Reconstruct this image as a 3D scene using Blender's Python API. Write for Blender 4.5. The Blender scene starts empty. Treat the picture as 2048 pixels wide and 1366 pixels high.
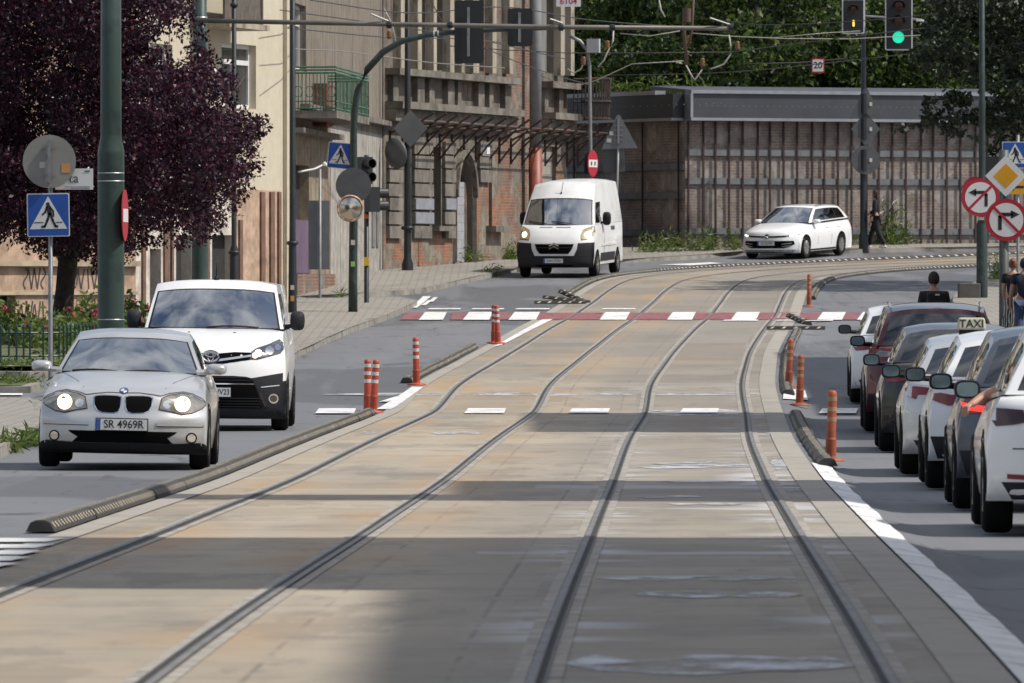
import bpy, bmesh, math, random
import numpy as np
from mathutils import Vector, Matrix
from mathutils.bvhtree import BVHTree
random.seed(7)
SC = bpy.context.scene
COL = SC.collection
R = math.radians
PI = math.pi

# ------------------------------------------------------------------ camera
F = 18000.0            # focal length in pixels of the 2048 px wide photograph
H0 = 570.0             # row of the horizon
ZC = 1.64              # eye height over the road at the camera
cam_d = bpy.data.cameras.new('camera')
cam = bpy.data.objects.new('camera', cam_d); COL.objects.link(cam)
cam.location = (0, 0, ZC); cam.rotation_euler = (R(90), 0, 0)
cam_d.sensor_width = 36.0; cam_d.lens = 36.0 * F / 2048
cam_d.shift_y = -(683 - H0) / 2048
cam_d.clip_start = 1.0; cam_d.clip_end = 3000
cam_d.dof.use_dof = True; cam_d.dof.focus_distance = 120; cam_d.dof.aperture_fstop = 14.0
SC.camera = cam

# ------------------------------------------------------------------ sky and sun
SUN_EL, SUN_AZ = 52.0, 102.0        # degrees; azimuth clockwise from +Y
w = bpy.data.worlds.new('World'); SC.world = w; w.use_nodes = True
nt = w.node_tree; nt.nodes.clear()
out = nt.nodes.new('ShaderNodeOutputWorld'); bg = nt.nodes.new('ShaderNodeBackground')
sky = nt.nodes.new('ShaderNodeTexSky'); sky.sky_type = 'NISHITA'; sky.sun_disc = False
sky.sun_elevation = R(SUN_EL); sky.sun_rotation = R(SUN_AZ)
sky.air_density = 1.0; sky.dust_density = 2.0; sky.ozone_density = 1.0
tc = nt.nodes.new('ShaderNodeTexCoord'); nz = nt.nodes.new('ShaderNodeTexNoise')
nz.inputs['Scale'].default_value = 3.2; nz.inputs['Detail'].default_value = 7; nz.inputs['Roughness'].default_value = .55
cr = nt.nodes.new('ShaderNodeValToRGB')
cr.color_ramp.elements[0].position = .42; cr.color_ramp.elements[1].position = .66
mx = nt.nodes.new('ShaderNodeMix'); mx.data_type = 'RGBA'
nt.links.new(tc.outputs['Generated'], nz.inputs['Vector']); nt.links.new(nz.outputs['Fac'], cr.inputs['Fac'])
nt.links.new(cr.outputs['Color'], mx.inputs['Factor']); nt.links.new(sky.outputs['Color'], mx.inputs['A'])
mx.inputs['B'].default_value = (7.6, 7.7, 8.0, 1)      # sunlit cloud, in the units of the sky
nt.links.new(mx.outputs['Result'], bg.inputs['Color']); bg.inputs['Strength'].default_value = .098
nt.links.new(bg.outputs['Background'], out.inputs['Surface'])
sd = bpy.data.lights.new('sun', 'SUN'); sd.energy = 3.8; sd.angle = R(.8); sd.color = (1, .94, .85)
so = bpy.data.objects.new('sun', sd); COL.objects.link(so)
el, az = R(SUN_EL), R(SUN_AZ)
so.rotation_euler = Vector((-math.cos(el) * math.sin(az), -math.cos(el) * math.cos(az), -math.sin(el))).to_track_quat('-Z', 'Y').to_euler()
SC.view_settings.view_transform = 'Standard'; SC.view_settings.look = 'None'
SC.view_settings.exposure = 0.20; SC.view_settings.gamma = 1.0
SC.render.engine = 'CYCLES'
SC.cycles.max_bounces = 6; SC.cycles.transparent_max_bounces = 12; SC.cycles.caustics_reflective = False
SC.cycles.use_denoising = True

# ------------------------------------------------------------------ terrain: the street dips, then climbs to the bend
PROF = [(-300, 0), (0, 0), (37.1, 0), (66.7, -.13), (89.1, -.216), (113.9, -.21), (127.7, -.195), (141.7, .04), (171.4, .40), (186.5, .70),
        (198.9, .95), (219.5, 1.34), (236.8, 1.83), (257, 2.38), (262, 2.60), (266, 2.75), (290, 2.86), (330, 2.9), (2000, 2.9)]
def pchip(pts):
    x = np.array([p[0] for p in pts], float); y = np.array([p[1] for p in pts], float)
    h = np.diff(x); d = np.diff(y) / h; m = np.zeros_like(x)
    for i in range(1, len(x) - 1):
        if d[i - 1] * d[i] > 0:
            a, b = 2 * h[i] + h[i - 1], h[i] + 2 * h[i - 1]
            m[i] = (a + b) / (a / d[i - 1] + b / d[i])
    m[0], m[-1] = d[0], d[-1]
    def f(q):
        i = min(max(int(np.searchsorted(x, q)) - 1, 0), len(h) - 1)
        t = (q - x[i]) / h[i]
        return float((2*t**3-3*t*t+1)*y[i] + (t**3-2*t*t+t)*h[i]*m[i] + (3*t*t-2*t**3)*y[i+1] + (t**3-t*t)*h[i]*m[i+1])
    return f
prof = pchip(PROF)
# reference line: inner face of the right rail of the left track
LR = [(-1.95, 0), (-1.75, 20), (-1.49, 37.1), (-1.05, 62), (-.553, 89.1), (-.18, 108), (.29, 127.7), (.59, 141.7), (1.05, 157), (1.53, 171.4), (2.19, 186.5), (2.79, 198.9),
      (3.3, 212), (3.85, 225), (4.6, 235), (6.0, 242), (7.9, 247.3), (10.9, 252.5), (14.7, 257), (20, 261.5), (28, 266), (40, 270), (60, 274)]
def catmull(P, step=.6):
    P = [np.array(p, float) for p in P]; P = [2*P[0]-P[1]] + P + [2*P[-1]-P[-2]]
    o = []
    for i in range(1, len(P) - 2):
        n = max(1, int(np.linalg.norm(P[i+1]-P[i]) / step))
        for k in range(n):
            t = k / n
            o.append(.5*((2*P[i]) + (-P[i-1]+P[i+1])*t + (2*P[i-1]-5*P[i]+4*P[i+1]-P[i+2])*t*t + (-P[i-1]+3*P[i]-3*P[i+1]+P[i+2])*t**3))
    o.append(P[-2]); return o
REF = catmull(LR, .5)
REFT = []
for i in range(len(REF)):
    d = REF[min(i+1, len(REF)-1)] - REF[max(i-1, 0)]; REFT.append(d / np.linalg.norm(d))
REFS = [0.0]
for i in range(1, len(REF)): REFS.append(REFS[-1] + float(np.linalg.norm(REF[i]-REF[i-1])))
def off(i, a):                       # point of the reference line shifted a metres to the right
    t = REFT[i]; return REF[i][0] + a*t[1], REF[i][1] - a*t[0]
REFY = np.array([p[1] for p in REF])
BED_L, BED_R = -2.16, 3.56           # edges of the concrete track bed
def xr(Y):
    i = int(np.clip(np.searchsorted(REFY, Y), 0, len(REF)-1)); return off(i, BED_R)[0]
def sst(a, b, x):
    t = min(max((x-a)/(b-a), 0), 1); return t*t*(3-2*t)
def zg(X, Y):
    z = prof(Y)
    if Y < 215:
        z -= .08 * sst(0, .5, X - xr(Y)) * (1 - sst(180, 212, Y))
    return z
def S(Y): return F / Y
def gp(px, py):                      # road point seen at a pixel of the photograph
    lo, hi = 25.0, 330.0
    for _ in range(40):
        Y = .5*(lo+hi); X = (px-1024)*Y/F
        if H0 - F*(zg(X, Y)-ZC)/Y > py: lo = Y
        else: hi = Y
    return X, Y, zg(X, Y)
def at(px, py, Y): return Vector(((px-1024)*Y/F, Y, ZC + (H0-py)*Y/F))
def PXX(px, Y): return (px-1024)*Y/F
def PZ(py, Y): return ZC + (H0-py)*Y/F

# ------------------------------------------------------------------ materials
MATS = {}
def nodes_of(m):
    nt = m.node_tree; return nt, nt.nodes['Principled BSDF'], nt.nodes.new, nt.links.new
def mat(name, col, rough=.6, metal=0, var=.12, vs=4.0, bump=0, bs=60, spec=.5, coat=0, dirt=None, dirt_s=1.5, dirt_t=(.5, .7), emit=None, es=1, stretch=None):
    if name in MATS: return MATS[name]
    m = bpy.data.materials.new(name); m.use_nodes = True
    nt, b, N, L = nodes_of(m)
    b.inputs['Roughness'].default_value = rough; b.inputs['Metallic'].default_value = metal
    b.inputs['Specular IOR Level'].default_value = spec
    if coat: b.inputs['Coat Weight'].default_value = coat; b.inputs['Coat Roughness'].default_value = .03
    c = (*col, 1) if len(col) == 3 else col
    tc = N('ShaderNodeTexCoord'); vec = tc.outputs['Object']
    if stretch:
        mp = N('ShaderNodeMapping'); mp.inputs['Scale'].default_value = stretch; L(vec, mp.inputs['Vector']); vec = mp.outputs['Vector']
    cur = None
    if var:
        n = N('ShaderNodeTexNoise'); n.inputs['Scale'].default_value = vs; n.inputs['Detail'].default_value = 6; L(vec, n.inputs['Vector'])
        r = N('ShaderNodeMapRange'); r.inputs['From Min'].default_value = .3; r.inputs['From Max'].default_value = .7
        r.inputs['To Min'].default_value = 1-var; r.inputs['To Max'].default_value = 1+var; L(n.outputs['Fac'], r.inputs['Value'])
        h = N('ShaderNodeHueSaturation'); h.inputs['Color'].default_value = c; L(r.outputs['Result'], h.inputs['Value']); cur = h.outputs['Color']
    if dirt:
        n2 = N('ShaderNodeTexNoise'); n2.inputs['Scale'].default_value = dirt_s; n2.inputs['Detail'].default_value = 8; n2.inputs['Roughness'].default_value = .65; L(vec, n2.inputs['Vector'])
        r2 = N('ShaderNodeMapRange'); r2.inputs['From Min'].default_value = dirt_t[0]; r2.inputs['From Max'].default_value = dirt_t[1]; L(n2.outputs['Fac'], r2.inputs['Value'])
        mxx = N('ShaderNodeMix'); mxx.data_type = 'RGBA'; L(r2.outputs['Result'], mxx.inputs['Factor'])
        if cur is not None: L(cur, mxx.inputs['A'])
        else: mxx.inputs['A'].default_value = c
        mxx.inputs['B'].default_value = (*dirt, 1); cur = mxx.outputs['Result']
    if cur is not None: L(cur, b.inputs['Base Color'])
    else: b.inputs['Base Color'].default_value = c
    if bump:
        n3 = N('ShaderNodeTexNoise'); n3.inputs['Scale'].default_value = bs; n3.inputs['Detail'].default_value = 4; L(vec, n3.inputs['Vector'])
        bp = N('ShaderNodeBump'); bp.inputs['Strength'].default_value = bump; bp.inputs['Distance'].default_value = .02; L(n3.outputs['Fac'], bp.inputs['Height']); L(bp.outputs['Normal'], b.inputs['Normal'])
    if emit:
        b.inputs['Emission Color'].default_value = (*emit, 1); b.inputs['Emission Strength'].default_value = es
    MATS[name] = m; return m

# ------------------------------------------------------------------ mesh helpers
class MB:
    def __init__(s): s.v = []; s.f = []; s.m = []; s.uv = {}
    def add(s, vs, fs, mi=0, uvs=None):
        o = len(s.v); s.v += [tuple(v) for v in vs]
        for k, f in enumerate(fs):
            if uvs: s.uv[len(s.f)] = uvs[k]
            s.f.append(tuple(i+o for i in f)); s.m.append(mi)
        return s
    def quad(s, a, b, c, d, mi=0, uv=None): return s.add([a, b, c, d], [(0, 1, 2, 3)], mi, [uv] if uv else None)
    def box(s, c, sz, rz=0, mi=0, M=None):
        x, y, z = sz[0]/2, sz[1]/2, sz[2]/2
        vs = [Vector((i*x, j*y, k*z)) for k in (-1, 1) for j in (-1, 1) for i in (-1, 1)]
        if M is None: M = Matrix.Translation(c) @ Matrix.Rotation(rz, 4, 'Z')
        return s.add([M @ v for v in vs], [(0, 2, 3, 1), (4, 5, 7, 6), (0, 1, 5, 4), (2, 6, 7, 3), (0, 4, 6, 2), (1, 3, 7, 5)], mi)
    def bar(s, a, b, w, h=None, mi=0):           # square bar from a to b
        a, b = Vector(a), Vector(b); d = b-a; h = h or w
        M = Matrix.Translation((a+b)/2) @ d.to_track_quat('X', 'Z').to_matrix().to_4x4()
        return s.box(None, (d.length, w, h), M=M, mi=mi)
    def tube(s, pts, r, n=8, mi=0, cap=True):
        pts = [Vector(p) for p in pts]; rs = r if isinstance(r, (list, tuple)) else [r]*len(pts)
        rings = []; up = Vector((0, 0, 1))
        for i, p in enumerate(pts):
            t = (pts[min(i+1, len(pts)-1)] - pts[max(i-1, 0)]).normalized()
            u = t.cross(up) if abs(t.z) < .95 else t.cross(Vector((1, 0, 0)))
            u.normalize(); v2 = u.cross(t).normalized()
            rings.append([p + (u*math.cos(2*PI*k/n) + v2*math.sin(2*PI*k/n))*rs[i] for k in range(n)])
        vs = [v for rg in rings for v in rg]; fs = []
        for i in range(len(pts)-1):
            for k in range(n):
                a, b = i*n+k, i*n+(k+1) % n; fs.append((a, a+n, b+n, b))
        if cap: fs += [tuple(range(n)), tuple(reversed(range((len(pts)-1)*n, len(pts)*n)))]
        return s.add(vs, fs, mi)
    def lathe(s, prof, c=(0, 0, 0), axis='z', n=24, mi=0):      # prof: (radius, along)
        c = Vector(c); vs = []; fs = []
        for r, h in prof:
            for k in range(n):
                a = 2*PI*k/n; x, y = r*math.cos(a), r*math.sin(a)
                vs.append(c + (Vector((x, y, h)) if axis == 'z' else Vector((x, h, y)) if axis == 'y' else Vector((h, x, y))))
        for i in range(len(prof)-1):
            for k in range(n):
                a, b = i*n+k, i*n+(k+1) % n; fs.append((a, b, b+n, a+n) if axis != 'y' else (a, a+n, b+n, b))
        return s.add(vs, fs, mi)
    def prism(s, poly, d, M=None, mi=0):         # polygon in local (x, z), extruded from y=0 to y=d
        n = len(poly); M = M or Matrix.Identity(4)
        vs = [M @ Vector((p[0], 0, p[1])) for p in poly] + [M @ Vector((p[0], d, p[1])) for p in poly]
        fs = [tuple(range(n)), tuple(reversed(range(n, 2*n)))] + [(i, i+n, (i+1) % n+n, (i+1) % n) for i in range(n)]
        return s.add(vs, fs, mi)
    def build(s, name, mats, parent=None, smooth=False, loc=None):
        me = bpy.data.meshes.new(name); me.from_pydata([tuple(v) for v in s.v], [], s.f)
        if not isinstance(mats, (list, tuple)): mats = [mats]
        for m in mats: me.materials.append(m)
        if len(mats) > 1: me.polygons.foreach_set('material_index', s.m)
        if s.uv:
            uvl = me.uv_layers.new(name='UVMap')
            for fi, u in s.uv.items():
                if u is None: continue
                p = me.polygons[fi]
                for k, li in enumerate(p.loop_indices): uvl.data[li].uv = u[k]
        if smooth: me.polygons.foreach_set('use_smooth', [True]*len(me.polygons))
        me.update()
        o = bpy.data.objects.new(name, me); COL.objects.link(o)
        if loc is not None: o.location = loc
        if parent is not None: o.parent = parent
        return o
def fixn(o):                                    # consistent outward normals
    bm = bmesh.new(); bm.from_mesh(o.data); bmesh.ops.remove_doubles(bm, verts=bm.verts, dist=1e-5)
    bmesh.ops.recalc_face_normals(bm, faces=bm.faces); bm.to_mesh(o.data); bm.free(); return o
def sharp(o, ang=35):
    me = o.data; bm = bmesh.new(); bm.from_mesh(me)
    for e in bm.edges:
        if len(e.link_faces) == 2 and e.calc_face_angle(0) > R(ang): e.smooth = False
    for f in bm.faces: f.smooth = True
    bm.to_mesh(me); bm.free(); return o
def tag(o, label=None, cat=None, group=None, kind=None):
    if label: o['label'] = label
    if cat: o['category'] = cat; o['kind'] = kind or 'thing'
    if group: o['group'] = group
    if kind: o['kind'] = kind
    return o
def empty(name, loc=(0, 0, 0), rz=0, label=None, cat=None, group=None):
    o = bpy.data.objects.new(name, None); COL.objects.link(o); o.location = loc; o.rotation_euler = (0, 0, rz); o.empty_display_size = .2
    return tag(o, label, cat, group)
def kids(o): return [c for c in COL.objects if c.parent == o]
def copy_tree(o, parent=None):
    c = o.copy(); COL.objects.link(c)
    if parent is not None: c.parent = parent
    for ch in kids(o): copy_tree(ch, c)
    return c
def circ(r, n=32, c=(0, 0), rz=None, a0=0): return [(c[0]+r*math.cos(a0+2*PI*k/n), c[1]+(rz or r)*math.sin(a0+2*PI*k/n)) for k in range(n)]
_txt = {}
def text_poly(s, size, bold=0.0):               # (verts, faces) of a text centred on 0 in the xz plane
    k = (s, size, bold)
    if k in _txt: return _txt[k]
    cu = bpy.data.curves.new('t', 'FONT'); cu.body = s; cu.size = size; cu.align_x = 'CENTER'; cu.align_y = 'CENTER'; cu.offset = bold*size; cu.resolution_u = 4
    o = bpy.data.objects.new('t', cu); COL.objects.link(o)
    dg = bpy.context.evaluated_depsgraph_get(); me = bpy.data.meshes.new_from_object(o.evaluated_get(dg))
    r = [(v.co.x, v.co.y) for v in me.vertices], [tuple(p.vertices) for p in me.polygons]
    bpy.data.objects.remove(o); bpy.data.curves.remove(cu); bpy.data.meshes.remove(me)
    _txt[k] = r; return r
# ------------------------------------------------------------------ ground, road, track bed, pavements, paint
def math_node(N, L, op, a, b=None, c=None):
    n = N('ShaderNodeMath'); n.operation = op
    for i, x in enumerate((a, b, c)):
        if x is None: continue
        if hasattr(x, 'is_linked'): L(x, n.inputs[i])
        else: n.inputs[i].default_value = x
    return n.outputs[0]
def noise(N, L, vec, scale, detail=5, rough=.55, sc=None):
    if sc:
        mp = N('ShaderNodeMapping'); mp.inputs['Scale'].default_value = sc; L(vec, mp.inputs['Vector']); vec = mp.outputs['Vector']
    n = N('ShaderNodeTexNoise'); n.inputs['Scale'].default_value = scale; n.inputs['Detail'].default_value = detail; n.inputs['Roughness'].default_value = rough
    L(vec, n.inputs['Vector']); return n.outputs['Fac']
def rng(N, L, v, a, b, c=0, d=1):
    r = N('ShaderNodeMapRange'); L(v, r.inputs['Value'])
    for k, x in zip(('From Min', 'From Max', 'To Min', 'To Max'), (a, b, c, d)): r.inputs[k].default_value = x
    return r.outputs['Result']
def mixc(N, L, f, a, b):
    m = N('ShaderNodeMix'); m.data_type = 'RGBA'
    for s, x in (('Factor', f), ('A', a), ('B', b)):
        if hasattr(x, 'is_linked'): L(x, m.inputs[s])
        elif isinstance(x, (int, float)): m.inputs[s].default_value = x
        else: m.inputs[s].default_value = (*x, 1)
    return m.outputs['Result']

def asphalt_mat():
    m = bpy.data.materials.new('asphalt'); m.use_nodes = True; nt, b, N, L = nodes_of(m)
    v = N('ShaderNodeTexCoord').outputs['Object']
    c = mixc(N, L, rng(N, L, noise(N, L, v, .35, 5, .6, (1, .15, 1)), .35, .65), (.125, .131, .147), (.155, .162, .180))
    c = mixc(N, L, rng(N, L, noise(N, L, v, 40, 3, .7), .3, .75), c, (.155, .158, .165))
    c = mixc(N, L, rng(N, L, noise(N, L, v, 1.2, 7, .7, (1, .3, 1)), .58, .72, 0, .5), c, (.075, .077, .085))
    ck = N('ShaderNodeTexVoronoi'); ck.feature = 'DISTANCE_TO_EDGE'; ck.inputs['Scale'].default_value = .28; mpv = N('ShaderNodeMapping'); mpv.inputs['Scale'].default_value = (1, .35, 1)
    wv_ = N('ShaderNodeVectorMath'); wv_.operation = 'MULTIPLY_ADD'; nn_ = N('ShaderNodeTexNoise'); nn_.inputs['Scale'].default_value = 1.2; nn_.inputs['Detail'].default_value = 5; L(v, nn_.inputs['Vector']); L(nn_.outputs['Color'], wv_.inputs[0]); wv_.inputs[1].default_value = (1.6, 1.6, 0); L(v, wv_.inputs[2]); L(wv_.outputs[0], mpv.inputs['Vector']); L(mpv.outputs[0], ck.inputs['Vector'])
    c = mixc(N, L, rng(N, L, ck.outputs['Distance'], .004, .012, .8, 0), c, (.04, .041, .045))
    c = mixc(N, L, rng(N, L, noise(N, L, v, .16, 3, .4, (1, .3, 1)), .52, .54, 0, .75), c, (.082, .085, .094))
    c = mixc(N, L, rng(N, L, noise(N, L, v, 2.2, 6, .72, (1, .09, 1)), .60, .66, 0, .8), c, (.06, .06, .064))
    c = mixc(N, L, rng(N, L, noise(N, L, v, .9, 4, .6, (1, .04, 1)), .52, .64, 0, .6), c, (.175, .18, .192))
    L(c, b.inputs['Base Color']); b.inputs['Roughness'].default_value = .72
    bp = N('ShaderNodeBump'); bp.inputs['Strength'].default_value = .4; bp.inputs['Distance'].default_value = .01
    L(noise(N, L, v, 70, 3), bp.inputs['Height']); L(bp.outputs['Normal'], b.inputs['Normal']); return m
def track_mat():                                # UV: u = metres right of the reference line, v = metres along
    m = bpy.data.materials.new('track_concrete'); m.use_nodes = True; nt, b, N, L = nodes_of(m)
    uv = N('ShaderNodeTexCoord').outputs['UV']; sx = N('ShaderNodeSeparateXYZ'); L(uv, sx.inputs[0]); u, v = sx.outputs['X'], sx.outputs['Y']
    c = mixc(N, L, rng(N, L, noise(N, L, uv, .5, 5, .6, (1, .13, 1)), .35, .65), (.305, .268, .213), (.395, .337, .257))
    c = mixc(N, L, rng(N, L, noise(N, L, uv, 1.6, 7, .65, (.8, .3, 1)), .5, .72, 0, .7), c, (.185, .168, .145))
    c = mixc(N, L, rng(N, L, noise(N, L, uv, .9, 8, .72, (.9, .2, 1)), .54, .58, 0, .55), c, (.19, .17, .143))
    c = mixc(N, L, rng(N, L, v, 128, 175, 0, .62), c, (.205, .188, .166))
    c = mixc(N, L, rng(N, L, noise(N, L, uv, .22, 4, .5, (1, .22, 1)), .53, .66, 0, .6), c, (.37, .275, .17))        # rust film
    c = mixc(N, L, rng(N, L, noise(N, L, uv, 45, 3, .7), .4, .8, 0, .35), c, (.16, .15, .13))
    c = mixc(N, L, rng(N, L, u, .6, 1.15, 0, .42), c, (.215, .20, .18))
    # slab-by-slab tone
    wn = N('ShaderNodeTexWhiteNoise'); wn.noise_dimensions = '2D'
    cu = math_node(N, L, 'FLOOR', math_node(N, L, 'MULTIPLY', math_node(N, L, 'ADD', u, 2.9), 1/1.44)); cv = math_node(N, L, 'FLOOR', math_node(N, L, 'MULTIPLY', v, 1/3.0))
    cb = N('ShaderNodeCombineXYZ'); L(cu, cb.inputs[0]); L(cv, cb.inputs[1]); L(cb.outputs[0], wn.inputs['Vector'])
    hs = N('ShaderNodeHueSaturation'); L(c, hs.inputs['Color']); L(rng(N, L, wn.outputs['Value'], 0, 1, .88, 1.10), hs.inputs['Value']); c = hs.outputs['Color']
    # transverse joints, some fine, some open
    wob = math_node(N, L, 'MULTIPLY', noise(N, L, uv, 1.4, 3), .12)
    jv = math_node(N, L, 'ABSOLUTE', math_node(N, L, 'SUBTRACT', math_node(N, L, 'FRACT', math_node(N, L, 'MULTIPLY', math_node(N, L, 'ADD', v, wob), 1/3.0)), .5))
    j1 = math_node(N, L, 'LESS_THAN', jv, .0085)
    c = mixc(N, L, rng(N, L, noise(N, L, uv, 2.6, 5, .7, (1, .35, 1)), .64, .70, 0, .55), c, (.10, .092, .085))
    c = mixc(N, L, rng(N, L, noise(N, L, uv, 7, 3, .6), .70, .74, 0, .6), c, (.07, .065, .06))
    jm = rng(N, L, noise(N, L, uv, .8, 3, .6, (.5, 1.7, 1)), .38, .6, .15, .85)
    c = mixc(N, L, math_node(N, L, 'MULTIPLY', j1, jm), c, (.11, .10, .09))
    # longitudinal joint between the tracks
    ju = math_node(N, L, 'ABSOLUTE', math_node(N, L, 'SUBTRACT', math_node(N, L, 'ABSOLUTE', math_node(N, L, 'SUBTRACT', u, .80)), .42))
    c = mixc(N, L, math_node(N, L, 'MULTIPLY', math_node(N, L, 'LESS_THAN', ju, .014), rng(N, L, noise(N, L, uv, 1.2, 4), .42, .60, 0, .6)), c, (.13, .12, .10))
    # pale lime streaks spreading sideways from the rails of the right track
    st = rng(N, L, noise(N, L, uv, 1.0, 6, .62, (.10, .30, 1)), .585, .625)
    near = math_node(N, L, 'MINIMUM', math_node(N, L, 'ABSOLUTE', math_node(N, L, 'SUBTRACT', u, 3.0)), math_node(N, L, 'ABSOLUTE', math_node(N, L, 'SUBTRACT', u, 1.62)))
    fall = rng(N, L, near, .08, .5, 1, .0)
    nl = math_node(N, L, 'MINIMUM', math_node(N, L, 'ABSOLUTE', u), math_node(N, L, 'ABSOLUTE', math_node(N, L, 'ADD', u, 1.435)))
    rust = math_node(N, L, 'MULTIPLY', rng(N, L, nl, .1, .7, 1, 0), rng(N, L, noise(N, L, uv, .45, 5, .6, (1, .25, 1)), .46, .62, 0, .75))
    c = mixc(N, L, rust, c, (.36, .235, .125))
    st2 = rng(N, L, noise(N, L, uv, 1.0, 6, .7, (.55, .75, 1)), .50, .56)
    half = math_node(N, L, 'GREATER_THAN', u, .9)
    rgn = math_node(N, L, 'MULTIPLY', half, rng(N, L, v, 148, 128, 0, 1))
    rgn = math_node(N, L, 'MULTIPLY', rgn, rng(N, L, noise(N, L, uv, .11, 3, .5, (.6, 1, 1)), .46, .60, .12, 1))
    s = math_node(N, L, 'MAXIMUM', math_node(N, L, 'MULTIPLY', st, .75), math_node(N, L, 'MULTIPLY', st2, fall))
    c = mixc(N, L, math_node(N, L, 'MULTIPLY', math_node(N, L, 'MULTIPLY', s, rgn), .85), c, (.50, .51, .54))
    L(c, b.inputs['Base Color']); b.inputs['Roughness'].default_value = .8
    bp = N('ShaderNodeBump'); bp.inputs['Strength'].default_value = .3; bp.inputs['Distance'].default_value = .01
    L(noise(N, L, uv, 60, 3), bp.inputs['Height']); L(bp.outputs['Normal'], b.inputs['Normal']); return m
def paver_mat(name, c1, c2, cm, sx=.22, sy=.11, mort=.012):
    m = bpy.data.materials.new(name); m.use_nodes = True; nt, b, N, L = nodes_of(m)
    v = N('ShaderNodeTexCoord').outputs['Object']
    br = N('ShaderNodeTexBrick'); L(v, br.inputs['Vector']); br.inputs['Scale'].default_value = 1; br.inputs['Brick Width'].default_value = sx; br.inputs['Row Height'].default_value = sy
    br.inputs['Mortar Size'].default_value = mort; br.inputs['Color1'].default_value = (*c1, 1); br.inputs['Color2'].default_value = (*c2, 1); br.inputs['Mortar'].default_value = (*cm, 1)
    c = mixc(N, L, rng(N, L, noise(N, L, v, 1.1, 6, .65, (1, .4, 1)), .45, .7, 0, .6), br.outputs['Color'], tuple(x*.72 for x in c1))
    L(c, b.inputs['Base Color']); b.inputs['Roughness'].default_value = .85; return m
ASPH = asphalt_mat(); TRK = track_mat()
PAV = paver_mat('grey_pavers', (.25, .235, .21), (.29, .27, .235), (.15, .14, .12), .4, .4, .02)
KERB = mat('kerb_stone', (.24, .225, .20), .85, var=.25, vs=2.5, dirt=(.12, .115, .10), dirt_t=(.52, .66))
CONC = mat('border_concrete', (.34, .315, .275), .85, var=.2, vs=1.5, dirt=(.22, .205, .18), dirt_t=(.5, .7))
WHITE = mat('road_paint', (.72, .72, .71), .6, var=.15, vs=1.5, dirt=(.24, .24, .25), dirt_s=3.5, dirt_t=(.54, .68))
REDP = mat('red_road_paint', (.25, .075, .085), .7, var=.25, vs=2, dirt=(.16, .12, .12), dirt_s=3, dirt_t=(.48, .66))
SOIL = mat('soil', (.13, .115, .08), .95, var=.3, vs=1.2, dirt=(.07, .10, .03), dirt_t=(.42, .55), dirt_s=3)
GRASS = mat('grass_soil', (.07, .10, .03), .95, var=.35, vs=6, dirt=(.14, .12, .07), dirt_t=(.52, .66), dirt_s=4)
STEEL = mat('rail_steel', (.10, .098, .096), .65, .3, var=.25, vs=3)
POLISH = mat('polished_rail', (.20, .195, .19), .65, .3, var=.2, vs=2, dirt=(.10, .10, .105), dirt_t=(.56, .7), dirt_s=3)
GROOVE = mat('rail_groove', (.035, .034, .034), .9, var=.3)
MORTAR = mat('rail_mortar', (.32, .295, .26), .85, var=.25, vs=4, dirt=(.15, .14, .13), dirt_t=(.55, .68), dirt_s=3.5)

def struct(o): o['kind'] = 'structure'; return o
def sheet(name, rows, m, dz=0, kind=True):       # rows of (X, Y, z) points, same count in each
    mb = MB(); n = len(rows[0])
    mb.v = [(x, y, z+dz) for r in rows for x, y, z in r]
    mb.f = [(i*n+k, i*n+k+1, (i+1)*n+k+1, (i+1)*n+k) for i in range(len(rows)-1) for k in range(n-1)]; mb.m = [0]*len(mb.f)
    o = mb.build(name, m); return struct(o) if kind else o
ys = sorted(set([-60, -20, 0, 15] + [round(25 + 1.5*i, 2) for i in range(190)] + [320, 340, 400, 500, 700, 1000, 1600]))
rows = []
for Y in ys:
    X0 = xr(Y); xs = [-700, -200, -80, -40, -20, -12, -8, -5, -3, -1, 0, X0-.8, X0-.05, X0+.02, X0+.06, X0+.1, X0+.15, X0+.2, X0+.25, X0+.3, X0+.35, X0+.4, X0+.5, X0+2, X0+5, X0+9, X0+16, X0+30, X0+70, X0+200, X0+700]
    rows.append([(x, Y, zg(x, Y)) for x in sorted(xs)])
sheet('road', rows, ASPH)
def strip(name, a, b, m, dz, i0=0, i1=None, cols=1, parent=None, uv=True, thick=None):
    i1 = i1 or len(REF)-1; mb = MB(); n = cols+1; row = []
    for i in range(i0, i1+1):
        z0 = prof(REF[i][1])
        for k in range(n):
            o = a+(b-a)*k/cols; x, y = off(i, o); mb.v.append((x, y, prof(y)+dz)); row.append((o, REFS[i]))
    for i in range(i1-i0):
        for k in range(cols):
            q = (i*n+k, i*n+k+1, (i+1)*n+k+1, (i+1)*n+k)
            mb.uv[len(mb.f)] = [row[j] for j in q]; mb.f.append(q); mb.m.append(0)
    return mb.build(name, m, parent)
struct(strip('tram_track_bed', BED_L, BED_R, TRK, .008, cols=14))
struct(strip('border_strip', BED_R-.26, BED_R, CONC, .016)); struct(strip('border_strip', BED_L, BED_L+.22, CONC, .016))
RAILN = {-1.435: ('left rail of the left tram track, next to the striped lane kerb', -1), 0.0: ('right rail of the left tram track, beside the middle strip', 1),
         1.595: ('left rail of the right tram track, pale streaks beside it', -1), 3.03: ('right rail of the right tram track, nearest the queue of cars', 1)}
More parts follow.
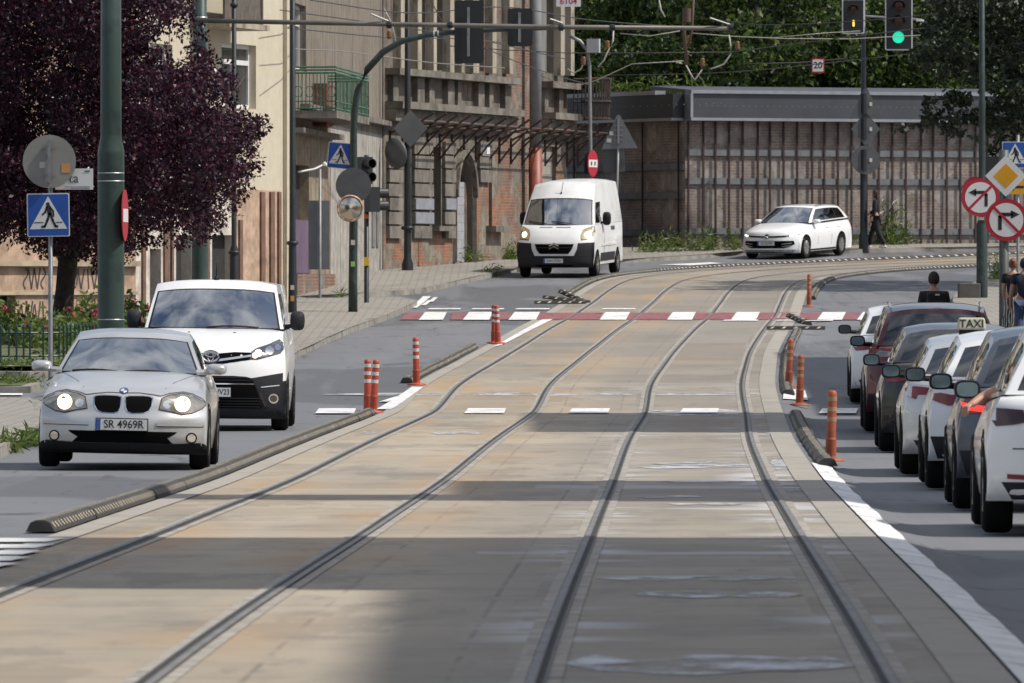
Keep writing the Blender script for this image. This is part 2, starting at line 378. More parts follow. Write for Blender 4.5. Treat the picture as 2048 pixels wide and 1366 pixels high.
for u0, (lb, sgn) in RAILN.items():
    o = u0 if u0 != 1.595 else 1.595
    root = empty('tram_rail', (0, 0, 0), 0, 'worn steel ' + lb, 'rail', 'grooved tram rails')
    e = lambda a, b, nm, m, dz: strip(nm, o+min(sgn*a, sgn*b), o+max(sgn*a, sgn*b), m, dz, parent=root)
    e(-.10, .11, 'mortar_bed', MORTAR, .013); e(.008, .044, 'rail_head', POLISH, .0225); e(0, .008, 'rail_edge', STEEL, .022); e(-.028, 0, 'groove', GROOVE, .0175); e(-.040, -.028, 'guard_lip', STEEL, .021); e(.044, .049, 'joint', GROOVE, .017)

def poly_sheet(name, px, m, dz, kerb=None, raise_=0, step=1.2):
    """flat sheet over a polygon given by road pixels, following the ground; optional raised kerb along listed edges"""
    P = [gp(*p)[:2] for p in px]; bm = bmesh.new()
    # densify edges
    D = []
    for i in range(len(P)):
        a, b = np.array(P[i]), np.array(P[(i+1) % len(P)]); n = max(1, int(np.linalg.norm(b-a)/step))
        D += [tuple(a+(b-a)*k/n) for k in range(n)]
    f = bm.faces.new([bm.verts.new((x, y, 0)) for x, y in D])
    y0, y1 = min(p[1] for p in D), max(p[1] for p in D); y = math.ceil(y0/step)*step + .013
    while y < y1:
        bmesh.ops.bisect_plane(bm, geom=bm.verts[:]+bm.edges[:]+bm.faces[:], plane_co=(0, y, 0), plane_no=(0, 1, 0)); y += step
    bmesh.ops.triangulate(bm, faces=[f for f in bm.faces if len(f.verts) > 4])
    for v in bm.verts: v.co.z = zg(v.co.x, v.co.y)+dz
    bmesh.ops.recalc_face_normals(bm, faces=bm.faces)
    for f in bm.faces:
        if f.normal.z < 0: f.normal_flip()
    me = bpy.data.meshes.new(name); bm.to_mesh(me); bm.free(); me.materials.append(m)
    o = bpy.data.objects.new(name, me); COL.objects.link(o); return struct(o)
def kerb_line(name, px, wd=.16, h=.125, m=None, side=1, step=1.0, world=None):
    P = world or [gp(*p)[:2] for p in px]; D = catmull(P, step); mb = MB()
    sec = []
    for i, p in enumerate(D):
        t = D[min(i+1, len(D)-1)]-D[max(i-1, 0)]; t = t/np.linalg.norm(t); nn = np.array((-t[1], t[0]))*side
        q = p+nn*wd; z = zg(*p)
        hh = h*(1+.06*math.sin(i*2.3))
        sec.append([(p[0], p[1], z-.05), (p[0]+nn[0]*.012, p[1]+nn[1]*.012, z+hh), (q[0], q[1], z+hh+.004), (q[0], q[1], z-.05)])
    for i in range(len(sec)-1):
        for k in range(3):
            mb.quad(sec[i][k], sec[i+1][k], sec[i+1][k+1], sec[i][k+1])
    return struct(mb.build(name, m or KERB))
KH = .125
# far pavement along the ruined house, pavement block with the traffic lights, near-left pavement, green island
far_k = [(520, 612), (600, 602), (720, 596), (790, 592), (850, 586), (920, 569), (1000, 552), (1040, 543), (1150, 532), (1300, 524), (1420, 516), (1500, 509), (1700, 507), (1850, 503.5), (2100, 499)]
poly_sheet('pavement', far_k + [(2100, 490), (1800, 493), (1400, 499), (1150, 505), (900, 520), (780, 534), (640, 570), (520, 592)], PAV, KH)
kerb_line('kerb', far_k)
isl_k = [(835, 612), (815, 622), (790, 634), (740, 653), (700, 667), (650, 689), (600, 713), (555, 742), (520, 752), (470, 757), (420, 752)]
poly_sheet('pavement', isl_k + [(330, 735), (330, 640), (420, 622), (560, 607), (740, 605), (800, 604)], PAV, KH)
kerb_line('kerb', list(reversed(isl_k)), side=1)
near_k = [(-330, 1040), (-150, 975), (0, 918), (40, 895), (69, 876), (84, 862), (92, 845), (88, 826), (60, 812), (-60, 808), (-300, 808)]
poly_sheet('pavement', near_k + [(-500, 810), (-700, 1040)], PAV, KH)
kerb_line('kerb', near_k, side=1)
poly_sheet('verge', [(-300, 783), (60, 784), (78, 778), (72, 770), (40, 767), (-300, 765)], GRASS, .10)
kerb_line('kerb', [(-300, 786), (0, 786), (62, 786), (82, 779), (76, 769), (40, 765), (-300, 763)], h=.10, side=1)
poly_sheet('flower_bed', [(-300, 744), (60, 744), (200, 740), (262, 728), (290, 690), (300, 655), (-300, 655)], SOIL, .10)
kerb_line('kerb', [(-300, 757), (60, 757), (200, 752), (285, 735), (310, 690), (315, 655)], h=.12, side=1, wd=.3)
# right-hand pavement beyond the queue
rk = [(2100, 548), (2010, 556), (1950, 573), (1915, 592), (1905, 612), (1925, 640), (1985, 690), (2080, 760), (2300, 900), (2700, 1100)]
poly_sheet('pavement', rk + [(3400, 1100), (2900, 700), (2400, 548)], PAV, KH)
kerb_line('kerb', rk, side=1)

# ---- painted markings
def paint(px, m=WHITE, dz=.022, name='road_marking'): return poly_sheet(name, px, m, dz, step=2.0)
def paintq(x0, x1, x2, x3, y0, y1, m=WHITE, dz=.024): return paint([(x0, y1), (x1, y1), (x3, y0), (x2, y0)], m, dz)
for x0, x1 in ((630, 708), (928, 1008), (1136, 1216), (1358, 1434), (1637, 1712)): paintq(x0, x1, x0+8, x1+4, 819.5, 829.5)
red = [(818, 641), (832, 626.5), (1788, 626.5), (1790, 641)]
CR = [(838, 886), (926, 978), (1017, 1072), (1199, 1252), (1334, 1384), (1462, 1512), (1634, 1684), (1714, 1762)]
xs0 = 800
for i in range(len(CR)+1):
    a = xs0; b = CR[i][0] if i < len(CR) else 1775
    if i not in (1,) : paintq(a, b, a+14 if i == 0 else a+6, b+8, 627, 641, REDP, .020)
    else: paintq(a+14, b, a+20, b+8, 627, 641, REDP, .020)
    if i < len(CR):
        xs0 = CR[i][1]; paintq(CR[i][0], CR[i][1], CR[i][0]+12, CR[i][1]+8, 626, 641.5)
for x0, x1 in ((855, 920), (942, 1007), (1030, 1098), (1203, 1270)): paintq(x0, x1, x0+4, x1+2, 618.4, 620.6)
for x0, x1 in ((1445, 1515), (1552, 1665), (1720, 1790)): paintq(x0, x1, x0+4, x1+2, 641.5, 643.6)
paint([(752, 821), (783, 821), (846, 777), (824, 777)]); paint([(758, 806), (775, 806), (812, 793), (800, 793)]); paint([(985, 696), (1003, 692), (1106, 640), (1084, 641)])
paint([(820, 617), (834, 617), (862, 594), (846, 594)]); paint([(842, 612), (852, 612), (864, 602), (856, 602)]); paint([(856, 605), (866, 605), (876, 596), (868, 596)])
paint([(1318, 531), (1380, 532), (1446, 528), (1420, 526)]); paint([(1566, 800), (1616, 803), (1610, 783), (1568, 779)])
for k in range(5): paintq(-60-k*26, 92-k*24, -10-k*20, 132-k*24, 1083+k*12.5, 1090.5+k*12.8)
paintq(-40, 45, -40, 45, 789.5, 793)
i0 = next(i for i in range(len(REF)) if REF[i][1] > 12); i1 = next(i for i in range(len(REF)) if REF[i][1] > 93)
def wl():
    mb = MB(); V = []
    for i in range(i0, i1+1):
        j = .007*math.sin(REF[i][1]*.9)+.005*math.sin(REF[i][1]*1.7)
        for o in (BED_R+.015, BED_R+.21+j):
            x, y = off(i, o); V.append((x, y, zg(x, y)+.02))
    mb.v = V; mb.f = [(2*k, 2*k+1, 2*k+3, 2*k+2) for k in range(i1-i0)]; mb.m = [0]*len(mb.f)
    return struct(mb.build('edge_line', WHITE))
wl()
LIME = mat('lime_stain', (.46, .47, .50), .6, var=.25, vs=3, dirt=(.25, .23, .20), dirt_t=(.52, .6), dirt_s=2.2)
rl = random.Random(2)
def breakup(m, sc, lo, hi):                     # worn away in patches: the slab shows through
    nt, b, N, L = nodes_of(m); v = N('ShaderNodeTexCoord').outputs['Object']; f = rng(N, L, noise(N, L, v, 1.0, 7, .68, sc), lo, hi)
    t = N('ShaderNodeBsdfTransparent'); mx = N('ShaderNodeMixShader'); L(f, mx.inputs[0]); L(t.outputs[0], mx.inputs[1]); L(b.outputs[0], mx.inputs[2]); L(mx.outputs[0], nt.nodes['Material Output'].inputs['Surface'])
breakup(LIME, (2.2, .8, 1), .40, .56); breakup(WHITE, (5, .9, 1), .30, .36); breakup(REDP, (5, .9, 1), .34, .42)
def stain(x0, x1, y, h):
    n = 9; up_ = [(x0+(x1-x0)*k/n, y-h*rl.uniform(.3, .9)*(1 if 0 < k < n else .15)) for k in range(n+1)]; dn = [(x0+(x1-x0)*k/n+6, y+h*rl.uniform(.3, .9)*(1 if 0 < k < n else .15)) for k in range(n, -1, -1)]
    paint(dn[::-1]+up_[::-1], LIME, .0125, 'lime_stain')
for a in ((1128, 1715, 1334, 24), (1190, 1590, 1160, 6), (1270, 1600, 1193, 8), (1300, 1510, 823, 4), (1300, 1500, 830, 5), (1300, 1520, 930, 6), (1540, 1610, 930, 18), (1270, 1525, 936, 4), (1310, 1500, 966, 4), (1270, 1410, 997, 4), (1530, 1620, 868, 6), (1330, 1480, 1010, 3), (860, 960, 868, 4), (720, 800, 868, 4), (640, 1560, 790, 4), (1560, 1610, 980, 4), (1580, 1650, 1110, 5)): stain(*a)
# ------------------------------------------------------------------ buildings
def brick_mat(name, thr, plaster, b1, b2, mortar, pscale=.9, streak=0.0, bw=.26, bh=.085, dark=(.10, .09, .08), pst=(1, 1, 1), grime=.6, flat=0):
    """weathered plaster (noise above thr shows bare brick); UV = metres along the wall and up"""
    m = bpy.data.materials.new(name); m.use_nodes = True; nt, b, N, L = nodes_of(m)
    uv = N('ShaderNodeTexCoord').outputs['UV']
    br = N('ShaderNodeTexBrick'); L(uv, br.inputs['Vector']); br.inputs['Scale'].default_value = 1; br.inputs['Brick Width'].default_value = bw; br.inputs['Row Height'].default_value = bh
    br.inputs['Mortar Size'].default_value = .012; br.inputs['Bias'].default_value = -.1
    br.inputs['Color1'].default_value = (*b1, 1); br.inputs['Color2'].default_value = (*b2, 1); br.inputs['Mortar'].default_value = (*mortar, 1)
    bc = mixc(N, L, rng(N, L, noise(N, L, uv, 1.6, 7, .7), .42, .66, 0, .75), br.outputs['Color'], dark)
    bc = mixc(N, L, rng(N, L, noise(N, L, uv, .7, 6, .7), .5, .7, 0, .7), bc, tuple(x*.9 for x in plaster))
    pl = mixc(N, L, rng(N, L, noise(N, L, uv, 2.2, 7, .65, pst), .38, .68), tuple(min(1, x*(1.04 if flat else 1.25)) for x in plaster), tuple(x*(.93 if flat else .6) for x in plaster))
    pl = mixc(N, L, rng(N, L, noise(N, L, uv, 1.0, 6, .6, (4.5, .35, 1)), .5, .66, 0, grime), pl, dark)
    if streak: pl = mixc(N, L, rng(N, L, noise(N, L, uv, 1.0, 5, .6, (7, .12, 1)), .44, .56, 0, streak), pl, tuple(min(1, x*1.8) for x in plaster))
    mk = rng(N, L, noise(N, L, uv, pscale, 8, .62), thr, thr+.02)
    L(mixc(N, L, mk, pl, bc), b.inputs['Base Color']); b.inputs['Roughness'].default_value = .9; b.inputs['Specular IOR Level'].default_value = .25
    bp = N('ShaderNodeBump'); bp.inputs['Strength'].default_value = .5; bp.inputs['Distance'].default_value = .03
    hh = math_node(N, L, 'SUBTRACT', math_node(N, L, 'MULTIPLY', noise(N, L, uv, 14, 5, .7), .4), math_node(N, L, 'MULTIPLY', mk, math_node(N, L, 'ADD', .3, math_node(N, L, 'MULTIPLY', br.outputs['Fac'], .5))))
    L(hh, bp.inputs['Height']); L(bp.outputs['Normal'], b.inputs['Normal']); return m
RUIN = brick_mat('shaded_grimy_plaster', .575, (.155, .136, .115), (.27, .115, .065), (.18, .09, .06), (.22, .195, .165), grime=.85, dark=(.055, .05, .046))  # plaster darkened overall in place of shade on the ruined house, plus grime
BARE = brick_mat('exposed_brick', .47, (.20, .175, .145), (.27, .105, .06), (.17, .08, .055), (.24, .21, .18))
ORNG = brick_mat('fresh_brick', .49, (.21, .185, .15), (.36, .13, .06), (.24, .09, .045), (.24, .2, .16))
STRK = brick_mat('streaked_plaster', .70, (.15, .13, .108), (.33, .13, .07), (.2, .1, .06), (.25, .22, .2), streak=.85, grime=.9, dark=(.05, .045, .042))
PATCH = brick_mat('patched_plaster', .60, (.25, .205, .15), (.33, .13, .07), (.2, .09, .06), (.25, .22, .18))
CREAM = brick_mat('cream_plaster', .95, (.52, .47, .37), (.3, .2, .1), (.3, .2, .1), (.3, .2, .1), grime=.10, dark=(.38, .34, .27), flat=1)
PINK = brick_mat('pink_plaster', .95, (.41, .295, .215), (.3, .2, .1), (.3, .2, .1), (.3, .2, .1), grime=.35, dark=(.27, .21, .17))
WALLB = brick_mat('retaining_brick', .47, (.285, .255, .238), (.29, .215, .18), (.20, .16, .14), (.34, .31, .29), pscale=.8, dark=(.12, .105, .10), grime=.5)
BLOCKM = brick_mat('aerated_blocks', .05, (.34, .35, .38), (.34, .35, .38), (.30, .31, .34), (.22, .22, .23), bw=.6, bh=.24, dark=(.22, .22, .23))
BLOCKW = brick_mat('pale_block_infill', .05, (.36, .34, .31), (.33, .31, .28), (.30, .285, .26), (.2, .19, .17), bw=.45, bh=.24, dark=(.22, .2, .19))
DARKIN = mat('dark_interior', (.018, .017, .018), .9, var=.3)
GLASSD = mat('window_glass', (.03, .034, .04), .08, var=.3, vs=.8, spec=.6)
WFRAME = mat('white_frame', (.62, .63, .64), .5, var=.06)
STONE = mat('cornice_stone', (.165, .148, .125), .9, var=.3, vs=2.5, dirt=(.09, .08, .07), dirt_t=(.48, .62))
PALE = mat('pale_pilaster', (.34, .30, .235), .9, var=.2, vs=2, dirt=(.16, .14, .11), dirt_t=(.52, .64), dirt_s=2.5, stretch=(1, 1, .35))
BLKST = mat('rusticated_block', (.165, .148, .128), .9, var=.35, vs=1.2, dirt=(.09, .08, .075), dirt_t=(.5, .66), dirt_s=2.2)
RUSTD = mat('rusty_iron', (.045, .032, .028), .8, var=.4, vs=5, dirt=(.09, .035, .02), dirt_t=(.5, .6))
RUSTB = mat('rusty_beam', (.026, .015, .016), .8, var=.35, vs=3, dirt=(.045, .022, .02), dirt_t=(.5, .6))
GREYW = mat('grey_boarding', (.17, .165, .16), .85, var=.25, vs=2, stretch=(1, 1, .3))
BROWNP = mat('brown_paint', (.15, .085, .06), .8, var=.25)
VIOLET = mat('violet_paint', (.115, .075, .125), .8, var=.2, vs=1.5)
PIPEG = mat('grey_pipe', (.21, .22, .23), .5, var=.15); PIPER = mat('red_pipe', (.25, .075, .05), .5, var=.2)
SLATE = mat('dark_roofing', (.05, .055, .065), .7, var=.25, vs=1.5)

class Fac:
    def __init__(s, P0, P1, root):
        s.P0 = np.array(P0, float); s.P1 = np.array(P1, float); s.len = float(np.linalg.norm(s.P1-s.P0)); s.d = (s.P1-s.P0)/s.len; s.n = np.array((s.d[1], -s.d[0])); s.root = root
    def u(s, px):                              # wall coordinate met by the sight line of a photo column
        k = (px-1024)/F; return float((k*s.P0[1]-s.P0[0])/(s.d[0]-k*s.d[1]))
    def Y(s, u): return s.P0[1]+s.d[1]*u
    def z(s, px, py): return PZ(py, s.Y(s.u(px)))
    def pt(s, u, z, d=0): return Vector((s.P0[0]+s.d[0]*u+s.n[0]*d, s.P0[1]+s.d[1]*u+s.n[1]*d, z))
    def rect(s, x0, x1, y0, y1):               # photo rectangle -> (u0, u1, z0, z1)
        u0, u1 = s.u(x0), s.u(x1); Ym = s.Y((u0+u1)/2); return u0, u1, PZ(y1, Ym), PZ(y0, Ym)
    def box(s, mb, u0, u1, z0, z1, d0, d1, mi=0):
        P = [s.pt(u, z, d) for d in (d0, d1) for z in (z0, z1) for u in (u0, u1)]
        U = [[(u0, z0), (u0, z1), (u1, z1), (u1, z0)], [(u0, z0), (u1, z0), (u1, z1), (u0, z1)], [(0, z0), (.2, z0), (.2, z1), (0, z1)], [(0, z0), (0, z1), (.2, z1), (.2, z0)], [(u0, 0), (u1, 0), (u1, .2), (u0, .2)], [(u0, 0), (u0, .2), (u1, .2), (u1, 0)]]
        mb.add(P, [(0, 2, 3, 1), (4, 5, 7, 6), (0, 4, 6, 2), (1, 3, 7, 5), (0, 1, 5, 4), (2, 6, 7, 3)], mi, U)
    def wall(s, name, u0, u1, z0, z1, ops, mats, pick=None, depth=.28, us=(), zs=()):
        """ops: (u0,u1,z0,z1) openings; pick(u,z)->material slot"""
        us = sorted(set([u0, u1] + [o for op in ops for o in op[:2]] + list(us))); us = [x for x in us if u0-1e-6 <= x <= u1+1e-6]
        zs = sorted(set([z0, z1] + [o for op in ops for o in op[2:4]] + list(zs))); zs = [x for x in zs if z0-1e-6 <= x <= z1+1e-6]
        mb = MB()
        for i in range(len(us)-1):
            for j in range(len(zs)-1):
                a, b, c, d = us[i], us[i+1], zs[j], zs[j+1]; um, zm = (a+b)/2, (c+d)/2
                if any(o[0] < um < o[1] and o[2] < zm < o[3] for o in ops): continue
                mb.quad(s.pt(a, c), s.pt(b, c), s.pt(b, d), s.pt(a, d), pick(um, zm) if pick else 0, [(a, c), (b, c), (b, d), (a, d)])
        for a, b, c, d in [o[:4] for o in ops]:
            mi = pick((a+b)/2, (c+d)/2) if pick else 0
            for (p, q) in (((a, c), (a, d)), ((a, d), (b, d)), ((b, d), (b, c)), ((b, c), (a, c))):
                mb.quad(s.pt(*p), s.pt(*q), s.pt(*q, -depth), s.pt(*p, -depth), mi, [(0, 0), (0, 1), (.28, 1), (.28, 0)])
        # closing faces behind, so that the wall is a solid body
        mb.quad(s.pt(u0, z0, -.6), s.pt(u0, z1, -.6), s.pt(u1, z1, -.6), s.pt(u1, z0, -.6), 0, [(0, 0)]*4)
        for (p, q) in (((u0, z0), (u0, z1)), ((u0, z1), (u1, z1)), ((u1, z1), (u1, z0))):
            mb.quad(s.pt(*p), s.pt(*q), s.pt(*q, -.6), s.pt(*p, -.6), 0, [(p[0], p[1]), (q[0], q[1]), (q[0]+.6, q[1]), (p[0]+.6, p[1])])
        return mb.build(name, mats, s.root)
    def panel(s, name, op, m, d=-.24, parent=None):
        mb = MB(); a, b, c, e = op[:4]; s.box(mb, a, b, c, e, d-.05, d); return mb.build(name, m, parent or s.root)
    def window(s, op, fr=WFRAME, d=-.16, mull=True, tr=.72, w_=.09):
        a, b, c, e = op[:4]; mb = MB()
        for r in ((a, a+w_, c, e), (b-w_, b, c, e), (a+w_, b-w_, c, c+w_), (a+w_, b-w_, e-w_, e)): s.box(mb, *r, d-.06, d)
        if tr: zt = c+(e-c)*tr; s.box(mb, a+w_, b-w_, zt-w_*.6, zt+w_*.6, d-.062, d+.004)
        if mull: um = (a+b)/2; s.box(mb, um-w_*.5, um+w_*.5, c+w_, (zt if tr else e)-w_*.6, d-.058, d+.002)
        o = mb.build('window', fr, s.root); s.panel('pane', (a+w_*.5, b-w_*.5, c+w_*.5, e-w_*.5), GLASSD, d-.045, o); return o

# ---- pink plastered building with graffiti (left edge)
bA = empty('plastered_building', (-11, 192, .8), 0, 'pink plastered house with graffiti tags behind the purple tree and rose bed', 'building')
def setloc(root):                      # children are built in world coordinates
    bpy.context.view_layer.update()
    for c in kids(root): c.matrix_parent_inverse = root.matrix_world.inverted()
fa = Fac((PXX(-260, 186), 186), (PXX(272, 193.5), 193.5), bA)
zb = .55
opsA = [fa.rect(-40, 31, 592, 672), fa.rect(110, 148, 592, 672), fa.rect(-140, -100, 592, 672), fa.rect(-30, 20, 380, 460), fa.rect(100, 150, 380, 460), fa.rect(-30, 20, 150, 300), fa.rect(100, 150, 150, 300), fa.rect(215, 250, 150, 300)]
fa.wall('wall', 0, fa.len, zb, 11.5, opsA, PINK)
for o in opsA[:3]: fa.panel('boarded_opening', o, DARKIN if o is opsA[0] else GREYW)
for o in opsA[3:]: fa.window(o)
mb = MB()
for y0, y1 in ((583, 590), (521, 532)):
    r = fa.rect(-200, 100, y0, y1); fa.box(mb, 0, fa.len, r[2], r[3], 0.004, .07 if y0 > 560 else .14)
mb.build('ledge', mat('ledge_plaster', (.40, .335, .24), .9, var=.2, vs=2, dirt=(.25, .2, .16), dirt_t=(.5, .65)), bA)
INK = mat('graffiti_ink', (.06, .05, .05), .8, var=.3); INKR = mat('red_graffiti_ink', (.30, .11, .09), .8, var=.3)
random.seed(3)
def scrawl(f, name, x0, x1, y0, y1, n, m, wd=.022, root=None):
    for k in range(n):
        mb = MB()
        cx = x0+(x1-x0)*(k+.5)/n; w_ = (x1-x0)/n; P = []
        kind = random.choice('wsolv')
        for t in range(9):
            a = t/8
            if kind == 'w': q = (cx+w_*(a-.5)*1.3, y0+(y1-y0)*abs(((a*3) % 2)-1))
            elif kind == 's': q = (cx+w_*.4*math.sin(a*6.3), y0+(y1-y0)*a)
            elif kind == 'o': q = (cx+w_*.45*math.cos(a*6.0+1), (y0+y1)/2+(y1-y0)*.45*math.sin(a*6.0+1))
            elif kind == 'l': q = (cx+w_*.15*a, y0+(y1-y0)*a)
            else: q = (cx+w_*(a-.5), y0+(y1-y0)*(1-abs(2*a-1)))
            P.append(f.pt(f.u(q[0]), f.z(*q), .006))
        for a, b in zip(P[:-1], P[1:]):
            d = (b-a); nn = Vector((f.n[0], f.n[1], 0)); sd_ = d.cross(nn).normalized()*wd; mb.quad(a-sd_, b-sd_, b+sd_, a+sd_)
        mb.build(name, m, root or f.root)
scrawl(fa, 'graffiti', 45, 92, 536, 578, 4, INK); scrawl(fa, 'graffiti', 142, 195, 538, 578, 4, INK); scrawl(fa, 'graffiti', 38, 92, 602, 652, 4, INK); scrawl(fa, 'graffiti', 152, 194, 594, 630, 5, INKR); scrawl(fa, 'graffiti', -100, -50, 540, 650, 5, INK)
mb = MB(); mb.quad(fa.pt(-.2, 11.5, .4), fa.pt(fa.len, 11.5, .4), fa.pt(fa.len, 15, -5), fa.pt(-.2, 15, -5)); mb.build('roof', SLATE, bA); setloc(bA)

# ---- cream apartment house
bB = empty('apartment_house', (-6, 204, 1), 0, 'cream plastered house with white windows and pink striped plinth behind the purple tree', 'building')
fb = Fac((PXX(262, 194.5), 194.5), (PXX(560, 207), 207), bB)
wB = [fb.rect(443, 512, 88, 216), fb.rect(300, 345, 88, 216), fb.rect(443, 512, -210, -60), fb.rect(300, 345, -210, -60)]
lowB = [fb.rect(300, 322, 498, 640), fb.rect(352, 383, 470, 640), fb.rect(424, 470, 470, 640)]
zpl = fb.z(540, 381)
fb.wall('wall', 0, fb.len, .6, 12.2, wB + lowB, [CREAM, PINK, brick_mat('white_plaster', .95, (.55, .51, .45), (.3, .2, .1), (.3, .2, .1), (.3, .2, .1), grime=.3)],
        pick=lambda u, z: 0 if z > zpl else (1 if u > fb.u(470) else 2), us=(fb.u(470),), zs=(zpl,))
for o in wB: fb.window(o)
for o in lowB: fb.panel('shopfront_door', o, DARKIN)
mb = MB()
for x0, x1 in ((282, 288), (326, 334), (340, 344), (386, 394), (402, 408), (412, 416), (476, 482), (519, 527), (538, 546), (554, 559)):
    u0, u1 = fb.u(x0), fb.u(x1); mb = MB(); fb.box(mb, u0, u1, .8, fb.z((x0+x1)/2, 384 if x0 > 500 else 440), .004, .05); mb.build('painted_stripe', BROWNP, bB)
mb = MB(); r = fb.rect(415, 460, 49, 60); fb.box(mb, fb.u(380), fb.u(462), r[2], r[3], .003, .9); mb.build('balcony_slab', PALE, bB)
mb = MB(); fb.box(mb, fb.u(380), fb.u(456), fb.z(430, 47), fb.z(430, -60), .75, .8); fb.box(mb, fb.u(452), fb.u(458), fb.z(430, 47), fb.z(430, -60), .0, .8); mb.build('balcony_screen', mat('balcony_boards', (.10, .085, .07), .8, var=.3, vs=6), bB)
fb2 = Fac((fb.P1[0], fb.P1[1]), (PXX(580, 207.6), 207.6), bB)
mb = MB(); fb2.box(mb, .003, fb2.len, .6, 12.2, -3, 0); fb2.box(mb, fb2.len*.3, fb2.len*.55, 1.2, 12, .003, .1)
mb.build('side_wall', CREAM, bB); mb = MB(); mb.quad(fb.pt(-1, 12.2, .5), fb.pt(fb.len+.3, 12.2, .5), fb.pt(fb.len+.3, 16, -5), fb.pt(-1, 16, -5)); mb.build('roof', SLATE, bB); setloc(bB)

# ---- derelict house with the green balcony
bC = empty('derelict_house', (-4.5, 222, 1.4), 0, 'derelict grey house with streaked plaster and a green iron balcony', 'building')
C0 = gp(581, 604)[:2]; C1 = gp(766, 548)[:2]; fc = Fac(C0, C1, bC)
U = fc.u
opC = [fc.rect(586, 618, 330, 440), fc.rect(582, 612, 8, 140)]
zc1 = fc.z(660, 250)
def pickC(u, z): return 1 if z > zc1 else (0 if u < U(662) else 2)
GREYP = brick_mat('grey_white_plaster', .85, (.30, .285, .26), (.3, .13, .08), (.2, .1, .06), (.25, .22, .2), streak=.3)
fc.wall('wall', 0, fc.len, 1.0, 12.5, opC, [PATCH, STRK, GREYP], pick=pickC, us=(U(662),), zs=(zc1,))
fc.panel('boarded_door', opC[0], DARKIN); fc.window(opC[1])
mb = MB(); r = fc.rect(578, 619, 440, 546); fc.box(mb, r[0], r[1], r[2], r[3], .003, .02); mb.build('violet_paint_patch', VIOLET, bC)
mb = MB(); r = fc.rect(600, 680, 545, 600); fc.box(mb, U(592), U(668), r[2]-.3, fc.z(630, 548), .003, .035); mb.build('exposed_brick', BARE, bC)
mb = MB()
for x0, x1 in ((743, 749), (752, 756)): r = fc.rect(x0, x1, 420, 494); fc.box(mb, *r, .003, .03)
mb.build('wall_recess', GREYW, bC)
mb = MB(); r = fc.rect(700, 766, 236, 246); fc.box(mb, U(600), fc.len, r[2], r[3], .004, .25); r = fc.rect(585, 655, 262, 272); fc.box(mb, U(582), U(665), r[2], r[3], .004, .3); mb.build('cornice', STONE, bC)
# green iron balcony
bal = None
mb = MB(); uB0, uB1, dB = U(586), U(655), 1.05; z0, z1 = fc.z(640, 232), fc.z(640, 148)
fc.box(mb, uB0, uB1, z0-.18, z0, .003, dB); bal = mb.build('balcony', STONE, bC)
GREENI = mat('green_iron', (.045, .13, .085), .6, var=.25)
mb = MB()
def rail_line(z, r): mb.tube([fc.pt(uB0, z, 0), fc.pt(uB0, z, dB-.03), fc.pt(uB1, z, dB-.03), fc.pt(uB1, z, 0)], r, 6)
for dz in (0, .07, .14): rail_line(z1-dz, .025)
rail_line(z0+.05, .02); rail_line(z0+.22, .018)
for k in range(12):
    d = .04+(dB-.07)*k/11
    for uu in (uB0, uB1): mb.tube([fc.pt(uu, z0, d), fc.pt(uu, z1-.15, d)], .012, 5)
    if k % 3 == 1:
        for uu in (uB0, uB1): mb.tube([fc.pt(uu, z0+.45+.14*math.sin(a/6*PI*2), d+.1*math.cos(a/6*PI*2)) for a in range(7)], .012, 5)
for k in range(26): uu = uB0+(uB1-uB0)*k/25; mb.tube([fc.pt(uu, z0, dB-.03), fc.pt(uu, z1-.15, dB-.03)], .012, 5)
mb.build('railing', GREENI, bal)
mb = MB(); fc.box(mb, U(625), U(637), fc.z(630, 252), fc.z(630, 168), .002, .35); mb.build('rusty_panel', mat('rust_red', (.16, .06, .045), .85, var=.3), bal)
for x, yy in ((608, 332),):
    mb = MB(); mb.tube([fc.pt(U(596), fc.z(596, 344), 0), fc.pt(U(600), fc.z(600, 338), .35), fc.pt(U(604), fc.z(604, 330), .5)], .025, 6); mb.lathe([(0, .1), (.07, .05), (.08, 0), (0, -.02)], fc.pt(U(604), fc.z(604, 331), .55), n=10); mb.build('wall_lamp', WFRAME, bC)
mb = MB(); mb.quad(fc.pt(0, 12.5, .4), fc.pt(fc.len, 12.5, .4), fc.pt(fc.len, 16, -6), fc.pt(0, 16, -6)); mb.build('roof', SLATE, bC); setloc(bC)

# ---- ruined corner house with arch, pilasters and iron canopy
bD = empty('ruined_house', (-1, 250, 2), 0, 'ruined house with arched doorway, crumbling pilasters and bare brick patches', 'building')
fd = Fac((PXX(766.5, 240.5), 240.5), (PXX(1134, 259.5), 259.5), bD); U = fd.u
z_sill = fd.z(900, 150); z_corn = fd.z(900, 222); z_low = fd.z(900, 470)
up = [(796, 810), (829, 851), (859, 885), (894, 908), (915, 930), (945, 968), (979, 992), (1081, 1107), (1116, 1126)]
opD = [fd.rect(a, b, -260, 138 + 8*(a-796)/300) for a, b in up]
slit = [fd.rect(863, 882, 294, 455), fd.rect(977.5, 984, 300, 455), fd.rect(1063, 1112, 292, 455)]
arch = fd.rect(910.5, 945, 318, 524)
def pickD(u, z):
    if U(1014) < u < U(1079): return 1
    if z < z_low and u < U(905): return 2
    if U(944) < u and z < fd.z(960, 372) and u < U(1014): return 2 if z > z_low-.5 else 1
    if U(985) < u < U(1014) and z < z_corn: return 1
    return 0
fd.wall('wall', 0, fd.len, 1.2, 12.5, opD + slit + [arch], [RUIN, BARE, ORNG], pick=pickD, us=[U(x) for x in (905, 944, 985, 1014, 1079)], zs=[z_low, z_corn, fd.z(960, 372), z_low-.5])
for k, o in enumerate(opD): fd.panel('boarded_window', o, DARKIN if k in (0, 3, 6, 4) else GREYW, -.2)
